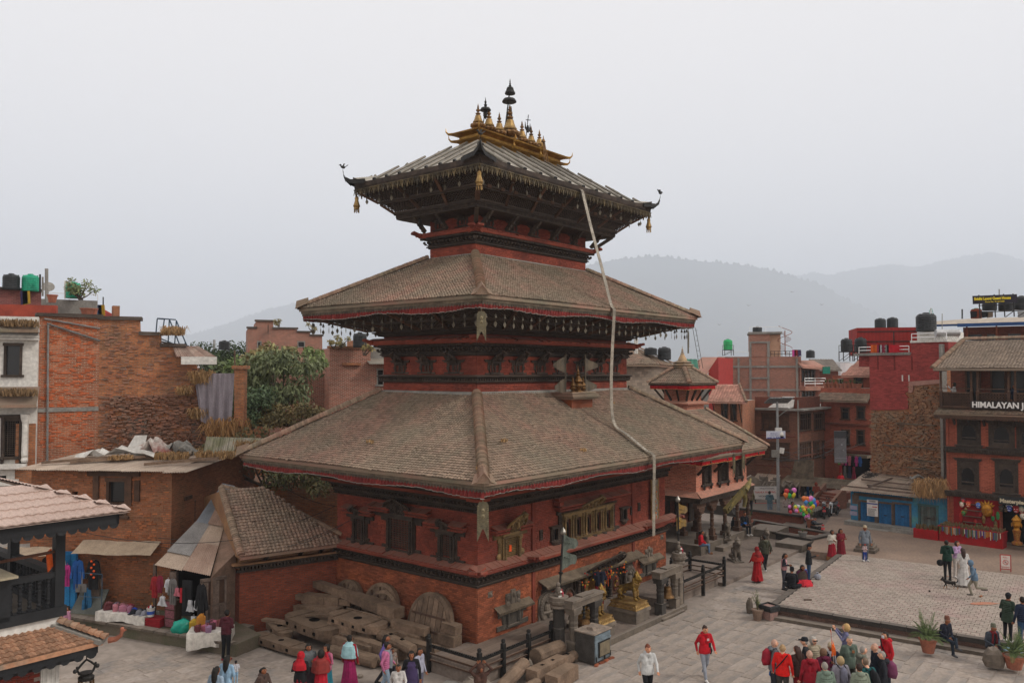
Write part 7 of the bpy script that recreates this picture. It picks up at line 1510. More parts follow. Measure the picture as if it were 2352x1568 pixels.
lr=thing('lean_to_building','corner of a brick lean-to with a clay tile roof under the balcony','building',(-10.08,18.5,0),TH)
TILEN=mat('near_clay_tile','80604a','6b6054',.9,rough=.9,rnd=.34,bump=.3,bs=14,dust=.15,dustc='998774',c3='88624a')
r_=tile_roof(lr,((-6,-.69,3.42),(.69,-.69,3.42),(0,0,3.8),(-6,0,3.8)),.13,.13,300,TILEN,5);tile_roof(lr,((.69,-.69,3.42),(.69,5,3.42),(0,5,3.8),(0,0,3.8)),.13,.13,60,TILEN,6)
rr=RN(2)
for k in range(8):
 t=k/8;a=V3((0,0,3.86)).lerp(V3((.72,-.72,3.46)),t);m=MB(k);n=6;d=V3((.72,-.72,-.4)).normalized();x=d.cross(V3((0,0,1))).normalized();u=x.cross(d);V=[]
 for p,q in((a+d*.16-u*0,.13),(a,.08)):
  for j in range(n+1):s=pi*j/n;V.append(p+x*cos(s)*q+u*(sin(s)*q*.8+.03))
 m.add(V,[(j,j+1,n+1+j+1,n+1+j)for j in range(n)]+[tuple(range(n,-1,-1))]);m.build('hip_tile',TILEN,lr)
m=MB();m.beam((-.05,.05,3.8),(.7,-.7,3.4),.3,.1,j=.02);m.build('mortar_bed',CONC,lr)
m=MB();p=V3((.78,-.78,3.42));m.tube([p,p+V3((.1,-.1,.02)),p+V3((.18,-.18,.1)),p+V3((.2,-.2,.2)),p+V3((.26,-.26,.22))],[.07,.06,.045,.045,.015],7);m.ball(p+V3((.2,-.2,.24)),.05,7);m.build('bird_tile',TERRA,lr)
m=MB();m.box(-6,.62,-.62,-.56,3.16,3.36);m.box(.56,.62,-.62,5,3.16,3.36)
for k in range(22):m.lathe([(.11,0),(.11,.04)],(.5-.28*k,-.6,3.16),10,ax=(0,1,0))
m.build('scalloped_fascia',BLK,lr);m=MB();m.quad((-6,-.6,3.3),(.6,-.6,3.3),(.6,0,3.3),(-6,0,3.3));m.box(-6,.3,-.3,0,3,3.14);m.build('soffit',BLK,lr)
m=MB();m.box(-6,0,0,5,0,3.2);wl2=m.build('wall',mat('pale_mortar','8f8278','7d7168',3),lr)
pl=[]
for r in range(14):
 x=-.34-(r%2)*.12
 while x>-4.4:pl.append(tr(x-.115,-.004,3.13-.082*r,0,(.222,.03,.072)));x-=.235
pieces('brick','bricks',wl2,mat('near_red_brick','6e2c20','5c241b',3,rnd=.2,bump=.25,bs=20),kv,pl,300)
m=MB();m.box(-.34,.04,-.06,.4,0,3.05)
for k in range(4):m.box(-.31+.09*k,-.27+.09*k,-.075,-.06,0,2.9)
m.build('white_pilaster',WHITEW,lr);m=MB();m.box(-.38,.08,-.1,.4,3,3.16);m.box(-.4,.1,-.12,.4,3.1,3.16);m.build('blue_grey_capital',mat('blue_grey_wood','3a4650','303a42',3),lr)
lm_=thing('hanging_lamp','ornate dark metal oil lamp hanging from the eave corner','lamp',D(198,1553,18.6),TH);z_=0;m=MB();m.lathe([(.02,-.1),(.16,-.06),(.17,0),(.12,.04),(.14,.08),(.15,.1)],(0,0,0),16);m.tube([(0,0,.35),(0,0,.78)],.01,5);m.build('bowl',IRON,lm_)
for s in(-1,1):m=MB();m.tube([(s*.14,0,.08),(s*.2,0,.2),(s*.1,0,.3),(0,0,.38)],[.025,.03,.025,.02],6);m.ball((s*.24,0,.18),.05,6);m.ball((s*.2,0,.25),.03,6);m.build('arm',IRON,lm_)
for k in range(10):a=k*pi*.2;m=MB(k);m.prism([(-.018,0),(.018,0),(.02,-.1),(0,-.16),(-.02,-.1)],-.004,.004);m.build('pendant',BRONZE,lm_).matrix_local=tr(.15*cos(a),.15*sin(a),-.06,a)
rh=thing('carved_resthouse','carved pink brick resthouse with red cloth valance and open columned ground floor','building',T(18.35,1.5),TH)
L_=6.15
hs_=[(.75,1.5,3.55,4.6),(2.55,3.55,3.5,4.75),(4.7,5.35,3.55,4.65)]
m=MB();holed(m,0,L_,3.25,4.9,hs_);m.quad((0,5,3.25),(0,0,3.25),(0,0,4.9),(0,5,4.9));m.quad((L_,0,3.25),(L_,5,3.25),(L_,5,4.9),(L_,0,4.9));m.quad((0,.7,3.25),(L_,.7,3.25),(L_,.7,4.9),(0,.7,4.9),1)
m.add([(0,0,3.25),(L_,0,3.25),(L_+.25,-.42,2.98),(-.25,-.42,2.98)],[(3,2,1,0)]);m.add([(0,5,3.25),(0,0,3.25),(-.4,-.42,2.98),(-.4,5,2.98)],[(3,2,1,0)]);m.add([(L_,0,3.25),(L_,5,3.25),(L_+.25,5,2.98),(L_+.25,-.42,2.98)],[(3,2,1,0)])
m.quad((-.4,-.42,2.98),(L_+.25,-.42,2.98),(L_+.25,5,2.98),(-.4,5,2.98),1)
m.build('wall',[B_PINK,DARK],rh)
for h in hs_:win(rh,h,'carved')
m=MB()
for h in hs_:canopy(m,h[0]-.3,h[1]+.3,h[3]+.08,.3,0)
m.build('brick_hood',B_PINK,rh,kind='stuff')
m=MB();m.box(-.3,L_+.2,-.38,-.12,2.7,2.96);m.box(-.3,-.05,-.3,5,2.7,2.96);m.build('beam',WOOD,rh)
pieces('dentil','dentils',rh,WOOD,[(boxv(-.05,.05,-.06,0,-.05,.05),BOXF,.5)],[tr(-.2+.16*k,-.38,2.9)for k in range(40)],0)
for i,(x,y)in enumerate(((.15,-.1),(1.55,-.1),(3.1,-.1),(4.65,-.1),(6.05,-.1),(1.55,1.6),(3.1,1.6))):
 m=MB(i);m.box(x-.2,x+.2,y-.2,y+.2,.62,.85);turned(m,x,y,.85,2.2,.11);m.box(x-.13,x+.13,y-.13,y+.13,.85,1.2);m.box(x-.5,x+.5,y-.12,y+.12,2.45,2.7);m.box(x-.32,x+.32,y-.14,y+.14,2.28,2.46);m.box(x-.2,x+.2,y-.16,y+.16,2.15,2.3);m.build('column',WOODB,rh)
m=MB();m.box(-.4,L_+.2,-.45,5,0,.62);m.box(1.2,3.4,-.9,-.45,0,.34);m.build('plinth',STONE,rh)
m=MB();m.box(-.3,L_,3.2,3.4,.6,3);m.build('back_wall',B_DEEP,rh)
m=MB()
for x in(.6,2,3.6,5.2):m.box(x,x+.9,3.1,3.2,.7,2.4)
m.build('dark_door',WOOD,rh,kind='stuff')
ER=(-.9,L_+.9,-.9,5.4);m=MB()
tile_roof(rh,((ER[0],ER[2],5.12),(ER[1],ER[2],5.12),(L_-1.7,1.75,7.27),(1.7,1.75,7.27)),.15,.13,0,seed=11);tile_roof(rh,((ER[1],ER[2],5.12),(ER[1],ER[3],5.12),(L_-1.7,2.8,7.27),(L_-1.7,1.75,7.27)),.2,.2,0,seed=12);tile_roof(rh,((ER[0],ER[3],5.12),(ER[0],ER[2],5.12),(1.7,1.75,7.27),(1.7,2.8,7.27)),.2,.2,0,seed=13)
ridge(rh,(ER[1],ER[2],5.15),(L_-1.7,1.75,7.3),.13);ridge(rh,(ER[0],ER[2],5.15),(1.7,1.75,7.3),.13)
m=MB();m.sweep(grow(ER,-.06),[(0,5),(.02,5.08),(0,4.9),(-.1,4.88)]);m.build('fascia',MUD,rh)
valance(grow(ER,-.12),4.98,4.7,rh,REDB,mat('gold_edge','a8895a','8a6d42',5),.12,.03,.02)
for x in(.1,2,4.1,6):m=MB();m.beam((x,-.05,4.1),(x,-.8,4.85),.1,.12);m.build('strut',WOOD,rh)
tail_plate(3.6,-.95,4.95,1,.35,rh,0)
gp=thing('carved_makara','long gilded carved beam rising to a beaked beast head over the resthouse steps','carving',T(20.1,.5),TH);m=MB();m.beam((-.9,-.2,2.3),(.9,-.5,3.3),.16,.3,j=.03);m.tube([(.8,-.5,3.2),(1.2,-.55,3.5),(1.45,-.55,3.75)],[.18,.14,.03],7);m.tube([(.8,-.45,3),(.95,-.45,2.7),(.9,-.4,2.3)],[.16,.12,.09],7)
for k in range(14):m.ball((-.8+k*.12,-.35,2.4+k*.066),.09,5,k=3)
m.build('body',mat('mossy_gilt','6d5f35','4f4a30',5,metal=.3,rough=.6,bump=.5),gp)
cu_c=V3((9.75,47.2,0));cu=thing('cupola_shrine','small square pagoda turret with tiled roof, red cloth band and pale bell finial','shrine',cu_c,TH-R(6));s=1.38
for i in range(4):
 q=Matrix.Rotation(i*pi/2,4,'Z');P=[q@V3(p)for p in((-s,-s,8.72),(s,-s,8.72),(.28,-.28,9.62),(-.28,-.28,9.62))];tile_roof(cu,P,.14,.13,0,seed=20+i);ridge(cu,q@V3((s,-s,8.74)),q@V3((.25,-.25,9.66)),.14,seed=i)
valance((-s+.06,s-.06,-s+.06,s-.06),8.66,8.4,cu,REDB,mat('gold_edge'),.1,.03,.01);m=MB();m.sweep((-s,s,-s,s),[(-.05,8.6),(0,8.62),(0,8.7),(-.1,8.72)]);m.build('fascia',WOOD,cu)
m=MB();m.box(-.75,.75,-.75,.75,7.6,8.75);m.build('wall',B_PINK,cu);m=MB();m.sweep((-.75,.75,-.75,.75),[(0,7.5),(.3,7.52),(.35,7.6),(.1,7.72),(0,7.75)]);m.box(-.85,.85,-.85,.85,5.5,7.5);m.build('base',B_PINK,cu)
for i in range(4):
 q=Matrix.Rotation(i*pi/2,4,'Z')
 for x in(-.75,-.25,.25,.75):m=MB();m.beam(q@V3((x,-.76,7.75)),q@V3((x*1.5,-1.15,8.4)),.09,.1);m.build('strut',WOOD,cu)
m=MB();m.sweep((-.3,.3,-.3,.3),[(.1,9.55),(.16,9.62),(.1,9.7),(.2,9.76),(.02,9.86),(.1,9.92),(-.1,10.02),(-.3,10.04)]);m.lathe([(.27,10),(.24,10.1),(.12,10.35),(.1,10.4),(.12,10.43),(.05,10.47),(.08,10.52),(.04,10.58),(.06,10.63),(.02,10.7),(.005,10.85)],(0,0,0),14);m.build('bell_finial',mat('pale_copper','8f7658','6d6358',3,metal=.2,rough=.6),cu)
g1=frame('tiled_house','concrete sided house with brown hipped tile roof behind the temple edge','building',(1425,58),(1548,60),0);W_=g1['w'];z_=loc(g1,1480,838)[1];shell(g1,W_,z_,5,mat('tan_block','85776a','736659',1,kind='brick',p=(.4,.2,.012,'6c6258'),rnd=.05),[],3)
tile_roof(g1,((-.5,-.7,z_),(W_*.62,-.7,z_),(W_*.5,2,z_+1.25),(-.5,2,z_+1.25)),.2,.17,0,seed=31);tile_roof(g1,((W_*.3,-.2,z_+.1),(W_+.3,-.2,z_-.15),(W_*.55,3,z_+1.6),(W_*.3,3,z_+1.7)),.2,.17,0,seed=32);ridge(g1,(W_+.3,-.2,z_-.1),(W_*.55,3,z_+1.7),.1)
tk(1480,1509,798,815,60,'black tank half sunk behind the brown tile roof','black');tk(1511,1541,797,826,60.5,'tall ribbed black tank beside the brown tile roof','black')
pole('white pipe by the temple eave',1459,776,812,57,.08,WHITEW);pole('second white pipe by the temple eave',1463,778,812,57,.08,WHITEW)
gs=thing('green_roof','green striped plastic roof behind the cupola','roof',D(1586,846,66),R(-15));corrug(gs,[(-.7,-.6,0),(.7,-.9,-.1),(.5,.8,.75),(-.8,.8,.8)],mat('green_sheet','1d5a44','15483a',3,rough=.5),wave=.3);m=MB();[m.tube([(.75,-.8,0),(.2,-.8,3.4)],.02,5),m.tube([(1,-.8,0),(.45,-.8,3.2)],.02,5)];[m.beam((.4+.03*k,-.8,3-.4*k),(.6+.03*k,-.8,3-.4*k),.02,.02)for k in range(8)];m.build('ladder_mast',IRON,gs)
g2=frame('jettied_house','pink tiled house with slender struts and tall windows in front of the brick block','building',(1640,61),(1704,60),0);W_=g2['w'];z_=loc(g2,1680,921)[1];hs_=[rect(g2,1657,925,1672,968),rect(g2,1678,925,1692,965)];shell(g2,W_,z_,4,B_ORW,hs_,3)
for h in hs_:win(g2,h,'wood')
tile_roof(g2,((-.3,-.9,z_-.05),(W_+.55,-.9,z_-.05),(W_-.5,1.2,z_+1.2),(-.3,1.2,z_+1.2)),.2,.17,0,seed=35,mt=mat('pink_clay','9d7365','8a6a5c',.8,rnd=.2));ridge(g2,(W_+.5,-.9,z_),(W_-.5,1.2,z_+1.25),.1)
for x in(.1,.8,1.4,W_-.05):m=MB();m.tube([(x,-.05,z_-1.5),(x,-.6,z_-.5),(x,-.85,z_-.05)],.05,5);m.build('strut',WOODB,g2)
g3=frame('concrete_frame_house','unplastered brick block with grey concrete frame and a roof tower','building',(1649,86),(1840,84),0);W_=g3['w']
z_=loc(g3,1700,819)[1];shell(g3,W_,z_,8,B_RUST,[],0)
def px_box(o,x0,y0,x1,y1,yf,yb,mt,name):a,b,c,d=rect(o,x0,y0,x1,y1);m=MB();m.box(a,b,yf,yb,c,d);return m.build(name,mt,o)
for x in(1651,1697,1724,1765,1831):px_box(g3,x-2.5,822,x+2.5,960,-.12,.1,CONC,'concrete_column')
for y in(842,869 if 0 else 895):px_box(g3,1649,y-2.2,1840,y+2.2,-.14,.1,CONC,'concrete_beam')
px_box(g3,1724,866,1765,870,-.14,.1,CONC,'concrete_beam')
px_box(g3,1722,766,1768,820,0,4,B_RUST,'roof_tower');px_box(g3,1721,784,1769,788,-.14,.1,CONC,'concrete_beam');px_box(g3,1721,788,1726,820,-.12,.1,CONC,'concrete_column');px_box(g3,1762,788,1768,820,-.12,.1,CONC,'concrete_column');px_box(g3,1768,768,1794,820,.6,4,mat('peach_plaster','c09a80','b08c74',2),'peach_stair_room');px_box(g3,1719,762,1796,767,-.2,4.2,CONC,'tower_slab')
railm(g3,[(loc(g3,1722,760)[0],0,loc(g3,1722,762)[1]),(loc(g3,1796,760)[0],0,loc(g3,1796,762)[1])],.5,CHROME,1);railm(g3,[(0,0,z_),(loc(g3,1720,819)[0],0,z_)],.5,CHROME,1,'rail');railm(g3,[(loc(g3,1770,819)[0],0,z_),(W_,0,z_)],.55,IRON,2,'rail',.35)
m=MB();cx,cz=loc(g3,1804,815)
for k in range(22):a=k*.42;m.cbox((cx+.35*cos(a),.3+.35*sin(a),cz+k*.11),(.5,.14,.03),Euler((0,0,a)))
m.tube([(cx,.3,cz),(cx,.3,cz+2.5)],.05,6);m.tube([(cx+.7*cos(k*.42),.3+.7*sin(k*.42),cz+k*.11+.7)for k in range(22)],.03,5);m.build('spiral_stair',BR_ORANGE,g3)
tk(1729,1750,750,766,87,'black tank on the brick roof tower','black');tk(1852,1871,804,822,84,'black tank at the right end of the brick block','black');tk(1662,1682,779,803,85,'bright green tank on an iron stand','green2',stand=.6)
for i,(x,c_)in enumerate(((1824,'b0357d'),(1829,'8c1f24'),(1836,'3c2c50'))):m=MB();o=thing('washing',['magenta washing on the brick block roof','dark red washing on the brick block roof','purple washing on the brick block roof'][i],'washing',D(x,803,83.5),0);m.prism([(-.2,0),(.15,0),(.2,-.6),(-.2,-.7)],-.02,.02);m.build('cloth',cloth(c_),o)
g4=frame('balcony_bay_house','brown brick bay with railed balcony and tiled lean-to right of the concrete frame block','building',(1835,84),(1882,85),0);W_=g4['w'];z_=loc(g4,1860,843)[1];hs_=[rect(g4,1840,848,1872,875),rect(g4,1840,897,1872,912)];shell(g4,W_,z_,5,B_DEEP,hs_,0);[win(g4,h,'wood')for h in hs_];a,b,c,d=rect(g4,1835,884,1882,896);m=MB();m.box(a,b,-.9,0,c,d-.1);m.build('balcony',B_RUST,g4);railm(g4,[(a,-.85,d-.1),(b,-.85,d-.1)],.8,CHROME,3)
tile_roof(g4,((-.4,-1,z_),(W_+.4,-1,z_-.2),(W_-.2,.6,z_+.7),(0,.6,z_+.7)),.25,.22,0,seed=41,mt=mat('pink_clay'))
m=MB();a,b,c,d=rect(g4,1868,842,1884,858);m.box(a,b,-1.4,-1.3,c,d);m.build('green_tarpaulin',mat('green_tarp','0f6a58','0c5748',3),g4)
g5=frame('red_gable_wall','narrow bright red gable wall with a pink tiled roof','building',(1627,80),(1650,79.5),0);W_=g5['w'];zt=loc(g5,1645,821)[1];zb=loc(g5,1630,852)[1];m=MB();m.prism([(0,3),(W_,3),(W_,zt),(W_*.9,zt),(0,zb)],0,5);m.build('wall',mat('red_paint_wall','8a2c28','7c2824',2,rnd=0),g5)
m=MB();m.add([(-2.6,-.4,zb-.3),(0,-.4,zb-.3),(W_*.95,2.5,zt+.1),(-1.4,2.5,zt+.1)],[(0,1,2,3)]);m.build('roof',mat('pink_clay'),g5);m=MB();m.box(-2.3,0,0,3,3,zb-.4);m.box(-1.4,-.1,-.05,0,zb-1.6,zb-.7,1);m.build('lower_wall',[CONC,GLASS],g5)
b1=frame('corner_building','dark brown brick corner house with a concrete slab roof and shuttered windows','building',(1733,63.8),(1829,61.8),0);W_=b1['w'];zs=loc(b1,1829,943)[1]
hs_=[rect(b1,1750,949,1812,988),rect(b1,1752,1016,1813,1055)];shell(b1,W_,zs,.6,B_BRWN,hs_,0);win(b1,hs_[0],'shutter');win(b1,hs_[1],'shutter')
b2s=frame('corner_right',None,None,(1829,61.8),(1942,69.5),0);side=empty('side_wing',parent=b1);W2=b2s['w'];side.matrix_local=b1 .matrix_basis.inverted()@b2s.matrix_basis
hs2=[rect(b2s,*r)for r in((1834,947,1862,988),(1869,947,1889,986),(1892,947,1916,984),(1834,1014,1862,1054),(1868,1012,1881,1050),(1888,1010,1911,1048),(1836,1098,1925,1150))]
shell(side,W2,zs,6,B_BRWN,hs2)
for h in hs2[:6]:win(side,h,'shutter' if hs2 .index(h)>2 else 'wood')
bpy.data.objects.remove(b2s)
m=MB()
m.box(-.4,W_+.3,-.5,.6,zs,zs+.14);m.build('roof_slab',CONC,b1);m=MB();m.box(-.2,W2+.3,-.6,6,zs+.01,zs+.15);m.build('roof_slab',CONC,side)
m=MB();m.box(0,W_,0,.2,zs+.14,zs+1);m.build('parapet',B_DEEP,b1);m=MB();m.box(0,W2*.45,.05,.25,zs+.15,zs+1);m.box(W2*.52,W2*.9,.05,.25,zs+.15,zs+.9);m.build('parapet',B_DEEP,side)
px_box(b1,1733,1068,1829,1071,-.06,0,B_DEEP,'string_course');px_box(b1,1733,999,1829,1002,-.06,0,B_DEEP,'string_course')
m=MB();m.box(0,W2,-.06,0,zs*.46,zs*.46+.1);m.box(0,W2,-.06,0,zs*.73,zs*.73+.1);m.build('string_course',B_DEEP,side)
m=MB();m.tube([(-.05,-.1,0),(-.05,-.1,zs+.8)],.06,6);m.build('drain_pipe',CONC,side)
m=MB();a,b,c,d=rect(b1,1797,916,1825,933);m.add([(a-1,-.3,zs+.2),(b,-.3,zs+.2),(b,.1,zs+1.05),(a,.1,zs+1.05)],[(0,1,2,3)]);m.build('white_sheet',WHITEW,b1)
SW=side.matrix_local;SWW=b1 .matrix_basis@SW
def awning(label,x0,x1,z0,z1,out,tiltx,mt,seed=1):o=thing('awning',label,'awning',SWW@V3((0,0,0)),SWW.to_euler().z);corrug(o,[(x0,-out,z0),(x1,-out,z0+.05),(x1-.1,-.05,z1),(x0+.2,-.05,z1)],mt,seed=seed);return o
a0_,b0_,c0_,d0_=hs2[6];awning('rusty corrugated awning nearest the corner over the shop',a0_-.3,a0_+1.8,d0_-.1,d0_+.55,1.3,0,TIN,1);awning('dusty flat awning over the right half of the shop',a0_+2,b0_+.3,d0_+.05,d0_+.6,1.6,0,MUD,2);awning('square sheet propped up steeply above the shop awnings',a0_+2.6,a0_+4.3,d0_+.5,d0_+1.8,.5,0,MUD,3)
hang(SWW,[(a0_+.3+.38*i,d0_-.15,c,.35,1 if i%2 else.7,'shirt' if i%3 else 'dress')for i,c in enumerate(('7a2036','1f4d8a','a81c28','20686a','1a1a1c','a8522a','6a6764','2b2f45','4b4038','1f4d8a','20686a'))],'in the corner shop doorway','clothes in the corner shop',y=0)
bn=thing('shop_banner','tall faded grey hanging banner for a cosmetics shop','banner',D(1930,1026,62),R(-12));hw=13/FV*62;hh=36.5/FV*62;m=MB();m.box(-hw,hw,-.04,.04,-hh,hh);m.build('panel',mat('banner_grey','5d5c5f','6a686b',2,rnd=0,bump=0),bn);m=MB();m.box(-hw,hw,-.05,-.04,hh*.55,hh*.98);m.build('dark_header',mat('banner_dark','3d3d40'),bn)
GT=paint('8f8f92',.8);text('NARAYANI',.17,GT,bn,tr(-hw+.05,-.05,-hh+.3));text('COSMETICS',.16,GT,bn,tr(-hw+.03,-.05,-hh+.1))
for q in(.15,-.2):m=MB();m.lathe([(.06,0),(.06,.01)],(.1 if q>0 else.22,-.045,q*hh),10,ax=(0,-1,0));m.build('round_mark',GT,bn)
sp_=thing('street_pole','grey lamp pole with solar panel on top, camera and junction boxes','street lamp',D(1788,1179,52.5));bz=sp_.location.z;f_=lambda y:D(1788,y,52.5).z-bz;m=MB();m.tube([(0,0,-.8),(0,0,f_(922))],[.11,.07],10);m.build('pole',mat('galv','8a8c8c','777878',3,metal=.3,rough=.5),sp_)
m=MB();c=V3((.1,0,f_(919)));m.cbox(c,(1.6,.9,.05),Euler((R(-24),0,R(8))));m.build('solar_panel',mat('solar','3c4652','8c8c8a',9,rough=.3),sp_);m=MB();m.tube([(0,0,f_(958)),(.35,-.3,f_(945)),(.6,-.5,f_(938))],.03,5);m.cbox((.68,-.55,f_(936)),(.3,.12,.05),Euler((0,-.3,0)));m.build('lamp_arm',CONC,sp_)
m=MB();m.box(-.13,.25,-.12,.12,f_(996),f_(982));m.lathe([(.13,0),(.14,.1),(.06,.25)],(.2,-.2,f_(1000)),10);m.ball((.2,-.2,f_(1001)),.11,10,1);m.build('dome_camera',[WHITEW,GLASS],sp_)
m=MB();m.box(-.4,.05,-.2,0,f_(1049),f_(1033));m.cbox((.22,-.1,f_(1034)),(.3,.08,.36),Euler((0,.2,.2)),1);m.build('junction_box',[CONC,WHITEW],sp_)
sg=thing('white_sign','white sign board with blue skyline drawing fixed on the street pole','sign',D(1782,998,52.3),R(2));hw=22/FV*52.4;hh=8.5/FV*52.4;m=MB();m.box(-hw,hw,-.02,.02,-hh,hh);m.build('board',[paint('a8aab5',.7)],sg)
BLUEP=paint('39407a',.7);text('Bhaktapur',.11,BLUEP,sg,tr(-.35,-.025,.05));text('Tourism Nepal',.09,BLUEP,sg,tr(-.4,-.025,-.07));m=MB();rr=RN(3);[m.box(-hw*.95+.06*k,-hw*.95+.06*k+.055,-.026,-.021,-hh,-hh+.03+rr.random()*.08)for k in range(19)];m.build('skyline',BLUEP,sg)
ts=thing('painting_school_sign','white board with red curved lettering and an arrow board below','sign',D(1759,1131,55.5),R(4));hw=28/FV*55.5;m=MB();m.box(-hw,hw,-.02,.02,-.42,.42);m.build('board',[paint('a5a09c',.7)],ts);RED_=paint('9a2c28',.7);text('TRADITIONAL',.16,paint('333333',.7),ts,tr(-.45,-.025,.24));text('THANKA PAINTING',.19,RED_,ts,tr(-.78,-.025,-.02),sx=.85);text('WORK SHOP',.17,paint('333333',.7),ts,tr(-.5,-.025,-.28))
m=MB();m.box(-.75,.7,-.03,.02,-1,-.68);m.build('arrow_board',RED_,ts);m=MB();m.prism([(-.6,-.84),(-.4,-.74),(-.4,-.8),(.4,-.8),(.4,-.74),(.6,-.84),(.4,-.94),(.4,-.88),(-.4,-.88),(-.4,-.94)],-.036,-.031);m.build('double_arrow',WHITEC,ts);m=MB();[m.box(x-.03,x+.03,.02,.06,-2,.4)for x in(-.7,.7)];m.build('posts',IRON,ts,kind='stuff')
ft=thing('sunken_fountain','sunken stone water tank with dark kerb and brick lined inside','fountain',(15.2,47.3,0),R(-52));m=MB();
for(a,b,c,d)in((-2.6,2.8,-1.3,-1),(-2.6,2.8,1,1.3),(-2.6,-2.3,-1,1),(2.5,2.8,-1,1)):m.box(a,b,c,d,0,.42,None,.01);m.box(a-.05,b+.05,c-.05,d+.05,.42,.5)
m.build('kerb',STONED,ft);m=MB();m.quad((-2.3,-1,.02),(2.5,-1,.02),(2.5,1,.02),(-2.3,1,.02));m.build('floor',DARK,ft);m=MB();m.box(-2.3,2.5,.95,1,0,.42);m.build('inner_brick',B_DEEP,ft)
ds=thing('stone_dais','low flat stone dais in front of the sunken fountain','platform',(15.6,44.6,0),TH);m=MB();m.box(-1.5,1.6,-.5,.9,0,.38,None,.02);m.build('slab',STONE,ds)
ds2=thing('stone_dais','grey stone seat block beside the resthouse columns','platform',T(25.2,.6),TH);m=MB();m.box(-.8,1.1,-.8,.9,0,.55,None,.02);m.build('slab',STONE,ds2)
lw=frame('low_brick_wall','low brick wall with a dark stone coping behind the fountain','wall',(1688,53.4),(1836,50.5),0);W_=lw['w'];m=MB();m.box(0,W_,0,.35,0,.55);m.build('wall',B_DEEP,lw);m=MB();m.box(-.05,W_+.08,-.08,.42,.55,.68);m.box(-2.5,W_-.1,.3,4.5,0,.6);m.build('coping',STONED,lw)
pot(V3((15.7,44.9,.38)),.22,.38,'grey pot of grassy plant on the stone dais',GREYP,'spider',11);pot(V3((17.2,47.8,.42)),.28,.55,'terracotta pot at the end of the fountain kerb',TERRA,'twig',12);pot(V3((13.9,51.6,.55)),.25,.45,'grey plastic tub on the low brick wall',GREYP,None,13);pot(V3((13.6,47.6,.4)),.2,.5,'brown pot beside the seated couple',TERRA,'twig',14)
stc=thing('outdoor_stair','red brick stair with sloping parapet behind the balloon seller','stair',(20.2,56.2,0),R(-52));stc.scale=(.8,.8,.8);m=MB()
for k in range(7):m.box(0,1.6,.34*k-.2,.34*k+2.2,.2*k,.2*k+.2)
m.build('steps',B_DEEP,stc);m=MB();m.add([(-.25,-.3,0),(0,-.3,0),(0,2.5,0),(-.25,2.5,0),(-.25,-.3,.5),(0,-.3,.5),(0,2.5,2.1),(-.25,2.5,2.1)],BOXF);m.add([(1.6,-.3,0),(1.85,-.3,0),(1.85,2.5,0),(1.6,2.5,0),(1.6,-.3,.5),(1.85,-.3,.5),(1.85,2.5,2.1),(1.6,2.5,2.1)],BOXF);m.build('parapet',B_BRWN,stc)
for i,(x,y,d_,s_)in enumerate(((1727,1135,57,1.1),(1758,1108,59,1),(1790,1112,58,.9))):
 o=thing('carved_stone_fragment',['rounded stone stele standing behind the low wall','scrolled temple stones heaped behind the painting sign','carved stone brackets heaped beside the brown house'][i],'stone',D(x,y+18,d_),R(10));m=MB(i)
 if i==0:m.prism([(-.7,0),(-.7,1.1),(-.5,1.6),(0,1.85),(.5,1.6),(.7,1.1),(.7,0)],0,.2)
 else:
  for k in range(5):m.box(-1.2+.45*k,-.8+.45*k,-.2,.3,.1*(k%2),.5+.25*((k*7)%3),None,.05);m.tube([(-1.1+.5*k,-.25,.6),(-.9+.5*k,-.3,.35),(-.6+.5*k,-.25,.65)],.09,6)
 m.build('body',STONE,o)
def balloon(p,c,label,group):o=thing('balloon',label,'balloon',p,0,group);m=MB();m.lathe([(.01,-.2),(.06,-.14),(.13,-.04),(.16,.06),(.13,.15),(.06,.2),(.005,.21)],(0,0,0),12);m.build('body',mat('balloon_'+c,c,c,rough=.3,rnd=0,bump=0,spec=.6),o,smooth=True);m=MB();m.tube([(0,0,-.2),(.02,0,-.5)],.006,3);m.build('string',WHITEC,o)
BC={'a81c28':'red','1a1a1c':'black dotted','d070b0':'pink','1f9a4a':'green','d0b820':'yellow','d0682a':'orange','4a8ad0':'sky blue','2a5ac0':'blue'}
for grp,dist,L in(('upper balloon bunch',52,((1807,1129,'a81c28'),(1817,1132,'1a1a1c'),(1805,1137,'d0682a'),(1824,1127,'d070b0'),(1813,1138,'1f9a4a'),(1822,1137,'d0b820'))),('middle balloon bunch',51,((1847,1146,'d0682a'),(1854,1147,'d0682a'),(1859,1148,'d070b0'),(1851,1153,'4a8ad0'),(1863,1146,'d070b0'),(1862,1156,'1f9a4a'),(1868,1150,'4a8ad0'),(1872,1158,'2a5ac0'),(1876,1156,'a81c28'),(1867,1163,'d0b820'))),('lower balloon bunch',50,((1853,1171,'a81c28'),(1853,1177,'d0b820'),(1861,1176,'d0b820'),(1858,1182,'d070b0'),(1853,1189,'d070b0')))):
 seen={}
 for i,(x,y,c)in enumerate(L):seen[c]=seen.get(c,0)+1;balloon(D(x,y,dist),c,'%s%s balloon of the %s by the stair'%({1:'',2:'second ',3:'third '}[seen[c]],BC[c],grp),'balloons for sale')
to=thing('toy_heap','heap of shiny colourful toys and foil balloons in front of the stair','toys',D(1837,1180,50));rr=RN(3)
for k in range(22):m=MB(k);c=rr.choice(('a81c28','d0b820','c0c0c4','1f9a4a','d070b0','d0682a'));m.ball((rr.u(-.6,.6),rr.u(-.3,.3),rr.u(0,.5)),.11,6);m.build('toy',mat('balloon_'+c,c,c,rough=.3,rnd=0,bump=0),to)
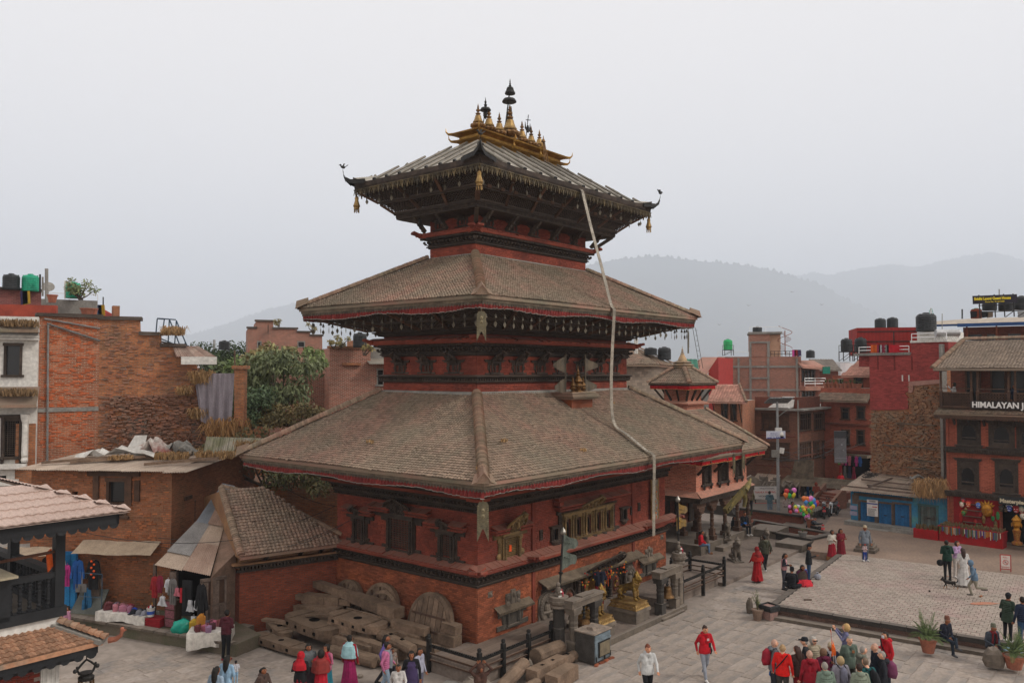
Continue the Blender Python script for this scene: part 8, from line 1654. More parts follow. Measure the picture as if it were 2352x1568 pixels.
def motorbike(p,rz,label,seed=1,scooter=False):
 o=thing('motorbike',label,'motorbike',p,rz,'parked motorbikes')
 for y in(-.65,.62):
  m=MB();n=20;V=[];r0,t=.25,.055;F=[]
  for i in range(n):
   a=2*pi*i/n
   for j in range(8):b=2*pi*j/8;V.append(((t*sin(b))*(1),y+(r0+t*cos(b))*cos(a),.31+(r0+t*cos(b))*sin(a)))
  for i in range(n):
   for j in range(8):F.append((i*8+j,i*8+(j+1)%8,((i+1)%n)*8+(j+1)%8,((i+1)%n)*8+j))
  m.add(V,F);wb_=m.build('tyre',BLACKP,o);m=MB();m.lathe([(.06,-.03),(.06,.03)],(0,y,.31),10,ax=(1,0,0))
  for k in range(5):a=2*pi*k/5;m.beam((0,y,.31),(0,y+.22*cos(a),.31+.22*sin(a)),.03,.02)
  m.build('rim',IRON,wb_)
 m=MB();m.ball((0,-.12,.78),.2,10,sq=(.7,1.4,.75));m.build('fuel_tank',mat('bike_blue','20242c','1a1d24',rough=.25,rnd=0),o)
 m=MB();m.tube([(0,0,.8),(0,.35,.78),(0,.75,.88)],[.1,.13,.07],8,sq=.5);m.build('seat',BLACKP,o)
 m=MB();m.box(-.13,.13,-.25,.2,.28,.58,None,.02);m.tube([(.16,.1,.3),(.17,.6,.35),(.18,.8,.42)],[.04,.05,.055],7);m.build('engine',IRON,o)
 for s in(-1,1):m=MB();m.tube([(s*.08,-.65,.31),(s*.09,-.45,.95)],.03,6);m.build('fork',CHROME,o);m=MB();m.tube([(0,-.42,.98),(s*.3,-.36,1.03),(s*.36,-.3,1.02)],.02,5);m.tube([(s*.25,-.36,1.03),(s*.3,-.4,1.2)],.01,4);m.ball((s*.31,-.4,1.22),.06,7,sq=(1,.4,.7));m.build('handlebar',BLACKP,o)
 m=MB();m.ball((0,-.55,.88),.11,10,sq=(1,.8,1.1));m.build('headlight',CHROME,o);m=MB();m.box(-.1,.1,.82,.86,.55,.68);m.build('number_plate',paint('b04a4a',.6),o);m=MB();m.box(-.06,.06,.8,.88,.78,.84);m.build('tail_light',paint('a01c1c',.3),o)
 m=MB();[m.tube([(0,.5+.3*cos(t),.31+.34*sin(t)),(0,.5+.3*cos(t+.5)+0,.31+.34*sin(t+.5))],.05,6)for t in(.4,.9,1.4)];m.tube([(.1,.1,.3),(.25,.15,.02)],.015,5);m.build('mudguard',BLACKP,o)
motorbike(G(1872,1232),R(190),'black motorbike standing alone on the street with its tail to us');motorbike(G(1893,1190,.05),R(160),'dark scooter like bike parked left of the pair by the blue shed');motorbike(G(1915,1186,.05),R(-40),'black motorbike parked right of the pair by the blue shed');motorbike(G(1928,1135,.2),R(170),'motorbike under the red jacket far up the lane')
b3=frame('lane_house','orange brick house with tiled string course, carved windows and plant pots on its terrace','building',(1884,66),(2000,63),0);W_=b3['w'];zt=loc(b3,1950,891)[1]
hs_=[rect(b3,*r)for r in((1932,936,1951,962),(1968,933,1987,962),(1935,987,1952,1021),(1968,987,1986,1021),(1932,1046,1999,1100))];shell(b3,W_,zt,2,B_HIM,hs_);[win(b3,h,'wood')for h in hs_[:4]]
a,b,c,d=rect(b3,1884,903,2000,920);tile_roof(b3,((0,-.7,c),(W_,-.7,c),(W_,0,d),(0,0,d)),.2,.15,0,seed=51);m=MB()
for y in(973,1033):a,b,c,d=rect(b3,1884,y-2,2000,y+2);m.box(0,W_,-.2,0,c,d)
m.build('string_course',B_DEEP,b3)
m=MB();a,b,c,d=rect(b3,1884,1040,2000,1046);m.box(W_*.35,W_,-.9,0,c,d);m.build('canopy',MUD,b3)
up=empty('upper_storey',parent=b3);up.matrix_local=tr(0,2,0);hu=[rect(b3,1962,865,1982,891,2),rect(b3,1927,870,1936,888,2)];zu=loc(b3,1950,862,2)[1];shell(up,W_,zu,4,B_HIM,hu);win(up,hu[0],'plain');win(up,hu[1],'plain',CONC)
tile_roof(up,((W_*.28,-.9,zu-.05),(W_*.95,-.9,zu-.05),(W_*.8,1.5,zu+1.3),(W_*.38,1.5,zu+1.3)),.2,.17,0,seed=52,mt=mat('pink_clay'))
for k in range(9):x=1893+k*9.5;p=b3 .matrix_basis@V3((loc(b3,x,890)[0],.25,zt));pot(p,.18+.04*(k%3),.35,['first','second','third','fourth','fifth','sixth','seventh','eighth','ninth'][k]+' plant pot from the left along the lane house terrace',TERRA,'bush' if k not in(5,8)else 'spider',30+k)
hang(b3 .matrix_basis,[(loc(b3,1940+i*8,1044)[0],loc(b3,1960,1044)[1],c,.26,.75,'shirt')for i,c in enumerate(('6f9a3c','b86a76','b0357d','b86a76','1a1a1c','b0357d','1f4d8a'))]+[(loc(b3,1944+i*10,1066)[0],loc(b3,1960,1068)[1],c,.35,.9,'dress')for i,c in enumerate(('a81c28','6a6764','2b2f45','7a2036'))],'at the lane house shop','clothes at the lane house shop',y=-.9)
tk(1932,1957,777,807,60,'left black tank of the pair on the iron stand','black',.7);tk(1964,1990,775,807,60.5,'right black tank of the pair on the iron stand','black',.7)
sx_=frame('far_tiled_house','small grey tiled roof between the brick bay and the lane house','building',(1872,92),(1925,92),0);W_=sx_['w'];z_=loc(sx_,1900,850)[1];shell(sx_,W_,z_,5,B_DEEP,[]);tile_roof(sx_,((0,-.6,z_),(W_+.2,-.6,z_),(W_,2,z_+1.2),(0,2,z_+1.3)),.3,.25,0,seed=53,mt=mat('grey_tile','6d655d','5d564f',1,rnd=.2))
b4=frame('red_painted_building','tall building with bright red painted upper wall above a ruined brick face','building',(1997,51.5),(2167,47.5),0);W_=b4['w'];REDW=mat('red_painted_brick','7e3531','6e2e2a',.7,kind='brick',p=(.24,.08,.006,'7a2c29'),rnd=0,bump=.25)
z1=loc(b4,2080,814)[1];zb=loc(b4,2030,942)[1];xs_=loc(b4,2091,900)[0];zr=loc(b4,2130,885)[1]
m=MB();m.box(0,W_,.05,6,1.5,z1);m.build('core',B_OLD,b4)
m=MB();P_=[loc(b4,*p)for p in((1997,814),(2164,812),(2164,876),(2096,882),(2095,892),(2078,903),(2086,912),(2086,939),(2060,941),(1999,941))];m.prism(P_[::-1],-.02,.06);m.build('red_render',REDW,b4)
m=MB();P_=[loc(b4,*p)for p in((2088,876),(2163,871),(2163,880),(2098,886),(2097,900),(2088,902))];m.prism(P_[::-1],-.05,.05);m.build('pink_patch',mat('pink_patch','9a7468','8d695e',3),b4)
pl=[];rr=RN(9)
for k in range(2600):
 x=rr.u(0,W_);z=rr.u(1.6,zr);u_=1997+170*x/W_
 if z>zb-.05 and u_<2090:continue
 if z>loc(b4,u_,886)[1]:continue
 g_=sin(x*1.7+z*2.3)+sin(z*1.3-x*.8);pl.append(tr(x,.03-.05*rr.random()-.03*(g_>.3),z,rr.u(-.15,.15),(.22*rr.u(.6,1.2),.09,.06*rr.u(.8,1.2)),ry=rr.u(-.05,.05)))
RUIN=mat('ruin_brick','6d5b4a','57483c',1.1,rnd=.3,bump=.5,c3='7a5a42');pieces('brick','bricks',b4,RUIN,kv,pl,300)
for x0,x1,y in((2060,2148,1026),(2030,2060,1022),(2060,2150,974),(2100,2155,1058),(2085,2140,1075)):px_box(b4,x0,y-1.2,x1,y+1.2,-.12,.05,MUD,'ledge')
px_box(b4,2092,784,2178,815,.02,3,REDW,'upper_box');px_box(b4,1966,813,1998,842,.3,3,REDW,'left_box');px_box(b4,1963,810,2092,816,-.12,3,CONC,'roof_slab');px_box(b4,2092,781,2178,786,-.08,3,WHITEW,'roof_slab');px_box(b4,2095,761,2148,784,.5,3,WHITEW,'whitewashed_base')
for x in(2017,2055,2095):px_box(b4,x-1.2,818,x+1.2,849,-.05,0,mat('rust_streak','5a2420','6a2a26'),'metal_strap')
for x in(2079,2094):px_box(b4,x-1,861,x+1,875,-.3,-.24,WHITEW,'bracket')
Z=loc(b4,2030,811)[1];railm(b4,[(loc(b4,1973,811)[0],0,Z),(loc(b4,2088,811)[0],0,Z)],.4,CHROME,2,'roof_rail');Z2=loc(b4,2130,783)[1];railm(b4,[(loc(b4,2094,783)[0],0,Z2),(loc(b4,2174,783)[0],0,Z2)],.45,CHROME,2,'roof_rail')
px_box(b4,2166,790,2172,1110,-.3,.2,CONC,'corner_pier')
for i,(x,c_)in enumerate(((2004,'d0602a'),(2010,'d0602a'),(2018,'7a2036'),(2022,'c0c0c4'),(2028,'7a2036'),(2037,'6a6764'),(2056,'a81c28'))):m=MB(i);o=thing('washing',['orange cloth hanging first on the red building rail','orange cloth hanging second on the red building rail','maroon cloth on the rail next to the orange ones','white cloth between two maroon ones on the rail','maroon cloth right of the white one on the rail','grey washing near the pale ball on the roof','wide crimson sheet hanging on the roof behind the rail'][i],'washing',D(x,792,49.8),0);w2=.5 if i==6 else.1;m.prism([(-w2,0),(w2,0),(w2,-.45),(-w2,-.47)],-.02,.02);m.build('cloth',cloth('b5501c' if c_=='d0602a' else c_),o)
tk(2106,2149,719,761,49,'largest black water tank with a green hose above the red building','black');tk(2010,2034,731,753,62,'left black tank on the red sheet metal block','black');tk(2038,2062,729,752,62,'right black tank on the red sheet metal block','black')
hz_=thing('water_pipe_mast','thin pipe mast with looped green hose beside the largest tank','pipe',D(2143,775,48.8));m=MB();m.tube([(0,0,0),(-.1,0,1.75)],.03,5);m.build('pipe',WHITEW,hz_);m=MB();m.tube([(-.05,-.02,.6),(.05,-.02,1.3),(-.05,-.02,1.72),(-.2,-.02,1.6),(-.18,-.02,1.35)],.015,5);m.build('hose',mat('green_plastic'),hz_)
b5=frame('red_sheet_block','rooftop block clad in dark red metal sheets behind the red building','building',(1969,61),(2108,60),0);W_=b5['w'];z_=loc(b5,2040,752)[1];shell(b5,W_,z_,4,mat('red_sheet_clad','84241f','74201c',1,kind='wave',p=(1.2,'X',0,.12),rnd=0),[],10.6);px_box(b5,1969,760,2108,762,-.05,0,IRON,'seam');px_box(b5,1969,783,2108,785,-.05,0,IRON,'seam');px_box(b5,2052,760,2054,800,-.05,0,IRON,'seam')
sh_=thing('solar_water_heater','silver solar water heater drum on the rooftop','water heater',D(2176,764,47.6),R(-6));m=MB();m.lathe([(0,-.66),(.2,-.65),(.21,-.6),(.21,.6),(.2,.65),(0,.66)],(0,0,0),16,ax=(1,0,0));m.build('drum',mat('silver_drum','a5a5a5','8c8c8c',2,metal=.6,rough=.35,rnd=0),sh_);m=MB();[m.tube([(-.6+.1*k,-.15,-.1),(-.6+.1*k,.6,-.55)],.025,5)for k in range(13)];m.tube([(.6,0,-.2),(.75,0,-.65)],.025,5);m.build('tubes',CHROME,sh_)
bs=frame('blue_shed','low shed with peeling blue walls and doors under rusty corrugated sheets','building',(1949,49.5),(2173,45.6),.38);W_=bs['w'];BLUEW=mat('peeling_blue','2a6488','4a7c7c',.9,rnd=0,bump=.4,bs=6,c3='326c8c',det=9);BLUED=mat('door_blue_bright','245a86','1d4d74',1.5,rnd=.12,bump=.3,bs=10)
z_=loc(bs,2000,1131)[1];hs_=[rect(bs,*r)for r in((1975,1153,2010,1216),(2017,1156,2049,1219),(2054,1158,2090,1223),(2113,1162,2152,1226))];shell(bs,W_,z_+.15,3.2,BLUEW,hs_)
for i,h in enumerate(hs_):
 d_=empty('door',parent=bs);d_.matrix_local=tr(h[0],0,h[2]);w2,h2=h[1]-h[0],h[3]-h[2];mt=BLUED if i<3 else mat('grey_green_door','53605c','463a34',3,bump=.4)
 for k in range(5):m=MB(k);m.box(w2*k/5+.005,w2*(k+1)/5-.005,.08,.12,0,h2);m.build('plank',mt,d_)
 m=MB();m.box(-.09,.02,-.04,.12,-.05,h2+.06);m.box(w2-.02,w2+.09,-.04,.12,-.05,h2+.06);m.box(-.1,w2+.1,-.05,.12,h2,h2+.1);m.box(-.14,w2+.14,-.1,.12,-.1,0);m.build('frame',OLDW if i<3 else mat('teal_wood','3a5f62','40504e',3),d_)
 m=MB();m.box(w2*.4,w2*.6,.04,.08,h2*.55,h2*.58);m.build('bolt',IRON,d_)
m=MB();m.box(.2,W_*.65,-.05,0,z_-.25,z_-.08);m.box(.1,.5,-.03,0,z_-.75,z_-.2);m.build('grey_lintel',OLDW,bs)
nb=thing('notice_board','white printed notice board hanging on the blue shed door','sign',D(2004,1166,48.3),bs.rotation_euler.z+R(3));hw,hh=12/FV*48.3,18.5/FV*48.3;m=MB();m.box(-hw,hw,-.02,.02,-hh,hh);m.build('board',paint('b5b0ac',.7),nb)
m=MB();m.box(-hw,hw,-.025,-.02,hh*.45,hh*.6);m.build('blue_band',BLUEP,nb);m=MB();m.box(0,hw*.9,-.025,-.02,hh*.1,hh*.2);m.build('red_band',RED_,nb);m=MB();rr=RN(4);[m.box(-hw*.8,hw*rr.u(.3,.8),-.026,-.02,hh*(-.9+.11*k),hh*(-.9+.11*k)+.018)for k in range(8)];[m.box(-hw*.6,hw*.6,-.026,-.02,hh*q,hh*q+.025)for q in(.75,.85)];m.build('printed_lines',paint('333333',.7),nb)
for i,(y)in enumerate((1165,1178)):o=thing('paper_notice',['upper pale paper pasted at the left end of the blue shed','lower pale paper pasted at the left end of the blue shed'][i],'paper',D(1961,y,49.1),bs.rotation_euler.z);m=MB();m.box(-.22,.22,-.04,-.02,-.12,.12);m.build('sheet',mat('lilac_paper','8e8a9c','7f7c90',3),o)
br=thing('corrugated_roof','patchwork of rusty corrugated sheets weighted with battens over the blue shed','roof',bs.location,bs.rotation_euler.z);n=6
for k in range(n):
 for r in range(3):y0,y1=-.7+1.25*r,.65+1.25*r;z0,z1=z_+.1+.25*r,z_+.37+.25*r;corrug(br,[(-.3+k*(W_-.2)/n,y0-.2*(k<1),z0+.02*(k%2)),(-.3+(k+1)*(W_-.2)/n+.06,y0,z0),(-.3+(k+1)*(W_-.2)/n+.06,y1,z1),(-.3+k*(W_-.2)/n,y1,z1)],TIN if(k+r)%3 else TN[0],wave=.12,amp=.02,seed=k)
for i,(x0,y0,x1,y1)in enumerate(((-.4,-.5,4.2,-.6),(1,0,4.5,-.1),(.3,.9,3.8,.7),(3,.9,4.9,.5),(.6,2.2,4.6,1.7),(3.4,2.6,5.2,1.2),(1.2,-.3,1.8,1.6))):m=MB(i);f=lambda y:z_+.3+.2*(y+.7)*1.02;m.beam((x0,y0,f(y0)-.02),(x1,y1,f(y1)-.02),.1,.09,j=.01);m.build('batten',OLDW,br)
tuft(bs.matrix_basis@V3((W_-.6,-.3,z_+.25)),1,.9,1400,'mass of dry straw spilling over the right end of the blue shed roof',('8a6a48','9a7c56'),77,.8,flat=.6)
crumple('bundle of pale rags and wire on the blue shed roof',bs.matrix_basis@V3((W_*.6,1.6,z_+.85)),.8,.5,.3,CONC,7)
tw=thing('wire_tangle','tangle of black wires at the left end of the blue shed roof','wire',bs.matrix_basis@V3((.8,.8,z_+.75)));rr=RN(2);m=MB();P_=[(rr.u(-.5,.5),rr.u(-.3,.3),rr.u(0,.35))for _ in range(60)];m.tube(P_,.015,3);m.build('wires',mat('dark_cable'),tw)
sp2=thing('shed_plinth','grey plastered plinth with steps under the blue shed','platform',bs.location+V3((0,0,-.38)),bs.rotation_euler.z);m=MB();m.box(-.1,W_+.1,-.7,.1,0,.6,None,.02);m.box(1.2,2.6,-1.2,-.7,0,.4);m.box(1.3,2.5,-1.5,-1.2,0,.5*.5);m.box(W_*.5,W_*.9,-1.1,-.7,0,.55,None,.03);m.build('masonry',CONC,sp2)
for k in range(14):m=MB(k);m.box(-.11,.11,-.05,.05,0,.065);o=inst('brick',m.mesh('brick',[BR_ORANGE]),sp2,tr(W_*.62+rg.u(0,1.6),-1.25+rg.u(-.2,.2),.02+.07*(k%5),rg.u(-.4,.4)))
stu=thing('stone_stupa','small stepped stone shrine base standing behind the toddler','shrine',G(1990,1264,.4),R(-35));m=MB()
for k in range(5):q=.5-.08*k;m.box(-q,q,-q,q,.14*k,.14*k+.14,None,.01)
m.lathe([(.2,.7),(.22,.9),(.12,1.05),(.05,1.2)],(0,0,0),12);m.build('stone_steps',STONE,stu)
hm=frame('gallery_building','carved timber and red brick building with lattice balcony above a mask shop','building',(2170,45.3),(2600,39.4),.38);W_=hm['w']
hs_=[rect(hm,*r)for r in((2200,964,2252,1021),(2272,972,2330,1027),(2336,976,2396,1032),(2200,1058,2248,1126),(2287,1060,2338,1132),(2300,1156,2420,1262))]
zf=loc(hm,2200,936)[1];shell(hm,W_,zf,4,B_HIM,hs_)
win(hm,hs_[0],'arch');win(hm,hs_[1],'arch',seed=2);win(hm,hs_[2],'arch',seed=3);win(hm,hs_[3],'arch',seed=4);win(hm,hs_[4],'arch',seed=5)
for y in(1028,1128):z0=loc(hm,2175,y+8)[1];z1_=loc(hm,2175,y)[1];m=MB();m.box(-.05,W_,-.3,0,z0+.12,z1_+.1);m.box(-.05,W_,-.2,0,z0-.02,z0+.12);m.build('timber_cornice',WOOD,hm);pieces('dentil','dentils',hm,WOOD,[(boxv(-.03,.03,-.06,0,-.06,.06),BOXF,.5)],[tr(.1+.12*k,-.3,z0+.14)for k in range(60)],0)
for x in(.45,1.1,1.9,2.5,3.3):m=MB();m.beam((x,0,zf-.9),(x,-.55,zf-.25),.1,.14);m.build('strut',WOOD,hm)
m=MB();m.box(0,.12,-.06,0,0,zf);m.box(.45,.55,-.05,0,0,zf);m.build('brick_pilaster',B_HIM,hm,kind='stuff')
tile_roof(hm,((-.3,-1,zf-.28),(W_,-1,zf-.28),(W_,0,zf),(-.3,0,zf)),.16,.14,0,seed=61);m=MB();m.box(-.3,W_,-1,-.95,zf-.52,zf-.34);[m.lathe([(.07,0),(.07,.03)],(-.2+.16*k,-.99,zf-.52),8,ax=(0,1,0))for k in range(34)];m.build('scalloped_fascia',WOODB,hm)
zr0=zf+.05;zr1=loc(hm,2200,901)[1];ze=loc(hm,2200,846)[1]
m=MB();m.box(-.1,W_,-.55,4,zf-.02,zf+.05);m.build('balcony_floor',WOODB,hm)
for k,x in enumerate((-.05,1.45,1.75,3.2,3.5,5)):m=MB();m.box(x-.07,x+.07,-.6,-.46,zr0,zr1+.05);turned(m,x,-.53,zr1+.05,ze,.06);m.box(x-.3,x+.3,-.6,-.46,ze-.15,ze);m.build('column',WOODB,hm)
for k,(x0,x1)in enumerate(((0,1.4),(1.8,3.15),(3.55,4.95))):
 m=MB(k);m.box(x0,x1,-.58,-.48,zr1-.04,zr1+.04);m.box(x0,x1,-.58,-.48,zr0,zr0+.07);m.box(x0,x1,-.56,-.5,zr1+.2,zr1+.24);n=int((x1-x0)/.125);q=(zr1-zr0)/5
 for i in range(n):
  for j in range(5):
   cx=x0+(i+.5)*(x1-x0)/n;cz=zr0+(j+.5)*q;r=q*.42;P_=[(cx+r*cos(a),-.53,cz+r*sin(a))for a in(0,1.05,2.09,3.14,4.19,5.24,6.28)]
   for a in range(6):m.beam(P_[a],P_[a+1],.025,.03,up=(0,1,0))
 m.quad((x0,-.5,zr0),(x1,-.5,zr0),(x1,-.5,zr1),(x0,-.5,zr1),1);m.build('lattice_panel',[WOODB,mat('lattice_back','2a201b','221a16')],hm)
m=MB();m.box(-.1,W_,1.2,1.4,zf,ze+.3);m.build('veranda_wall',B_DEEP,hm)
for x0,x1 in((.75,1.35),(2,2.6),(2.9,3.6)):m=MB();m.box(x0,x1,1.14,1.2,zf,ze-.1,0);m.box(x0-.08,x0,1.1,1.2,zf,ze,1);m.box(x1,x1+.08,1.1,1.2,zf,ze,1);m.build('dark_doorway',[GLASS,WOODB],hm)
m=MB();m.box(-.1,W_,-.62,-.44,ze-.02,ze+.16);m.build('beam',WOODB,hm)
tile_roof(hm,((-.25,-1.15,ze-.02),(W_,-1.15,ze-.02),(W_,1.6,ze+1.55),(.55,1.6,ze+1.55)),.16,.14,300,mat('grey_roof_tile','736659','645a50',.8,rnd=.28,dust=.3),seed=62);ridge(hm,(-.25,-1.15,ze+.02),(.55,1.6,ze+1.62),.14);ridge(hm,(.55,1.6,ze+1.6),(W_,1.6,ze+1.6),.14)
m=MB();x0=loc(hm,2238,930)[0];m.box(x0,W_,-.68,-.6,zr0-.04,zr0+.38);m.build('sign_board',mat('dark_sign','2d2624','352c28'),hm)
sgn=thing('gallery_sign','large white raised letters on the lattice balcony','sign',hm.location,hm.rotation_euler.z);text('HIMALAYAN J',.42,paint('c8c4c0',.6),sgn,tr(x0+.08,-.7,zr0+.03),sx=.93,ext=.02,bold=.012)
ms=thing('shop_sign','black sign board with pale raised shop lettering','sign',hm.location,hm.rotation_euler.z);a,b,c,d=rect(hm,2300,1146,2420,1160);m=MB();m.box(a,b,-.5,-.42,c,d+.1);m.build('board',BLACKP,ms);text('Masterpiece',.27,mat('sign_cream','c0b49a','c0b49a'),ms,tr(a+.06,-.51,c+.1),ext=.02,bold=.01)
a,b,c,d=rect(hm,2192,1150,2296,1250);m=MB();m.box(a,b,-.06,0,c,d+.15);m.build('red_backdrop',mat('shop_red','7c1418','66100f',3,rnd=0),hm)
m=MB();x_a,x_b=rect(hm,2214,1170,2256,1200)[:2]
for k in range(4):m.box(x_a,x_b,-.24,-.06,.95+.32*k,.98+.32*k)
m.build('display_shelf',WOODB,hm,kind='stuff')
GLD=mat('mask_gold','a8741f','7d5216',4,rough=.4,metal=.5,rnd=.1)
def mask(label,x,y,s,cols,crown=True,seed=1,back=-.2):
 sx,sz=loc(hm,x,y,back);o=thing('mask',label,'mask',hm.matrix_basis@V3((sx,back,sz)),hm.rotation_euler.z,'masks hanging at the shop');M_=[mat('mask_'+c,c,c,5,rough=.5,rnd=0,bump=.1)if c!='gold' else GLD for c in cols]
 m=MB(seed);m.ball((0,0,0),s,12,0,sq=(.85,.5,1.1));m.ball((0,-s*.5,-s*.1),s*.18,7,0,sq=(.7,1,1.3));m.build('face',M_,o);m=MB(2)
 for q in(-1,1):m.ball((q*s*.35,-s*.42,s*.2),s*.15,7,0,sq=(1.2,.5,.7))
 m.box(-s*.35,s*.35,-s*.5,-s*.3,-s*.6,-s*.45);m.build('features',M_[1],o,kind='stuff')
 if crown:
  m=MB(3);[m.tube([(s*.75*cos(t),0,s*.55*sin(t)+s*.5),(s*1.15*cos(t),0,s*1*sin(t)+s*.6)],[s*.2,s*.03],6)for t in(.3,.8,1.3,1.85,2.35,2.85)];m.build('crown',M_[-1],o)
 return o
mask('large golden sun mask with flame rays and white collar',2267,1171,.33,('gold','7d5216','gold'));m=MB();
for i,(x,y,s,c,l)in enumerate(((2209,1158,.13,('b8b0a0','a81c28','2a6a3a'),'pale painted mask at the far left of the shop'),(2212,1150,.1,('a81c28','b8b0a0','20686a'),'small red mask above the pale painted one'),(2224,1158,.15,('b04a2a','b8b0a0','a81c28'),'orange faced mask with white fangs'),(2247,1160,.15,('3a5a9a','b8b0a0','gold'),'blue mask with golden crown left of the sun mask'),(2258,1166,.1,('8c2a22','gold','gold'),'dark red mask beside the sun mask'),(2300,1168,.14,('2a2420','6a4a2a','2a2420'),'dark wooden mask right of the sun mask'),(2311,1170,.13,('35302a','7a5a3a','35302a'),'second dark wooden mask'),(2318,1167,.16,('3a4a8a','c0c0c4','c0c0c4'),'blue and white demon mask over the doorway'),(2334,1170,.16,('8c1f1c','c0c0c4','a81c28'),'red demon mask over the doorway'),(2346,1169,.15,('9a9a8a','a81c28','20686a'),'grey green demon mask at the frame edge'),(2213,1178,.12,('2a6a3a','a81c28','gold'),'green mask lower left'),(2349,1185,.15,('b8b0a0','35302a','8c1f1c'),'white long mask low at the frame edge'))):mask(l,x,y,s,c,seed=i)
def figure_(label,x,y,h,mt,name='statuette',back=-.9,z=None,group=None):
 sx,sz=loc(hm,x,y,back);o=thing(name,label,'statuette',hm.matrix_basis@V3((sx,back,sz)),hm.rotation_euler.z,group);m=MB(3);m.lathe([(h*.22,0),(h*.22,h*.06),(h*.12,h*.1),(h*.18,h*.25),(h*.15,h*.4),(h*.18,h*.55),(h*.08,h*.64),(h*.1,h*.72),(h*.11,h*.82),(h*.07,h*.9),(h*.02,h)],(0,0,0),10);m.ball((h*.18,-h*.05,h*.4),h*.08,6);m.ball((-h*.18,-h*.05,h*.4),h*.08,6);m.build('body',mt,o);return o
BZ=mat('statue_bronze','4a4030','6a5a38',12,rough=.5,metal=.4,rnd=.2)
bud=figure_('big golden Buddha head on a carved stand at the doorway',2336,1250,.1,GLD,'buddha_head');
for c_ in list(bud.children):bpy.data.objects.remove(c_)
m=MB();m.ball((0,0,1.05),.24,14,sq=(.85,.85,1.1));m.ball((0,-.21,1),.05,7,sq=(.7,1,1.5));m.lathe([(.2,1.18),(.23,1.24),(.16,1.34),(.08,1.42),(.02,1.5)],(0,0,0),12);[m.ball((s*.22,0,.98),.06,6,sq=(.5,1,2))for s in(-1,1)];m.lathe([(.15,.72),(.12,.85)],(0,0,0),10);m.build('head',GLD,bud)
m=MB();m.lathe([(.24,0),(.26,.1),(.12,.2),(.16,.5),(.2,.7),(.18,.74)],(0,0,0),10);m.build('stand',mat('red_gold_stand','6a1c18','8a6a2a',12,rnd=.2),bud)
for i in range(9):figure_('%s bronze statuette standing on the shop step'%('first','second','third','fourth','fifth','sixth','seventh','eighth','ninth')[i],2255+i*5.2,1252+(i%2)*5,.45+.12*((i*5)%3),(BZ,GLD,BZ,mat('mask_2a6a3a','2a6a3a'))[i%4],back=-.9-.15*(i%3),group='statuettes on the shop step')
stb=thing('trinket_table','long display table with red cloth, rows of necklaces and small bronzes','table',hm.matrix_basis@V3((loc(hm,2178,1240,-.9)[0]-.3,-1,0)),hm.rotation_euler.z);Lt=3;m=MB();m.box(0,Lt,-.35,.5,.3,.78);m.box(-.05,Lt+.05,-.4,.5,.78,.82);m.box(0,Lt,-.36,.4,0,.3);m.build('red_cloth',mat('red_cloth','8a1016','74100f',3,rnd=0),stb)
rr=RN(6)
for k in range(46):m=MB(k);x=.05+Lt*k/47;m.tube([(x,-.42,.8),(x+.01,-.44,.8-rr.u(.2,.45))],.018,4);m.build('necklace',paint(rr.choice(('2a3f7a','a8702a','8a8478','5a3a2a','20686a','b8b0a0','3a5a2a')),.5),stb)
m=MB(5);
for k in range(220):x=rr.u(.05,Lt-.05);y=rr.u(-.35,.45);h=rr.u(.06,.2);m.lathe([(.035,.82),(.02,.82+h*.4),(.035,.82+h*.6),(.01,.82+h)],(x,y,0),5)
m.build('small_bronzes',BZ,stb,kind='stuff')
st2=thing('low_trinket_table','smaller low red table of trinkets left of the long one','table',stb.matrix_basis@V3((-1.3,-.1,0)),hm.rotation_euler.z);m=MB();m.box(0,1.25,-.3,.4,0,.5);m.build('red_cloth',mat('red_cloth'),st2);m=MB(6);[m.lathe([(.035,.5),(.02,.56),(.035,.6),(.01,.66+rr.random()*.1)],(rr.u(.05,1.2),rr.u(-.25,.35),0),5)for k in range(70)];m.build('small_bronzes',BZ,st2,kind='stuff')
tcr=thing('shop_terrace','raised stone terrace with red floor in front of the shop','platform',hm.location+V3((0,0,-.38)),hm.rotation_euler.z);m=MB();m.box(-1.8,W_,-1.7,0,0,.3,1);m.box(-1.9,W_,-1.85,-1.68,0,.34,0,.015);m.build('kerb',[STONED,mat('red_floor','7a4334','6a3a2e',2)],tcr)
rr=RN(8)
for i in range(16):sx,sz=loc(hm,2196+rr.u(0,96),1175+rr.u(-5,60),-.1);o=thing('hanging_carving',('dark','brass','green','red')[i%4]+' carved plaque %s in the shop window display'%('high up left','high up middle','high up right','at eye height left','at eye height middle','at eye height right','low left','low middle','low right','by the door frame','beside the shelf','above the shelf','under the shelf','behind the necklaces','next to the pilaster','near the table end')[i],'carving',hm.matrix_basis@V3((sx,-.12,max(.5,sz))),hm.rotation_euler.z,'shop window plaques');m=MB(i);m.ball((0,0,0),.11,7,sq=(.8,.4,rr.u(1.2,2.6)));m.ball((0,-.04,.05),.05,6);m.build('body',(BZ,BRASS,mat('mask_2a6a3a'),mat('mask_8c1f1c'))[i%4],o)
gh=frame('guest_house','brick rooftop restaurant under a long pale curved tin canopy','building',(2150,56),(2600,50),0);W_=gh['w'];z0=loc(gh,2200,748)[1];m=MB();m.box(1.6,W_,.5,5,z0-3,z0-.1);m.build('wall',B_DEEP,gh);m=MB();m.grid(lambda u,v:(-.2+(W_+.4)*u,-.8+3.5*v,z0+.05+.55*sin(v*1.5)-.1*(u<.2)*(1-u*5)),20,6);m.build('canopy_roof',mat('pale_tin','9c9184','8a8074',2,rnd=.05),gh);m=MB();m.box(-.2,1.6,-.85,-.78,z0-.05,z0+.08);m.box(1.4,W_,-.9,-.8,z0-.12,z0+.1);m.build('blue_gutter',mat('blue_gutter','24406a','1f385c',3),gh)
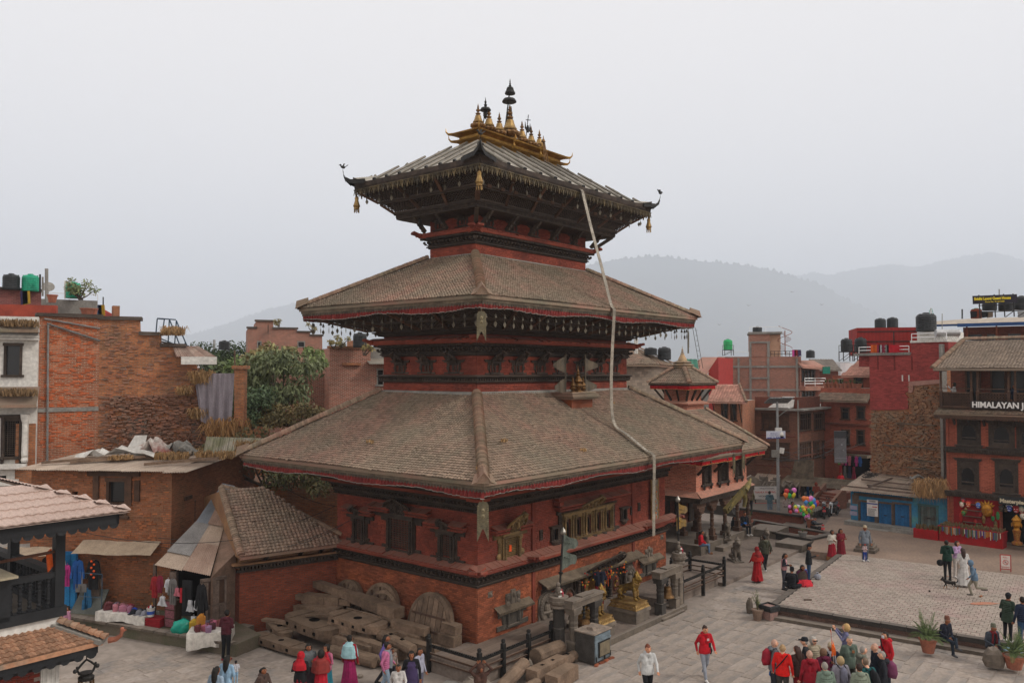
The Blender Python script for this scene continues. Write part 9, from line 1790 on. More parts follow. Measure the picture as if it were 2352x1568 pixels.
for x in(1.9,3.6,5.4):m=MB();m.tube([(x,-.3,z0-2.2),(x,-.3,z0)],.06,6);m.build('post',BR_ORANGE,gh)
for x0,x1 in((1.9,2.7),(3,3.6),(4.2,4.9)):m=MB();m.box(x0,x1,.42,.5,z0-1.5,z0-.6,0);m.build('window_pane',GLASS,gh)
gsn=thing('guest_house_sign','dark rooftop sign board with yellow lettering','sign',D(2285,687,50),R(-4));hw,hh=49/FV*50,9.5/FV*50;m=MB();m.box(-hw,hw,-.03,.03,-hh,hh);m.build('board',mat('sign_dark','231f28','1c1a22',rnd=0),gsn);YL=paint('c9b21c',.6);gsn.rotation_euler=(0,R(-2),R(-4))
text('Siddhi Laxmi Guest House',.23,YL,gsn,tr(-hw+.06,-.04,-.02),sx=.87,ext=.006,bold=.008);text('Phone No.: 01-6612500',.13,YL,gsn,tr(-.6,-.04,-.19),sx=.9)
m=MB()
for x in(-.9,0,.55,1.1,1.9):m.beam((x,.05,-1.1),(x,.05,.3),.05,.05)
for z in(-.35,-.75):m.beam((-.95,.05,z),(3,.05,z),.05,.05)
m.beam((.6,.05,-1.1),(1.1,.05,-.75),.04,.04);m.beam((1.9,.05,-.75),(2.6,.05,-1.1),.04,.04);m.beam((1.9,.05,-.75),(1.3,.05,-1.1),.04,.04);m.build('steel_frame',IRON,gsn)
tk(2258,2288,694,713,51,'black tank under the left part of the guest house sign','black');tk(2295,2325,693,713,51,'black tank under the right part of the guest house sign','black');tk(2331,2362,680,711,51,'black tank at the frame edge beside the guest house sign','black');tk(2231,2254,708,731,51,'rust red tank left of the guest house sign','rust')
for i,(x,c_)in enumerate(((2236,'1a1a1c'),(2262,'1a1a1c'),(2273,'6a5a4a'),(2345,'8a8a8a'))):m=MB(i);o=thing('washing',['black clothes drying by the rust red tank','black clothes drying under the sign','brown cloth drying under the sign','grey socks drying at the frame edge'][i],'washing',D(x,715,50.6));m.prism([(-.2,0),(.2,0),(.18,-.35),(-.15,-.4)],-.03,.03);m.build('cloth',cloth(c_),o)
pole('thin mast left of the guest house sign',2210,710,732,51,.04,IRON);pole('tall pole above the guest house sign',2295,664,690,51.5,.03,CONC);pole('thin pole by the solar heater',2164,720,757,50,.02,CONC)
foliage(D(2338,885,47),.5,.4,.7,500,'bamboo like plant lit behind the veranda',('7a8a4a','9aa060'),.1,99,'bamboo',6,asp=4)
for i in range(12):
 rr=RN(i);A=D(1786+rr.u(-2,2),1030+rr.u(-10,30),52.4);B_=D(rr.choice((1925,1990,1735,1860,1955)),1040+rr.u(-50,80),rr.u(60,66));m=MB();s=rr.u(.2,.9);m.tube([A.lerp(B_,t/8)-V3((0,0,s*4*(t/8)*(1-t/8)))for t in range(9)],.014,3);o=tag(m.build('cable',mat('dark_cable')),'thin overhead cable strung from the street pole towards the lane','cable','overhead cables of the street pole')
HX=[(1180,640),(1250,628),(1345,610),(1400,598),(1475,592),(1530,590),(1600,598),(1660,606),(1720,612),(1780,622),(1830,638),(1880,655),(1950,690),(2050,740),(2200,790),(2352,810),(2500,825)]
HR=[(1500,760),(1700,680),(1800,632),(1830,634),(1870,627),(1910,634),(1950,622),(2000,613),(2040,607),(2080,611),(2110,617),(2160,600),(2220,587),(2280,581),(2320,590),(2352,602),(2450,590),(2700,610)]
HL=[(-300,790),(100,800),(300,790),(430,770),(520,745),(580,722),(640,703),(670,698),(720,705),(800,690),(900,675),(1000,680),(1180,700),(1500,740)]
HILL=mat('forest_hill','3a4436','2c3529',.01,rnd=.15,bump=0)
def hill(prof,d0,d1,seed):
 rr=RN(seed);n=260;x0,x1=prof[0][0],prof[-1][0];V=[];F=[];rows=8;px_=[p[0]for p in prof];py_=[p[1]for p in prof]
 for i in range(n+1):
  x=x0+(x1-x0)*i/n;y=np.interp(x,px_,py_)+1.2*sin(x*.031+seed)+.6*sin(x*.11);top=D(x,y,d1)
  for j in range(rows+1):
   t=j/rows;d=d0+(d1-d0)*t;V.append((top.x*d/d1,d,-1+(top.z+1)*(t**1.15)*(1-.12*sin(t*pi)*(1+sin(x*.02+seed)))))
  V.append((top.x*1.1,d1*1.12,-1))
 k=rows+2
 for i in range(n):
  for j in range(k-1):F.append((i*k+j,(i+1)*k+j,(i+1)*k+j+1,i*k+j+1))
 o=tag(obj('hills',to_mesh('hills',V,F,HILL,smooth=True)),kind='structure');m=MB(seed)
 for q in range(420):
  x=x0+(x1-x0)*rr.random();y=np.interp(x,px_,py_)+1.2*sin(x*.031+seed)+.6*sin(x*.11);p=D(x,y,d1);h=rr.u(9,24)*(1+(seed==3)*(.5-rr.random()));m.lathe([(h*.35,-16),(h*.5,h*.3),(h*.3,h*.75),(.3,h)],(p.x,p.y,p.z-8),5)
 m.build('ridge_forest',HILL,o,kind='stuff')
hill(HL,4500,7000,1);hill(HR,4500,7500,2);hill(HX,3600,5400,3)
m=MB(4);rr=RN(4)
for k in range(1500):
 d=rr.u(700,4300);x=rr.u(.1,.62)*d if rr.random()<.85 else-rr.u(.1,.5)*d;s=rr.u(6,16);z=max(0,d-3700)*.09
 m.box(x-s,x+s,d-s*.6,d+s*.6,z-2,z+rr.u(6,20))
m.build('distant_town',mat('far_houses','b0aaa6','9a8d88',.02,rnd=.4,bump=0),None,kind='stuff',label='pale hazy houses of the far town at the foot of the hills')
hb_=MB();hb_.box(-9700,9700,-75,9900,-6,1150);hzm=bpy.data.materials.new('haze');hzm.use_nodes=True;nt=hzm.node_tree;nt.nodes.clear();vo=nt.nodes.new('ShaderNodeVolumePrincipled');vo.inputs['Color'].default_value=(.84,.91,1,1);vo.inputs['Density'].default_value=.0003;vo.inputs['Anisotropy'].default_value=0;ou=nt.nodes.new('ShaderNodeOutputMaterial');nt.links.new(vo.outputs[0],ou.inputs['Volume'])
hb_.build('haze',hzm,None,kind='stuff',label='pale valley haze')
def make_body(name,arms,legs,dz=0,lean=0,turn=0,vox=.017,female=False):
 0
 S=[];m=MB(1)
 def cap(P,r,lab):P=[V3(p)for p in P];m.tube(P,r,8);[S.append((P[i],P[i+1],min(r[i],r[i+1]),lab))for i in range(len(P)-1)];[m.ball(P[i],r[i],8)for i in(0,len(P)-1)]
 up=lambda x,y,z:V3((x,y-lean*(z-.92)/.5,z+dz));w_=.92 if female else 1
 for s in(-1,1):cap([up(s*.075,0,.93),up(s*.062*w_,0,1.06),up(s*.085*w_,0,1.22),up(s*.1*w_,0,1.34)],[.112,.1*w_,.112*w_,.075],2)
 cap([up(-.15*w_,0,1.36),up(.15*w_,0,1.36)],[.065,.065],2);cap([up(0,0,1.38),up(0,-.01,1.47)],[.058,.05],0)
 hc=up(0,-.02,1.545);q=V3((sin(turn),-cos(turn),0));rt=V3((-q.y,q.x,0));m.ball(hc,.1,14,sq=(.82,.95,1.12),k=9);m.ball(hc+q*.035-V3((0,0,.045)),.062,8);m.ball(hc+q*.105-V3((0,0,.012)),.02,6,sq=(.8,1,1.6));S.append((hc,hc+V3((0,0,.01)),.1,5))
 for s in(-1,1):m.ball(hc+rt*s*.085-V3((0,0,.01)),.026,6,sq=(.6,.9,1.3))
 fing=MB(2)
 for s,(el,wr)in zip((-1,1),arms):
  el=up(*el);wr=up(*wr);sh=up(s*.175*w_,0,1.36);cap([sh,el,wr],[.06*w_,.048*w_,.036*w_],2);d=(wr-el).normalized();h=wr+d*.055;cap([wr,h],[.028,.034],0)
  sd=d.cross(V3((0,1,.2))).normalized();nn=d.cross(sd)
  for k in range(4):a=h+sd*(.026-.0175*k)+d*.01;L=(.062,.07,.066,.052)[k];fing.tube([a,a+d*L*.55+nn*.008,a+d*L+nn*.03],[.0105,.0095,.007],5,0)
  fing.tube([wr+sd*.02+d*.02,wr+sd*.05+d*.045,wr+sd*.055+d*.08],[.012,.011,.008],5,0)
 for s,(kn,an)in zip((-1,1),legs):
  hp=V3((s*.085,0,.9+dz));kn=V3(kn);an=V3(an);cap([hp,hp.lerp(kn,.5),kn,an],[.1,.085,.066,.048],3);cap([an+V3((0,.03,-.035)),an+V3((s*.01,-.08,-.05)),an+V3((s*.015,-.17,-.055))],[.045,.042,.033],4)
 me=remesh(m,vox,True,[STONE],name);n=len(me.vertices);co=np.empty(n*3,dtype=np.float32);me.vertices.foreach_get('co',co);co=co.reshape(-1,3)
 F=[tuple(p.vertices)for p in me.polygons];ctr=np.array([co[list(f)].mean(0)for f in F]);best=np.full(len(F),9.5);lab=np.zeros(len(F),int)
 for a,b,r,l in S:
  a=np.array(a);b=np.array(b);ab=b-a;t=np.clip(((ctr-a)@ab)/max(1e-9,ab@ab),0,1);d=np.linalg.norm(ctr-(a+t[:,None]*ab),axis=1)-r;k=d<best;best[k]=d[k];lab[k]=l
 hd=lab==5;rel=ctr-np.array(hc);f_=rel@np.array(q);hair=(rel[:,2]>.055-.25*np.minimum(0,f_)*-1)|(f_<-.01+rel[:,2]*.4);lab[hd]=np.where(hair[hd],1,0)
 bpy.data.meshes.remove(me);off=n
 for s in(-1,1):fing.ball(hc+rt*s*.034+q*.084+V3((0,0,.016)),.011,6,1,k=3);fing.beam(hc+rt*s*.018+q*.09+V3((0,0,.036)),hc+rt*s*.052+q*.078+V3((0,0,.036)),.008,.006,1)
 fing.beam(hc-rt*.022+q*.098-V3((0,0,.048)),hc+rt*.022+q*.098-V3((0,0,.048)),.01,.008,5)
 V=np.concatenate([co,np.array(fing.V)]);F+=[tuple(i+off for i in f)for f in fing.F];mi=list(lab)+fing.mi
 out=to_mesh(name,V,F,[STONE]*6,mi,None,True);return out
A_dn=(((-.25,.03,1.1),(-.26,-.06,.86)),((.25,.03,1.1),(.26,-.06,.86)));A_fr=(((-.25,.02,1.12),(-.07,-.22,1.14)),((.25,.02,1.12),(.07,-.22,1.1)));A_sw=(((-.25,.12,1.1),(-.24,.04,.9)),((.25,-.08,1.1),(.22,-.25,.95)))
A_ph=(((-.24,-.1,1.22),(-.1,-.3,1.46)),((.24,-.1,1.2),(.08,-.3,1.44)));A_hd=(((-.3,-.02,1.5),(-.12,-.06,1.7)),((.3,-.02,1.5),(.12,-.06,1.7)));A_cr=(((-.25,0,1.12),(.06,-.18,1.16)),((.25,0,1.12),(-.06,-.2,1.12)));A_one=(((-.25,.02,1.12),(-.1,-.28,1.2)),((.25,.03,1.1),(.26,-.06,.86)))
A_lap=(((-.25,-.03,1.12),(-.1,-.26,1)),((.25,-.03,1.12),(.1,-.26,.98)))
L_st=(((-.09,-.01,.5),(-.1,.02,.09)),((.09,-.01,.5),(.1,.02,.09)));L_wk=(((-.09,-.12,.5),(-.09,-.24,.1)),((.09,.03,.49),(.09,.28,.15)));L_sit=(((-.1,-.42,.48),(-.1,-.46,.09)),((.1,-.42,.48),(.1,-.42,.09)))
L_x=(((-.34,-.2,.16),(.1,-.34,.1)),((.34,-.2,.16),(-.1,-.38,.1)));L_run=(((-.09,-.22,.56),(-.09,-.12,.2)),((.09,.05,.52),(.09,.42,.5)));L_sx=(((-.1,-.42,.48),(-.1,-.46,.09)),((.08,-.4,.54),(-.12,-.62,.36)))
POSE={'stand':(A_dn,L_st,0,0,0),'front':(A_fr,L_st,0,.04,0),'walk':(A_sw,L_wk,0,.03,0),'photo':(A_ph,L_st,0,-.03,0),'overhead':(A_hd,L_st,0,.05,0),'cross':(A_cr,L_st,0,0,.3),'one':(A_one,L_st,0,0,-.3),'sit':(A_lap,L_sit,-.44,.05,0),'sitx':(A_lap,L_sx,-.44,.1,.3),'floor':(A_lap,L_x,-.8,.12,.2),'run':(A_sw,L_run,0,.12,0),'bow':(A_fr,L_st,0,.18,0)}
PM={k:make_body('body',*v)for k,v in POSE.items()}
DZ={'sit':-.44,'sitx':-.44,'floor':-.8};LEAN={k:v[3]for k,v in POSE.items()}
SK=('8a5a40','7a4c34','a8765a','b98a70')
def cl(c):return cloth(c)
def person(label,x,y,facing,pose,cols,ex='',h=1.62,z0=0,skin=1,at=None,group=None,cat='person',d=None):
 0
 s=h/1.655;dz=DZ.get(pose,0);top=z0+(1.655+dz)*s
 p=at or(D(x,y,d)if d else G(x,y,top));p=V3((p.x,p.y,z0 if not d else D(x,y,d).z-(1.655+dz)*s))
 o=thing('person',label,cat,p,R(facing),group);o.scale=(s,s,s)
 hair,topc,bot,shoe=cols;b=inst('body',PM[pose],o);sm=mat('skin_%d'%skin,SK[skin],SK[skin],rough=.55,rnd=0,bump=.05)
 for i,m_ in enumerate((sm,mat('hair_'+hair,hair,hair,20,rough=.7,rnd=0),cl(topc),cl(bot),paint(shoe,.7),mat('lips','6a3430'))):b.material_slots[i].link='OBJECT';b.material_slots[i].material=m_
 ln=LEAN[pose];U=lambda X,Y,Z:V3((X,Y-ln*(Z-.92)/.5,Z+dz))
 def part(name,m,c,**k):m.V=[tuple(v)for v in m.V];return m.build(name,c if not isinstance(c,str)else cl(c),o,**k)
 for w_ in ex.split():
  k,_,c=w_.partition(':');m=MB(len(label));hc=U(0,-.02,1.545)
  if k=='long':m.tube([hc+V3((0,.03,.07)),hc+V3((0,.085,-.04)),hc+V3((0,.11,-.22)),hc+V3((0,.1,-.42))],[.09,.1,.085,.03],9,sq=.6);part('hair',m,mat('hair_'+hair),smooth=True)
  elif k=='bun':m.ball(hc+V3((0,.06,.09)),.05,8);m.ball(hc+V3((0,.03,.03)),.1,10,sq=(.9,.9,1));part('hair',m,mat('hair_'+hair),smooth=True)
  elif k=='bob':m.ball(hc+V3((0,.03,-.01)),.118,12,sq=(.95,.9,1.15));part('hair',m,mat('hair_'+hair),smooth=True)
  elif k=='pony':m.tube([hc+V3((0,.09,.03)),hc+V3((0,.16,-.03)),hc+V3((0,.14,-.25))],[.04,.045,.012],7);part('hair',m,mat('hair_'+hair),smooth=True)
  elif k=='skirt':m.lathe([(.15,1),(.17,.9),(.2,.6),(.25,.3),(.29,.1),(.26,.1)],(0,-.01,dz),28,lobes=9,la=.06,sq=(1,.85));part('skirt',m,c)
  elif k=='band':m.lathe([(.285,.13),(.3,.1),(.275,.28),(.262,.28)],(0,-.01,dz),28,lobes=9,la=.06,sq=(1,.85));part('skirt_border',m,c)
  elif k=='lap':m.tube([U(0,.05,.92),V3((0,-.25,.5)),V3((0,-.47,.42)),V3((0,-.46,.1))],[.2,.19,.17,.2],12,sq=.62);part('skirt',m,c,smooth=True)
  elif k=='spread':m.lathe([(.2,.25),(.36,.16),(.46,.05),(.46,0)],(0,-.1,0),20,lobes=7,la=.05);part('skirt',m,c)
  elif k=='coat':m.lathe([(.135,1.36),(.185,1.25),(.18,1.1),(.2,.92),(.23,.7),(.2,.7)],(0,-ln*.3,dz),20,sq=(1,.68));part('coat',m,c)
  elif k=='jacket':
   pr=[];
   for i in range(9):z=1.4-.058*i;r=.1 if i==0 else.165 if i==1 else.192;pr+=[(r*.93,z+.024),(r,z)]
   m.lathe(pr+[(.17,.9)],(0,-ln*.25,dz),18,sq=(1,.7));part('jacket',m,c)
  elif k=='hem':m.lathe([(.165,1.1),(.185,1),(.2,.86),(.19,.82),(.17,.84)],(0,-ln*.1,dz),18,sq=(1,.72));m.lathe([(.19,.9),(.196,.88),(.19,.86)],(0,0,dz),18,sq=(1,.72));part('sweater_hem',m,c)
  elif k=='hood':m.ball(U(0,.09,1.4),.1,10,sq=(1.15,.8,.7));m.ball(U(0,0,1.41),.09,10,sq=(1.3,1.1,.5));part('hood',m,c,smooth=True)
  elif k=='hoodup':m.ball(hc+V3((0,.025,0)),.13,12,sq=(.9,.95,1.15));part('hood',m,c,smooth=True)
  elif k=='shawl':m.lathe([(.07,1.47),(.13,1.42),(.21,1.36),(.26,1.2),(.28,1.02),(.26,1)],(0,-ln*.4,dz),22,lobes=5,la=.05,sq=(1,.75));part('shawl',m,c)
  elif k=='veil':m.ball(hc+V3((0,.03,.01)),.125,12,sq=(.92,.95,1.12));m.lathe([(.09,1.5),(.13,1.42),(.2,1.34),(.22,1.2)],(0,.02,dz),18,lobes=5,la=.06,sq=(1,.8));part('headscarf',m,c)
  elif k=='scarf':
   m.lathe([(.07,1.44),(.1,1.42),(.105,1.38),(.07,1.36)],(0,-.01-ln,dz),14);m.tube([U(.06,-.1,1.38),U(.08,-.15,1.15),U(.08,-.15,.85)],[.045,.05,.055],6,sq=.4);m.tube([U(-.06,-.1,1.38),U(-.07,-.15,1.1),U(-.07,-.15,.92)],[.04,.05,.05],6,sq=.4);part('scarf',m,c)
  elif k=='cap':m.lathe([(.098,.02),(.1,.06),(.075,.115),(.01,.13)],hc,12,sq=(.88,1));m.flat([(-.06,-.08),(.06,-.08),(.045,-.17),(-.045,-.17)],.03,.045);m.V=m.V[:-8]+[(v[0]+hc.x,v[1]+hc.y,v[2]+hc.z)for v in m.V[-8:]];part('cap',m,c)
  elif k=='beanie':m.lathe([(.1,.01),(.104,.04),(.095,.09),(.05,.13),(.01,.14)],hc,12,sq=(.88,1));part('beanie',m,c)
  elif k=='topi':m.lathe([(.098,.03),(.09,.1),(.075,.15),(.01,.155)],hc,12,sq=(.85,1));part('topi_cap',m,c)
  elif k=='pack':
   m.tube([U(0,.2,.98),U(0,.22,1.1),U(0,.2,1.3),U(0,.16,1.4)],[.12,.14,.13,.07],10,sq=.65);q_=part('backpack',m,c,smooth=True);m=MB(2)
   for s_ in(-1,1):m.tube([U(s_*.09,.14,1.38),U(s_*.1,-.02,1.43),U(s_*.1,-.12,1.3),U(s_*.13,-.02,1.05)],.018,4)
   m.build('straps',cl('1a1a1c'),q_)
  elif k=='bag':m.tube([U(.2,.02,.98),U(.2,0,.9),U(.2,.02,.78)],[.06,.1,.07],8,sq=.5);m.tube([U(.2,0,.98),U(.1,.08,1.3),U(-.1,.06,1.42)],.012,4);part('shoulder_bag',m,c)
  elif k=='sack':m.lathe([(.02,0),(.03,-.05),(.09,-.16),(.1,-.24),(.05,-.3)],U(.28,-.07,.82),10);part('plastic_bag',m,c)
  elif k=='strap':m.tube([U(-.15,-.08,1.4),U(0,-.13,1.2),U(.16,-.08,1)],.018,4);m.tube([U(-.15,.05,1.4),U(0,.12,1.2),U(.16,.1,1)],.018,4);part('strap',m,c)
  elif k=='camera':m.tube([U(-.06,-.08,1.42),U(-.02,-.16,1.2),U(.06,-.08,1.42)],.01,4);m.cbox(U(-.02,-.2,1.12),(.13,.07,.09));m.lathe([(.035,0),(.035,.08)],U(-.02,-.23,1.12),8,ax=(0,-1,0));part('camera',m,'1a1a1c')
  elif k=='phone':m.cbox(U(0,-.32,1.5 if pose=='photo' else 1.16),(.075,.012,.14));part('phone',m,'1a1a1c')
  elif k=='mask':m.ball(hc+V3((0,-.08,-.035)),.055,8,sq=(1.1,.7,1));part('face_mask',m,'c0c0c4')
  elif k=='shades':m.box(-.065,.065,-.11,-.095,.005,.035);m.V=[(v[0]+hc.x,v[1]+hc.y,v[2]+hc.z)for v in m.V];part('sunglasses',m,'1a1a1c')
  elif k=='print':m.cbox(U(.05,-.118,1.26),(.07,.02,.07))if c[0]!='b' else m.cbox(U(0,.115,1.25),(.16,.02,.16));part('print',m,c[1:]if c[0]=='b' else c)
  elif k=='helmet':m.ball(U(.27,-.06,.72),.14,12);part('helmet',m,'1a1a1c',smooth=True)
 return o
BK='17130f';GY='77716a';W='b9b6b2'
P_=person
P_('woman in a maroon quilted jacket browsing bags at the small stall table',520,1401,165,'front',(BK,'4a1c26','15161a','6a1c24'),'jacket:4a1c26 hood:4a1c26 bun',1.62)
P_('woman with long black hair in a pale blue jacket at the bottom edge',497,1529,160,'stand',(BK,'8fa3b4','2a3a55',BK),'long')
P_('woman with long dark hair carrying a baby over her shoulder',520,1505,165,'front',(BK,'8fb0c8','2a3a55',BK),'long')
P_('baby in a black bear eared cap and white and black jacket held by its mother',542,1517,200,'front',(BK,'b0b0b4','8fb0c8',W),'beanie:17181c',.62,z0=.86)
P_('girl with tied black hair in a brown hooded jacket at the lower edge',603,1530,60,'walk',(BK,'4a3a34','2b2a2c',BK),'pony hood:4a3a34',1.4)
P_('woman seen from behind with a red headscarf and black sweater',690,1498,170,'front',(BK,'141416','8c1420',BK),'veil:a01420 skirt:8c1420 hem:141416',1.58)
P_('woman wrapped in a grey knitted shawl facing us',709,1477,20,'cross',(BK,'4a4e50','3a2c34',BK),'shawl:5a5e60 skirt:3a2c34 bob',1.55)
P_('woman in a red dress and patterned shawl holding her hands to her face',738,1490,185,'photo',(BK,'a5182a','a5182a',BK),'shawl:7a2c28 skirt:a5182a bob',1.58)
P_('woman in a pink quilted jacket and red scarf standing behind the others',750,1478,330,'cross',(BK,'b0627c','1f6a78',BK),'jacket:b0627c scarf:a01420 skirt:1f6a78 bob',1.56)
P_('woman in a red quilted jacket with flowery skirt and pale teal shawl',803,1458,160,'stand',(BK,'8c1424','8c1c4a','7a4c34'),'jacket:8c1424 shawl:8fb4b8 skirt:8c1c50 bun',1.6)
P_('dark haired girl in a purple top half hidden behind the pink jacket',884,1456,90,'walk',(BK,'6a5a9a','26262c',BK),'long',1.55)
P_('girl in a pink puffer jacket with a long grey scarf walking right',886,1474,95,'walk',(BK,'b8688c','8fa3b4',W),'jacket:b8688c scarf:7d8288 bun',1.58)
P_('boy in a white and black varsity jacket facing us',915,1523,10,'walk',(BK,'b9b6b2','26262c',BK),'hem:b9b6b2',1.35)
P_('woman in a purple checked coat over a black top',945,1494,10,'stand',(BK,'17171b','17171b',BK),'coat:3c3052 bob',1.56)
P_('person in a pale grey top just behind the checked coat',963,1486,60,'stand',(BK,'9a9aa8','5a5a6a',BK),'',1.5)
P_('small child peeping from behind the long grey scarf',901,1487,40,'stand',(BK,'8a7a70','26262c',BK),'',1.1)
P_('person in a brown hooded sweatshirt stretching both arms over the head',1103,1522,15,'overhead',(BK,'4a332a','4a332a',BK),'hood:4a332a hoodup:4a332a print:b9b6b2',1.6)
P_('man in a navy jacket praying at the temple doorway',1360,1300,180,'front',(BK,'1a1d2c','8c1420',BK),'',1.65,at=T(6.1,-.75),z0=.42)
P_('woman in a white hooded sweatshirt and black trousers walking towards us',1487,1479,10,'walk',('5a3020','b9b9b7','15151a',BK),'hood:b9b9b7 hem:b9b9b7 bun',1.62,skin=2)
P_('woman in a red hooded sweatshirt and grey trousers carrying a black bag',1618,1436,15,'walk',('2a1a14','ae0f1e','8a8e96',W),'hood:ae0f1e hem:ae0f1e bag:17171b print:c0a0a0 phone bun',1.62,skin=2)
P_('woman in a red puffer jacket and jeans seated at the resthouse edge',1609,1217,70,'sit',(BK,'b01222','5a7490','6a4428'),'jacket:b01222 pony',1.55,z0=.35)
P_('man in a dark jacket sitting cross legged on the resthouse floor',1634,1212,20,'floor',(BK,'1d2026','17171b',W),'print:a0a0a0',1.65,z0=.62,d=44.5)
P_('woman in a black jacket and grey trousers seated beside a man',1685,1184,30,'sit',(BK,'1d2026','5a5a50',W),'long',1.55,z0=.35,d=46.5)
P_('man in glasses and black tracksuit with a blue band seated beside the woman',1708,1174,20,'sit',(BK,'15171d','15171d',W),'hem:1f5aa0',1.7,z0=.35,d=46.3)
P_('man in an olive jacket with his back to us between the columns',1722,1118,175,'stand',('5a544c','5a5238','26262c',BK),'cap:3a3a34',1.68,z0=.5,d=50)
P_('man in a grey green hooded jacket and jeans looking at the painting sign',1768,1127,175,'front',(BK,'4a6068','6a7a88',BK),'hood:4a6068',1.66,z0=.55,d=53)
P_('boy in a pale shirt behind the balloons',1804,1142,10,'stand',(BK,'a08f8a','4a3a34',BK),'',1.2,d=54)
P_('man in a dark red jacket sitting by the balloons',1814,1150,60,'sitx',(BK,'6a1424','3a5a7a',BK),'jacket:6a1424',1.65,z0=.5,d=51.5)
P_('man in a rust coloured hooded jacket at the corner shop',1875,1108,175,'front',(BK,'7a3a2c','26262c',BK),'hoodup:7a3a2c',1.68,d=57)
P_('person in dark clothes beside the rust jacket at the corner shop',1890,1112,160,'front',(BK,'1d2026','17171b',BK),'',1.62,d=57.5)
P_('person in a bright red jacket on the motorbike up the lane',1930,1084,0,'sit',(BK,'b01222','26262c',BK),'jacket:b01222',1.65,d=62)
P_('woman in a red and orange sari walking away up the street',1739,1256,200,'walk',(BK,'a5121a','9c1018',BK),'shawl:a52018 skirt:9c1018 veil:7a1c1c',1.56)
P_('young man in an olive and black jacket walking away beside the sari',1757,1229,185,'walk',(BK,'3c3c2e','15151a',W),'hood:5a5a48 hem:3c3c2e',1.68)
P_('woman in a pink quilted vest with long black hair holding a plastic bag',1800,1269,60,'front',(BK,'1d1d26','4a4c54',BK),'jacket:b98a8c long',1.58)
P_('person in a black coat and cap sitting on the edge of the square',1817,1303,150,'floor',(BK,'15151a','15151a',BK),'jacket:15151a cap:15151a',1.7,z0=.42)
P_('woman in a dark red top and brown shawl seated on the square',1839,1295,10,'floor',(BK,'4a1838','b02030',BK),'shawl:3c3028 spread:b0202c bob',1.6,z0=.42)
P_('man in a black leather jacket and knit cap with blue jeans',1857,1249,70,'one',(BK,'16181c','24405e','4a3028'),'beanie:15151a hem:16181c',1.66,z0=.42)
P_('woman in a white fleece jacket over a red gold bordered skirt',1910,1216,10,'front',(BK,'b9b2a6','8c1424',BK),'jacket:b9b2a6 skirt:8c1424 band:8a5a30 bob',1.56)
P_('woman with glasses in a long dark red patterned dress',1931,1213,15,'cross',(BK,'6a1420','6a1420',BK),'skirt:6a1420 coat:6a1420 long',1.62)
P_('old man in a pale cap and grey jacket standing behind the toddler',1986,1206,0,'stand',(GY,'6a7078','5a5c60',W),'cap:a8987e hem:6a7078',1.68,z0=.42)
P_('toddler in a red knitted cap and blue trousers',1986,1247,5,'front',('7a1018','b09a9a','1c3a8a',W),'beanie:b01220',.85,z0=.42)
P_('man in a dark green hooded sweatshirt holding a helmet',2175,1240,175,'front',(BK,'123026','15151a',BK),'hood:123026 hem:123026 helmet',1.72,z0=.42)
P_('woman in a lilac sweater facing the young man in green',2196,1241,15,'front',('2a1a14','b090b4','b9b2aa',W),'bob',1.6,z0=.42,skin=2)
P_('woman with very long hair in a white dress seen from behind',2212,1258,175,'front',('2a1a14','b9b6b2','b9b6b2',W),'long skirt:b9b6b2 hem:b9b6b2 bag:a8988a',1.6,z0=.42,skin=2)
P_('boy in a blue hooded top running across the square',2238,1287,250,'run',(BK,'5a7084','8a8474','4a4440'),'hoodup:5a7084 hem:5a7084 print:b3a6a8c',1.5,z0=.42)
P_('woman in a dark green padded coat with a brown scarf',2313,1362,120,'front',(BK,'2c3a2e','15151a',W),'jacket:2c3a2e coat:2c3a2e scarf:5a2c20 beanie:15151a bag:15151a',1.6,z0=.42)
P_('man in a navy padded jacket cut by the right edge',2349,1369,180,'stand',(BK,'1a2238','24405e',W),'jacket:1a2238',1.7,z0=.42)
P_('man in a patterned cap and navy jacket sitting on the front edge of the square',2167,1413,20,'sitx',(GY,'1c1f2c','1a2430','3a3a3c'),'topi:6a4438',1.62,z0=.1)
P_('old man in a checked cap and grey jacket sitting near the right palm',2274,1430,10,'sitx',(GY,'3c424c','2c2c30','6a6a70'),'topi:5a5a4c scarf:6a1c20',1.6,z0=.1)
TG='tourists gathered round their guide'
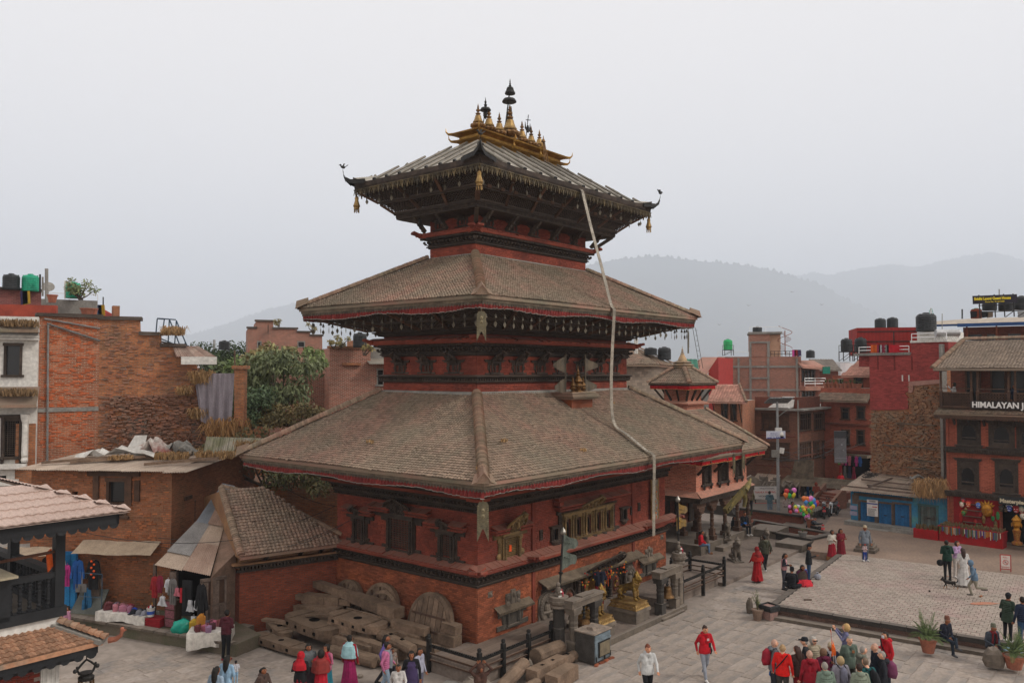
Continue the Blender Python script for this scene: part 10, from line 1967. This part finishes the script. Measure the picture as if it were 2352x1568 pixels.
for a in(('bald man in a grey jacket with a red backpack and blue bag',1777,1467,95,'stand',('9a7a6a','63666a','2a2c34',BK),'hood:63666a pack:8c1c2c sack:2a5a9a hem:63666a',1.72,3),('man in a bright red sweater with a camera hanging at his side',1797,1479,150,'stand',('8a7050','d01a14','3c3834',BK),'camera strap:15151a hem:d01a14',1.68,3),('woman with curly brown hair in a dark brown jacket',1833,1483,200,'front',('33201a','3a2420','7a1018',BK),'long hem:3a2420',1.6,2),('man in a black cap and glasses with a black jacket',1850,1463,250,'stand',(GY,'26282c','26262c',BK),'cap:15181e hem:26282c',1.72,3),('grey haired woman in sunglasses and beige jacket',1868,1461,10,'stand',('8a847c','a0947f','26262c',BK),'bob shades jacket:a0947f',1.66,3),('bald man in a crimson jacket seen from behind',1860,1493,185,'stand',('9a7a6a','8c1424','2a2c34',BK),'hood:8c1424 hem:8c1424',1.68,3),('woman with short brown hair in a maroon hooded jacket',1893,1489,190,'front',('5a4230','5a1430','2a2c34',BK),'bob hood:5a1430 hem:5a1430',1.6,3),('guide in a cream knit cap and navy jacket holding the flag staff',1908,1475,0,'one',(BK,'161a2e','26262c',BK),'beanie:a8987e scarf:a8a8ac',1.68,1),('blonde woman in a checked shirt photographing with raised arms',1941,1431,250,'photo',('9a7c50','6a6a8a','26304a',BK),'bob phone',1.66,3),('stocky grey haired man in a khaki shirt with a chest emblem',1950,1459,10,'stand',(GY,'5c6a5e','3a3a34',BK),'hem:5c6a5e print:8a5a3a',1.76,3),('man in a sage puffer jacket with grey hair seen from behind',1897,1521,185,'front',(GY,'6a7a6c','2a2c34',BK),'jacket:6a7a6c hood:6a7a6c strap:15181e',1.68,3),('blonde woman in a lavender grey top with a small grey backpack',1930,1506,185,'stand',('8a7656','8c8892','2a2c34',BK),'bob pack:6a6a78',1.62,3),('grey haired man in an olive grey jacket',1981,1482,95,'stand',(GY,'6a6c60','3a3a34',BK),'hem:6a6c60 hood:6a6c60',1.74,3),('dark haired person in a pale sage jacket with crossed black strap',1976,1524,180,'front',('2a1c16','7a8272','2a2c34',BK),'hood:7a8272 strap:15181e jacket:7a8272',1.66,2),('bald man in a navy jacket looking left',2011,1476,270,'stand',('9a7a6a','1e2430','2a2c34',BK),'hem:1e2430',1.72,3),('man in a red jacket with a white face mask',2035,1449,280,'one',(BK,'ae1420','2a2c34',BK),'mask strap:15151a hem:ae1420 hood:ae1420',1.72,2),('grey haired person in a dark hoodie with a purple backpack',2028,1494,250,'stand',(GY,'23252c','2a2c34',BK),'pack:6a3450 hood:23252c',1.7,3),('person in a teal fleece with a black backpack',2003,1516,200,'bow',('5a4a3c','0f4a4a','2a2c34',BK),'pack:17181c hem:0f4a4a',1.68,3)):
 P_(*a[:7],h=a[7],skin=a[8],group=TG)
P_('woman in a white shirt holding a camera at the balcony rail',2190,878,250,'photo',(BK,'b9b9b7','b9b9b7',BK),'bob phone',1.6,d=45)
P_('man in sunglasses and dark blue jacket behind the balcony rail',2329,882,10,'stand',(BK,'1a2438','15181e',BK),'shades',1.6,d=43)
P_('girl with a pink scarf just behind the balcony corner post',157,1390,300,'stand',(BK,'a8748a','5a4a50',BK),'scarf:b98a9c',1.4,z0=.42,d=29.6)
fg=thing('guide_flag','orange triangular flag on a thin staff held up by the guide','flag',G(1916,1500,1.45)-V3((0,0,.55)),0);m=MB();m.tube([(0,0,0),(-.07,0,1.25)],.01,5);m.build('staff',CHROME,fg)
m=MB();V=[];n=6
for i in range(n+1):t=i/n;V+=[(-.07+0*t,0,1.22-.75*t),(-.07-.03+.24*t*(1.1-t*.5),.05*sin(t*6),1.2-.72*t-.04*sin(t*4))]
for i in range(n):m.add([V[2*i],V[2*i+1],V[2*i+3],V[2*i+2]],[(0,1,2,3)]);m.add([(q[0],q[1]+.008,q[2])for q in(V[2*i],V[2*i+1],V[2*i+3],V[2*i+2])],[(3,2,1,0)])
m.build('pennant',paint('c4561a',.8),fg)
dg_=thing('dog','small black and tan puppy trotting across the square','dog',G(2182,1352,.42),R(-105));m=MB(1);m.tube([(0,.2,.27),(0,0,.26),(0,-.15,.28),(0,-.22,.34)],[.065,.07,.08,.055],9);m.ball((0,-.28,.38),.062,9);m.ball((0,-.34,.36),.034,7,sq=(.9,1.5,.8));m.tube([(0,.22,.28),(0,.3,.33),(0,.3,.42),(0,.24,.44)],[.025,.022,.018,.01],6)
for s in(-1,1):m.tube([(s*.05,-.15,.25),(s*.05,-.17-.05*s,.13),(s*.05,-.18-.07*s,.02)],[.035,.02,.018],6);m.tube([(s*.05,.19,.26),(s*.055,.13+.04*s,.17),(s*.055,.24+.05*s,.1),(s*.055,.2+.06*s,.02)],[.045,.03,.018,.018],6);m.tube([(s*.03,-.27,.42),(s*.055,-.25,.49),(s*.06,-.24,.5)],[.03,.02,.006],5)
me=remesh(m,.012,True,[mat('dog_black','17130f','1c1814',9,rnd=0),mat('dog_tan','8a6238','7a5430',9,rnd=0)],'body')
for p in me.polygons:c=sum((me.vertices[i].co for i in p.vertices),V3())/len(p.vertices);p.material_index=int(c.z<.11 or(c.y<-.33 and c.z<.37))
obj('body',me,dg_)
pb=thing('plastic_bag','blue plastic bag beside the seated woman','bag',G(1852,1325,.42));m=MB();m.ball((0,0,.14),.16,9,sq=(1,.8,.9));m.lathe([(.05,.24),(.03,.28),(.07,.34)],(0,0,0),7);m.build('body',cloth('2a5fb0'),pb)
pb=thing('plastic_bag','silver striped carrier bag on the square beside the man in jeans','bag',G(1878,1330,.42));m=MB();m.ball((0,0,.12),.15,9,sq=(1.1,.8,.9));m.lathe([(.06,.2),(.03,.25),(.06,.3)],(0,0,0),7);m.build('body',cloth('8d8f98'),pb)
pb=thing('folded_jacket','pale blue jacket heaped on the square edge behind the right palm pot','clothing',G(2322,1500,.42));m=MB();[m.ball((.12*k-.2,.06*sin(k*2),.08),.12,7)for k in range(5)];m.build('body',cloth('8fb0c0'),pb)
for i,(x,y,z,s,c,l)in enumerate(((1855,1378,.42,.3,'5a4a40','thin dark stick lying on the square'),(1848,1434+46,.42,.1,'b9b6b2','crumpled pale litter near the edge of the square'),(2253,1370,.42,.2,'8a5a3a','brown scrap on the orange stained paving'),(2135,1358,.42,.15,'3a302a','dark scrap on the square behind the puppy'),(1838,1500,0,0,'0',''))):
 if s:o=thing('litter',l,'litter',G(x,y if i!=1 else 1481,z),.4*i);m=MB(i);m.cbox((0,0,.03),(s,.06+.04*(i==1),.05),None,j=.01);m.build('body',cloth(c),o)
for i,(x,y,r)in enumerate(((2262,1385,.7),(2180,1323,.2),(1805,1540,.35))):m=MB(i);n=14;rr=RN(i);m.flat([(r*rr.u(.5,1)*cos(2*pi*k/n),r*.35*rr.u(.5,1)*sin(2*pi*k/n))for k in range(n)],.004,.008);o=m.build('powder_stain',mat('orange_powder','9a5a42','86705f',3,rnd=0),None);o.location=G(x,y,.43 if i<2 else.03);tag(o,['large orange powder stain on the right of the square','small orange powder stain near the top of the square','faint red powder stain on the street near the tourists'][i],'stain')
for i in range(4):o=thing('bird','distant bird flying in front of the hills %s'%('on the left','above the cupola','over the far town','near the slope')[i],'bird',D((1820,1888,1653,1720)[i],(671,700,746,702)[i],150));m=MB();m.beam((-.35,0,.12),(0,0,0),.12,.02);m.beam((0,0,0),(.35,0,.14),.12,.02);m.build('wings',IRON,o)
for i,(p,l)in enumerate(((T(R3[0]-.75,R3[3]-.2,14.95),'black crow perched on the ledge under the top roof'),(T(R3[0]-.2,-.1,30),''))):
 if i==0:o=thing('bird',l,'bird',p,0);m=MB();m.ball((0,0,.2),.07,8,sq=(1,1,1.7));m.ball((-.03,0,.36),.045,7);m.beam((-.05,0,.36),(-.12,0,.37),.02,.02);m.beam((.02,0,.12),(.08,0,-.05),.05,.02);m.beam((0,0,0),(0,0,.1),.015,.015);m.build('body',IRON,o)
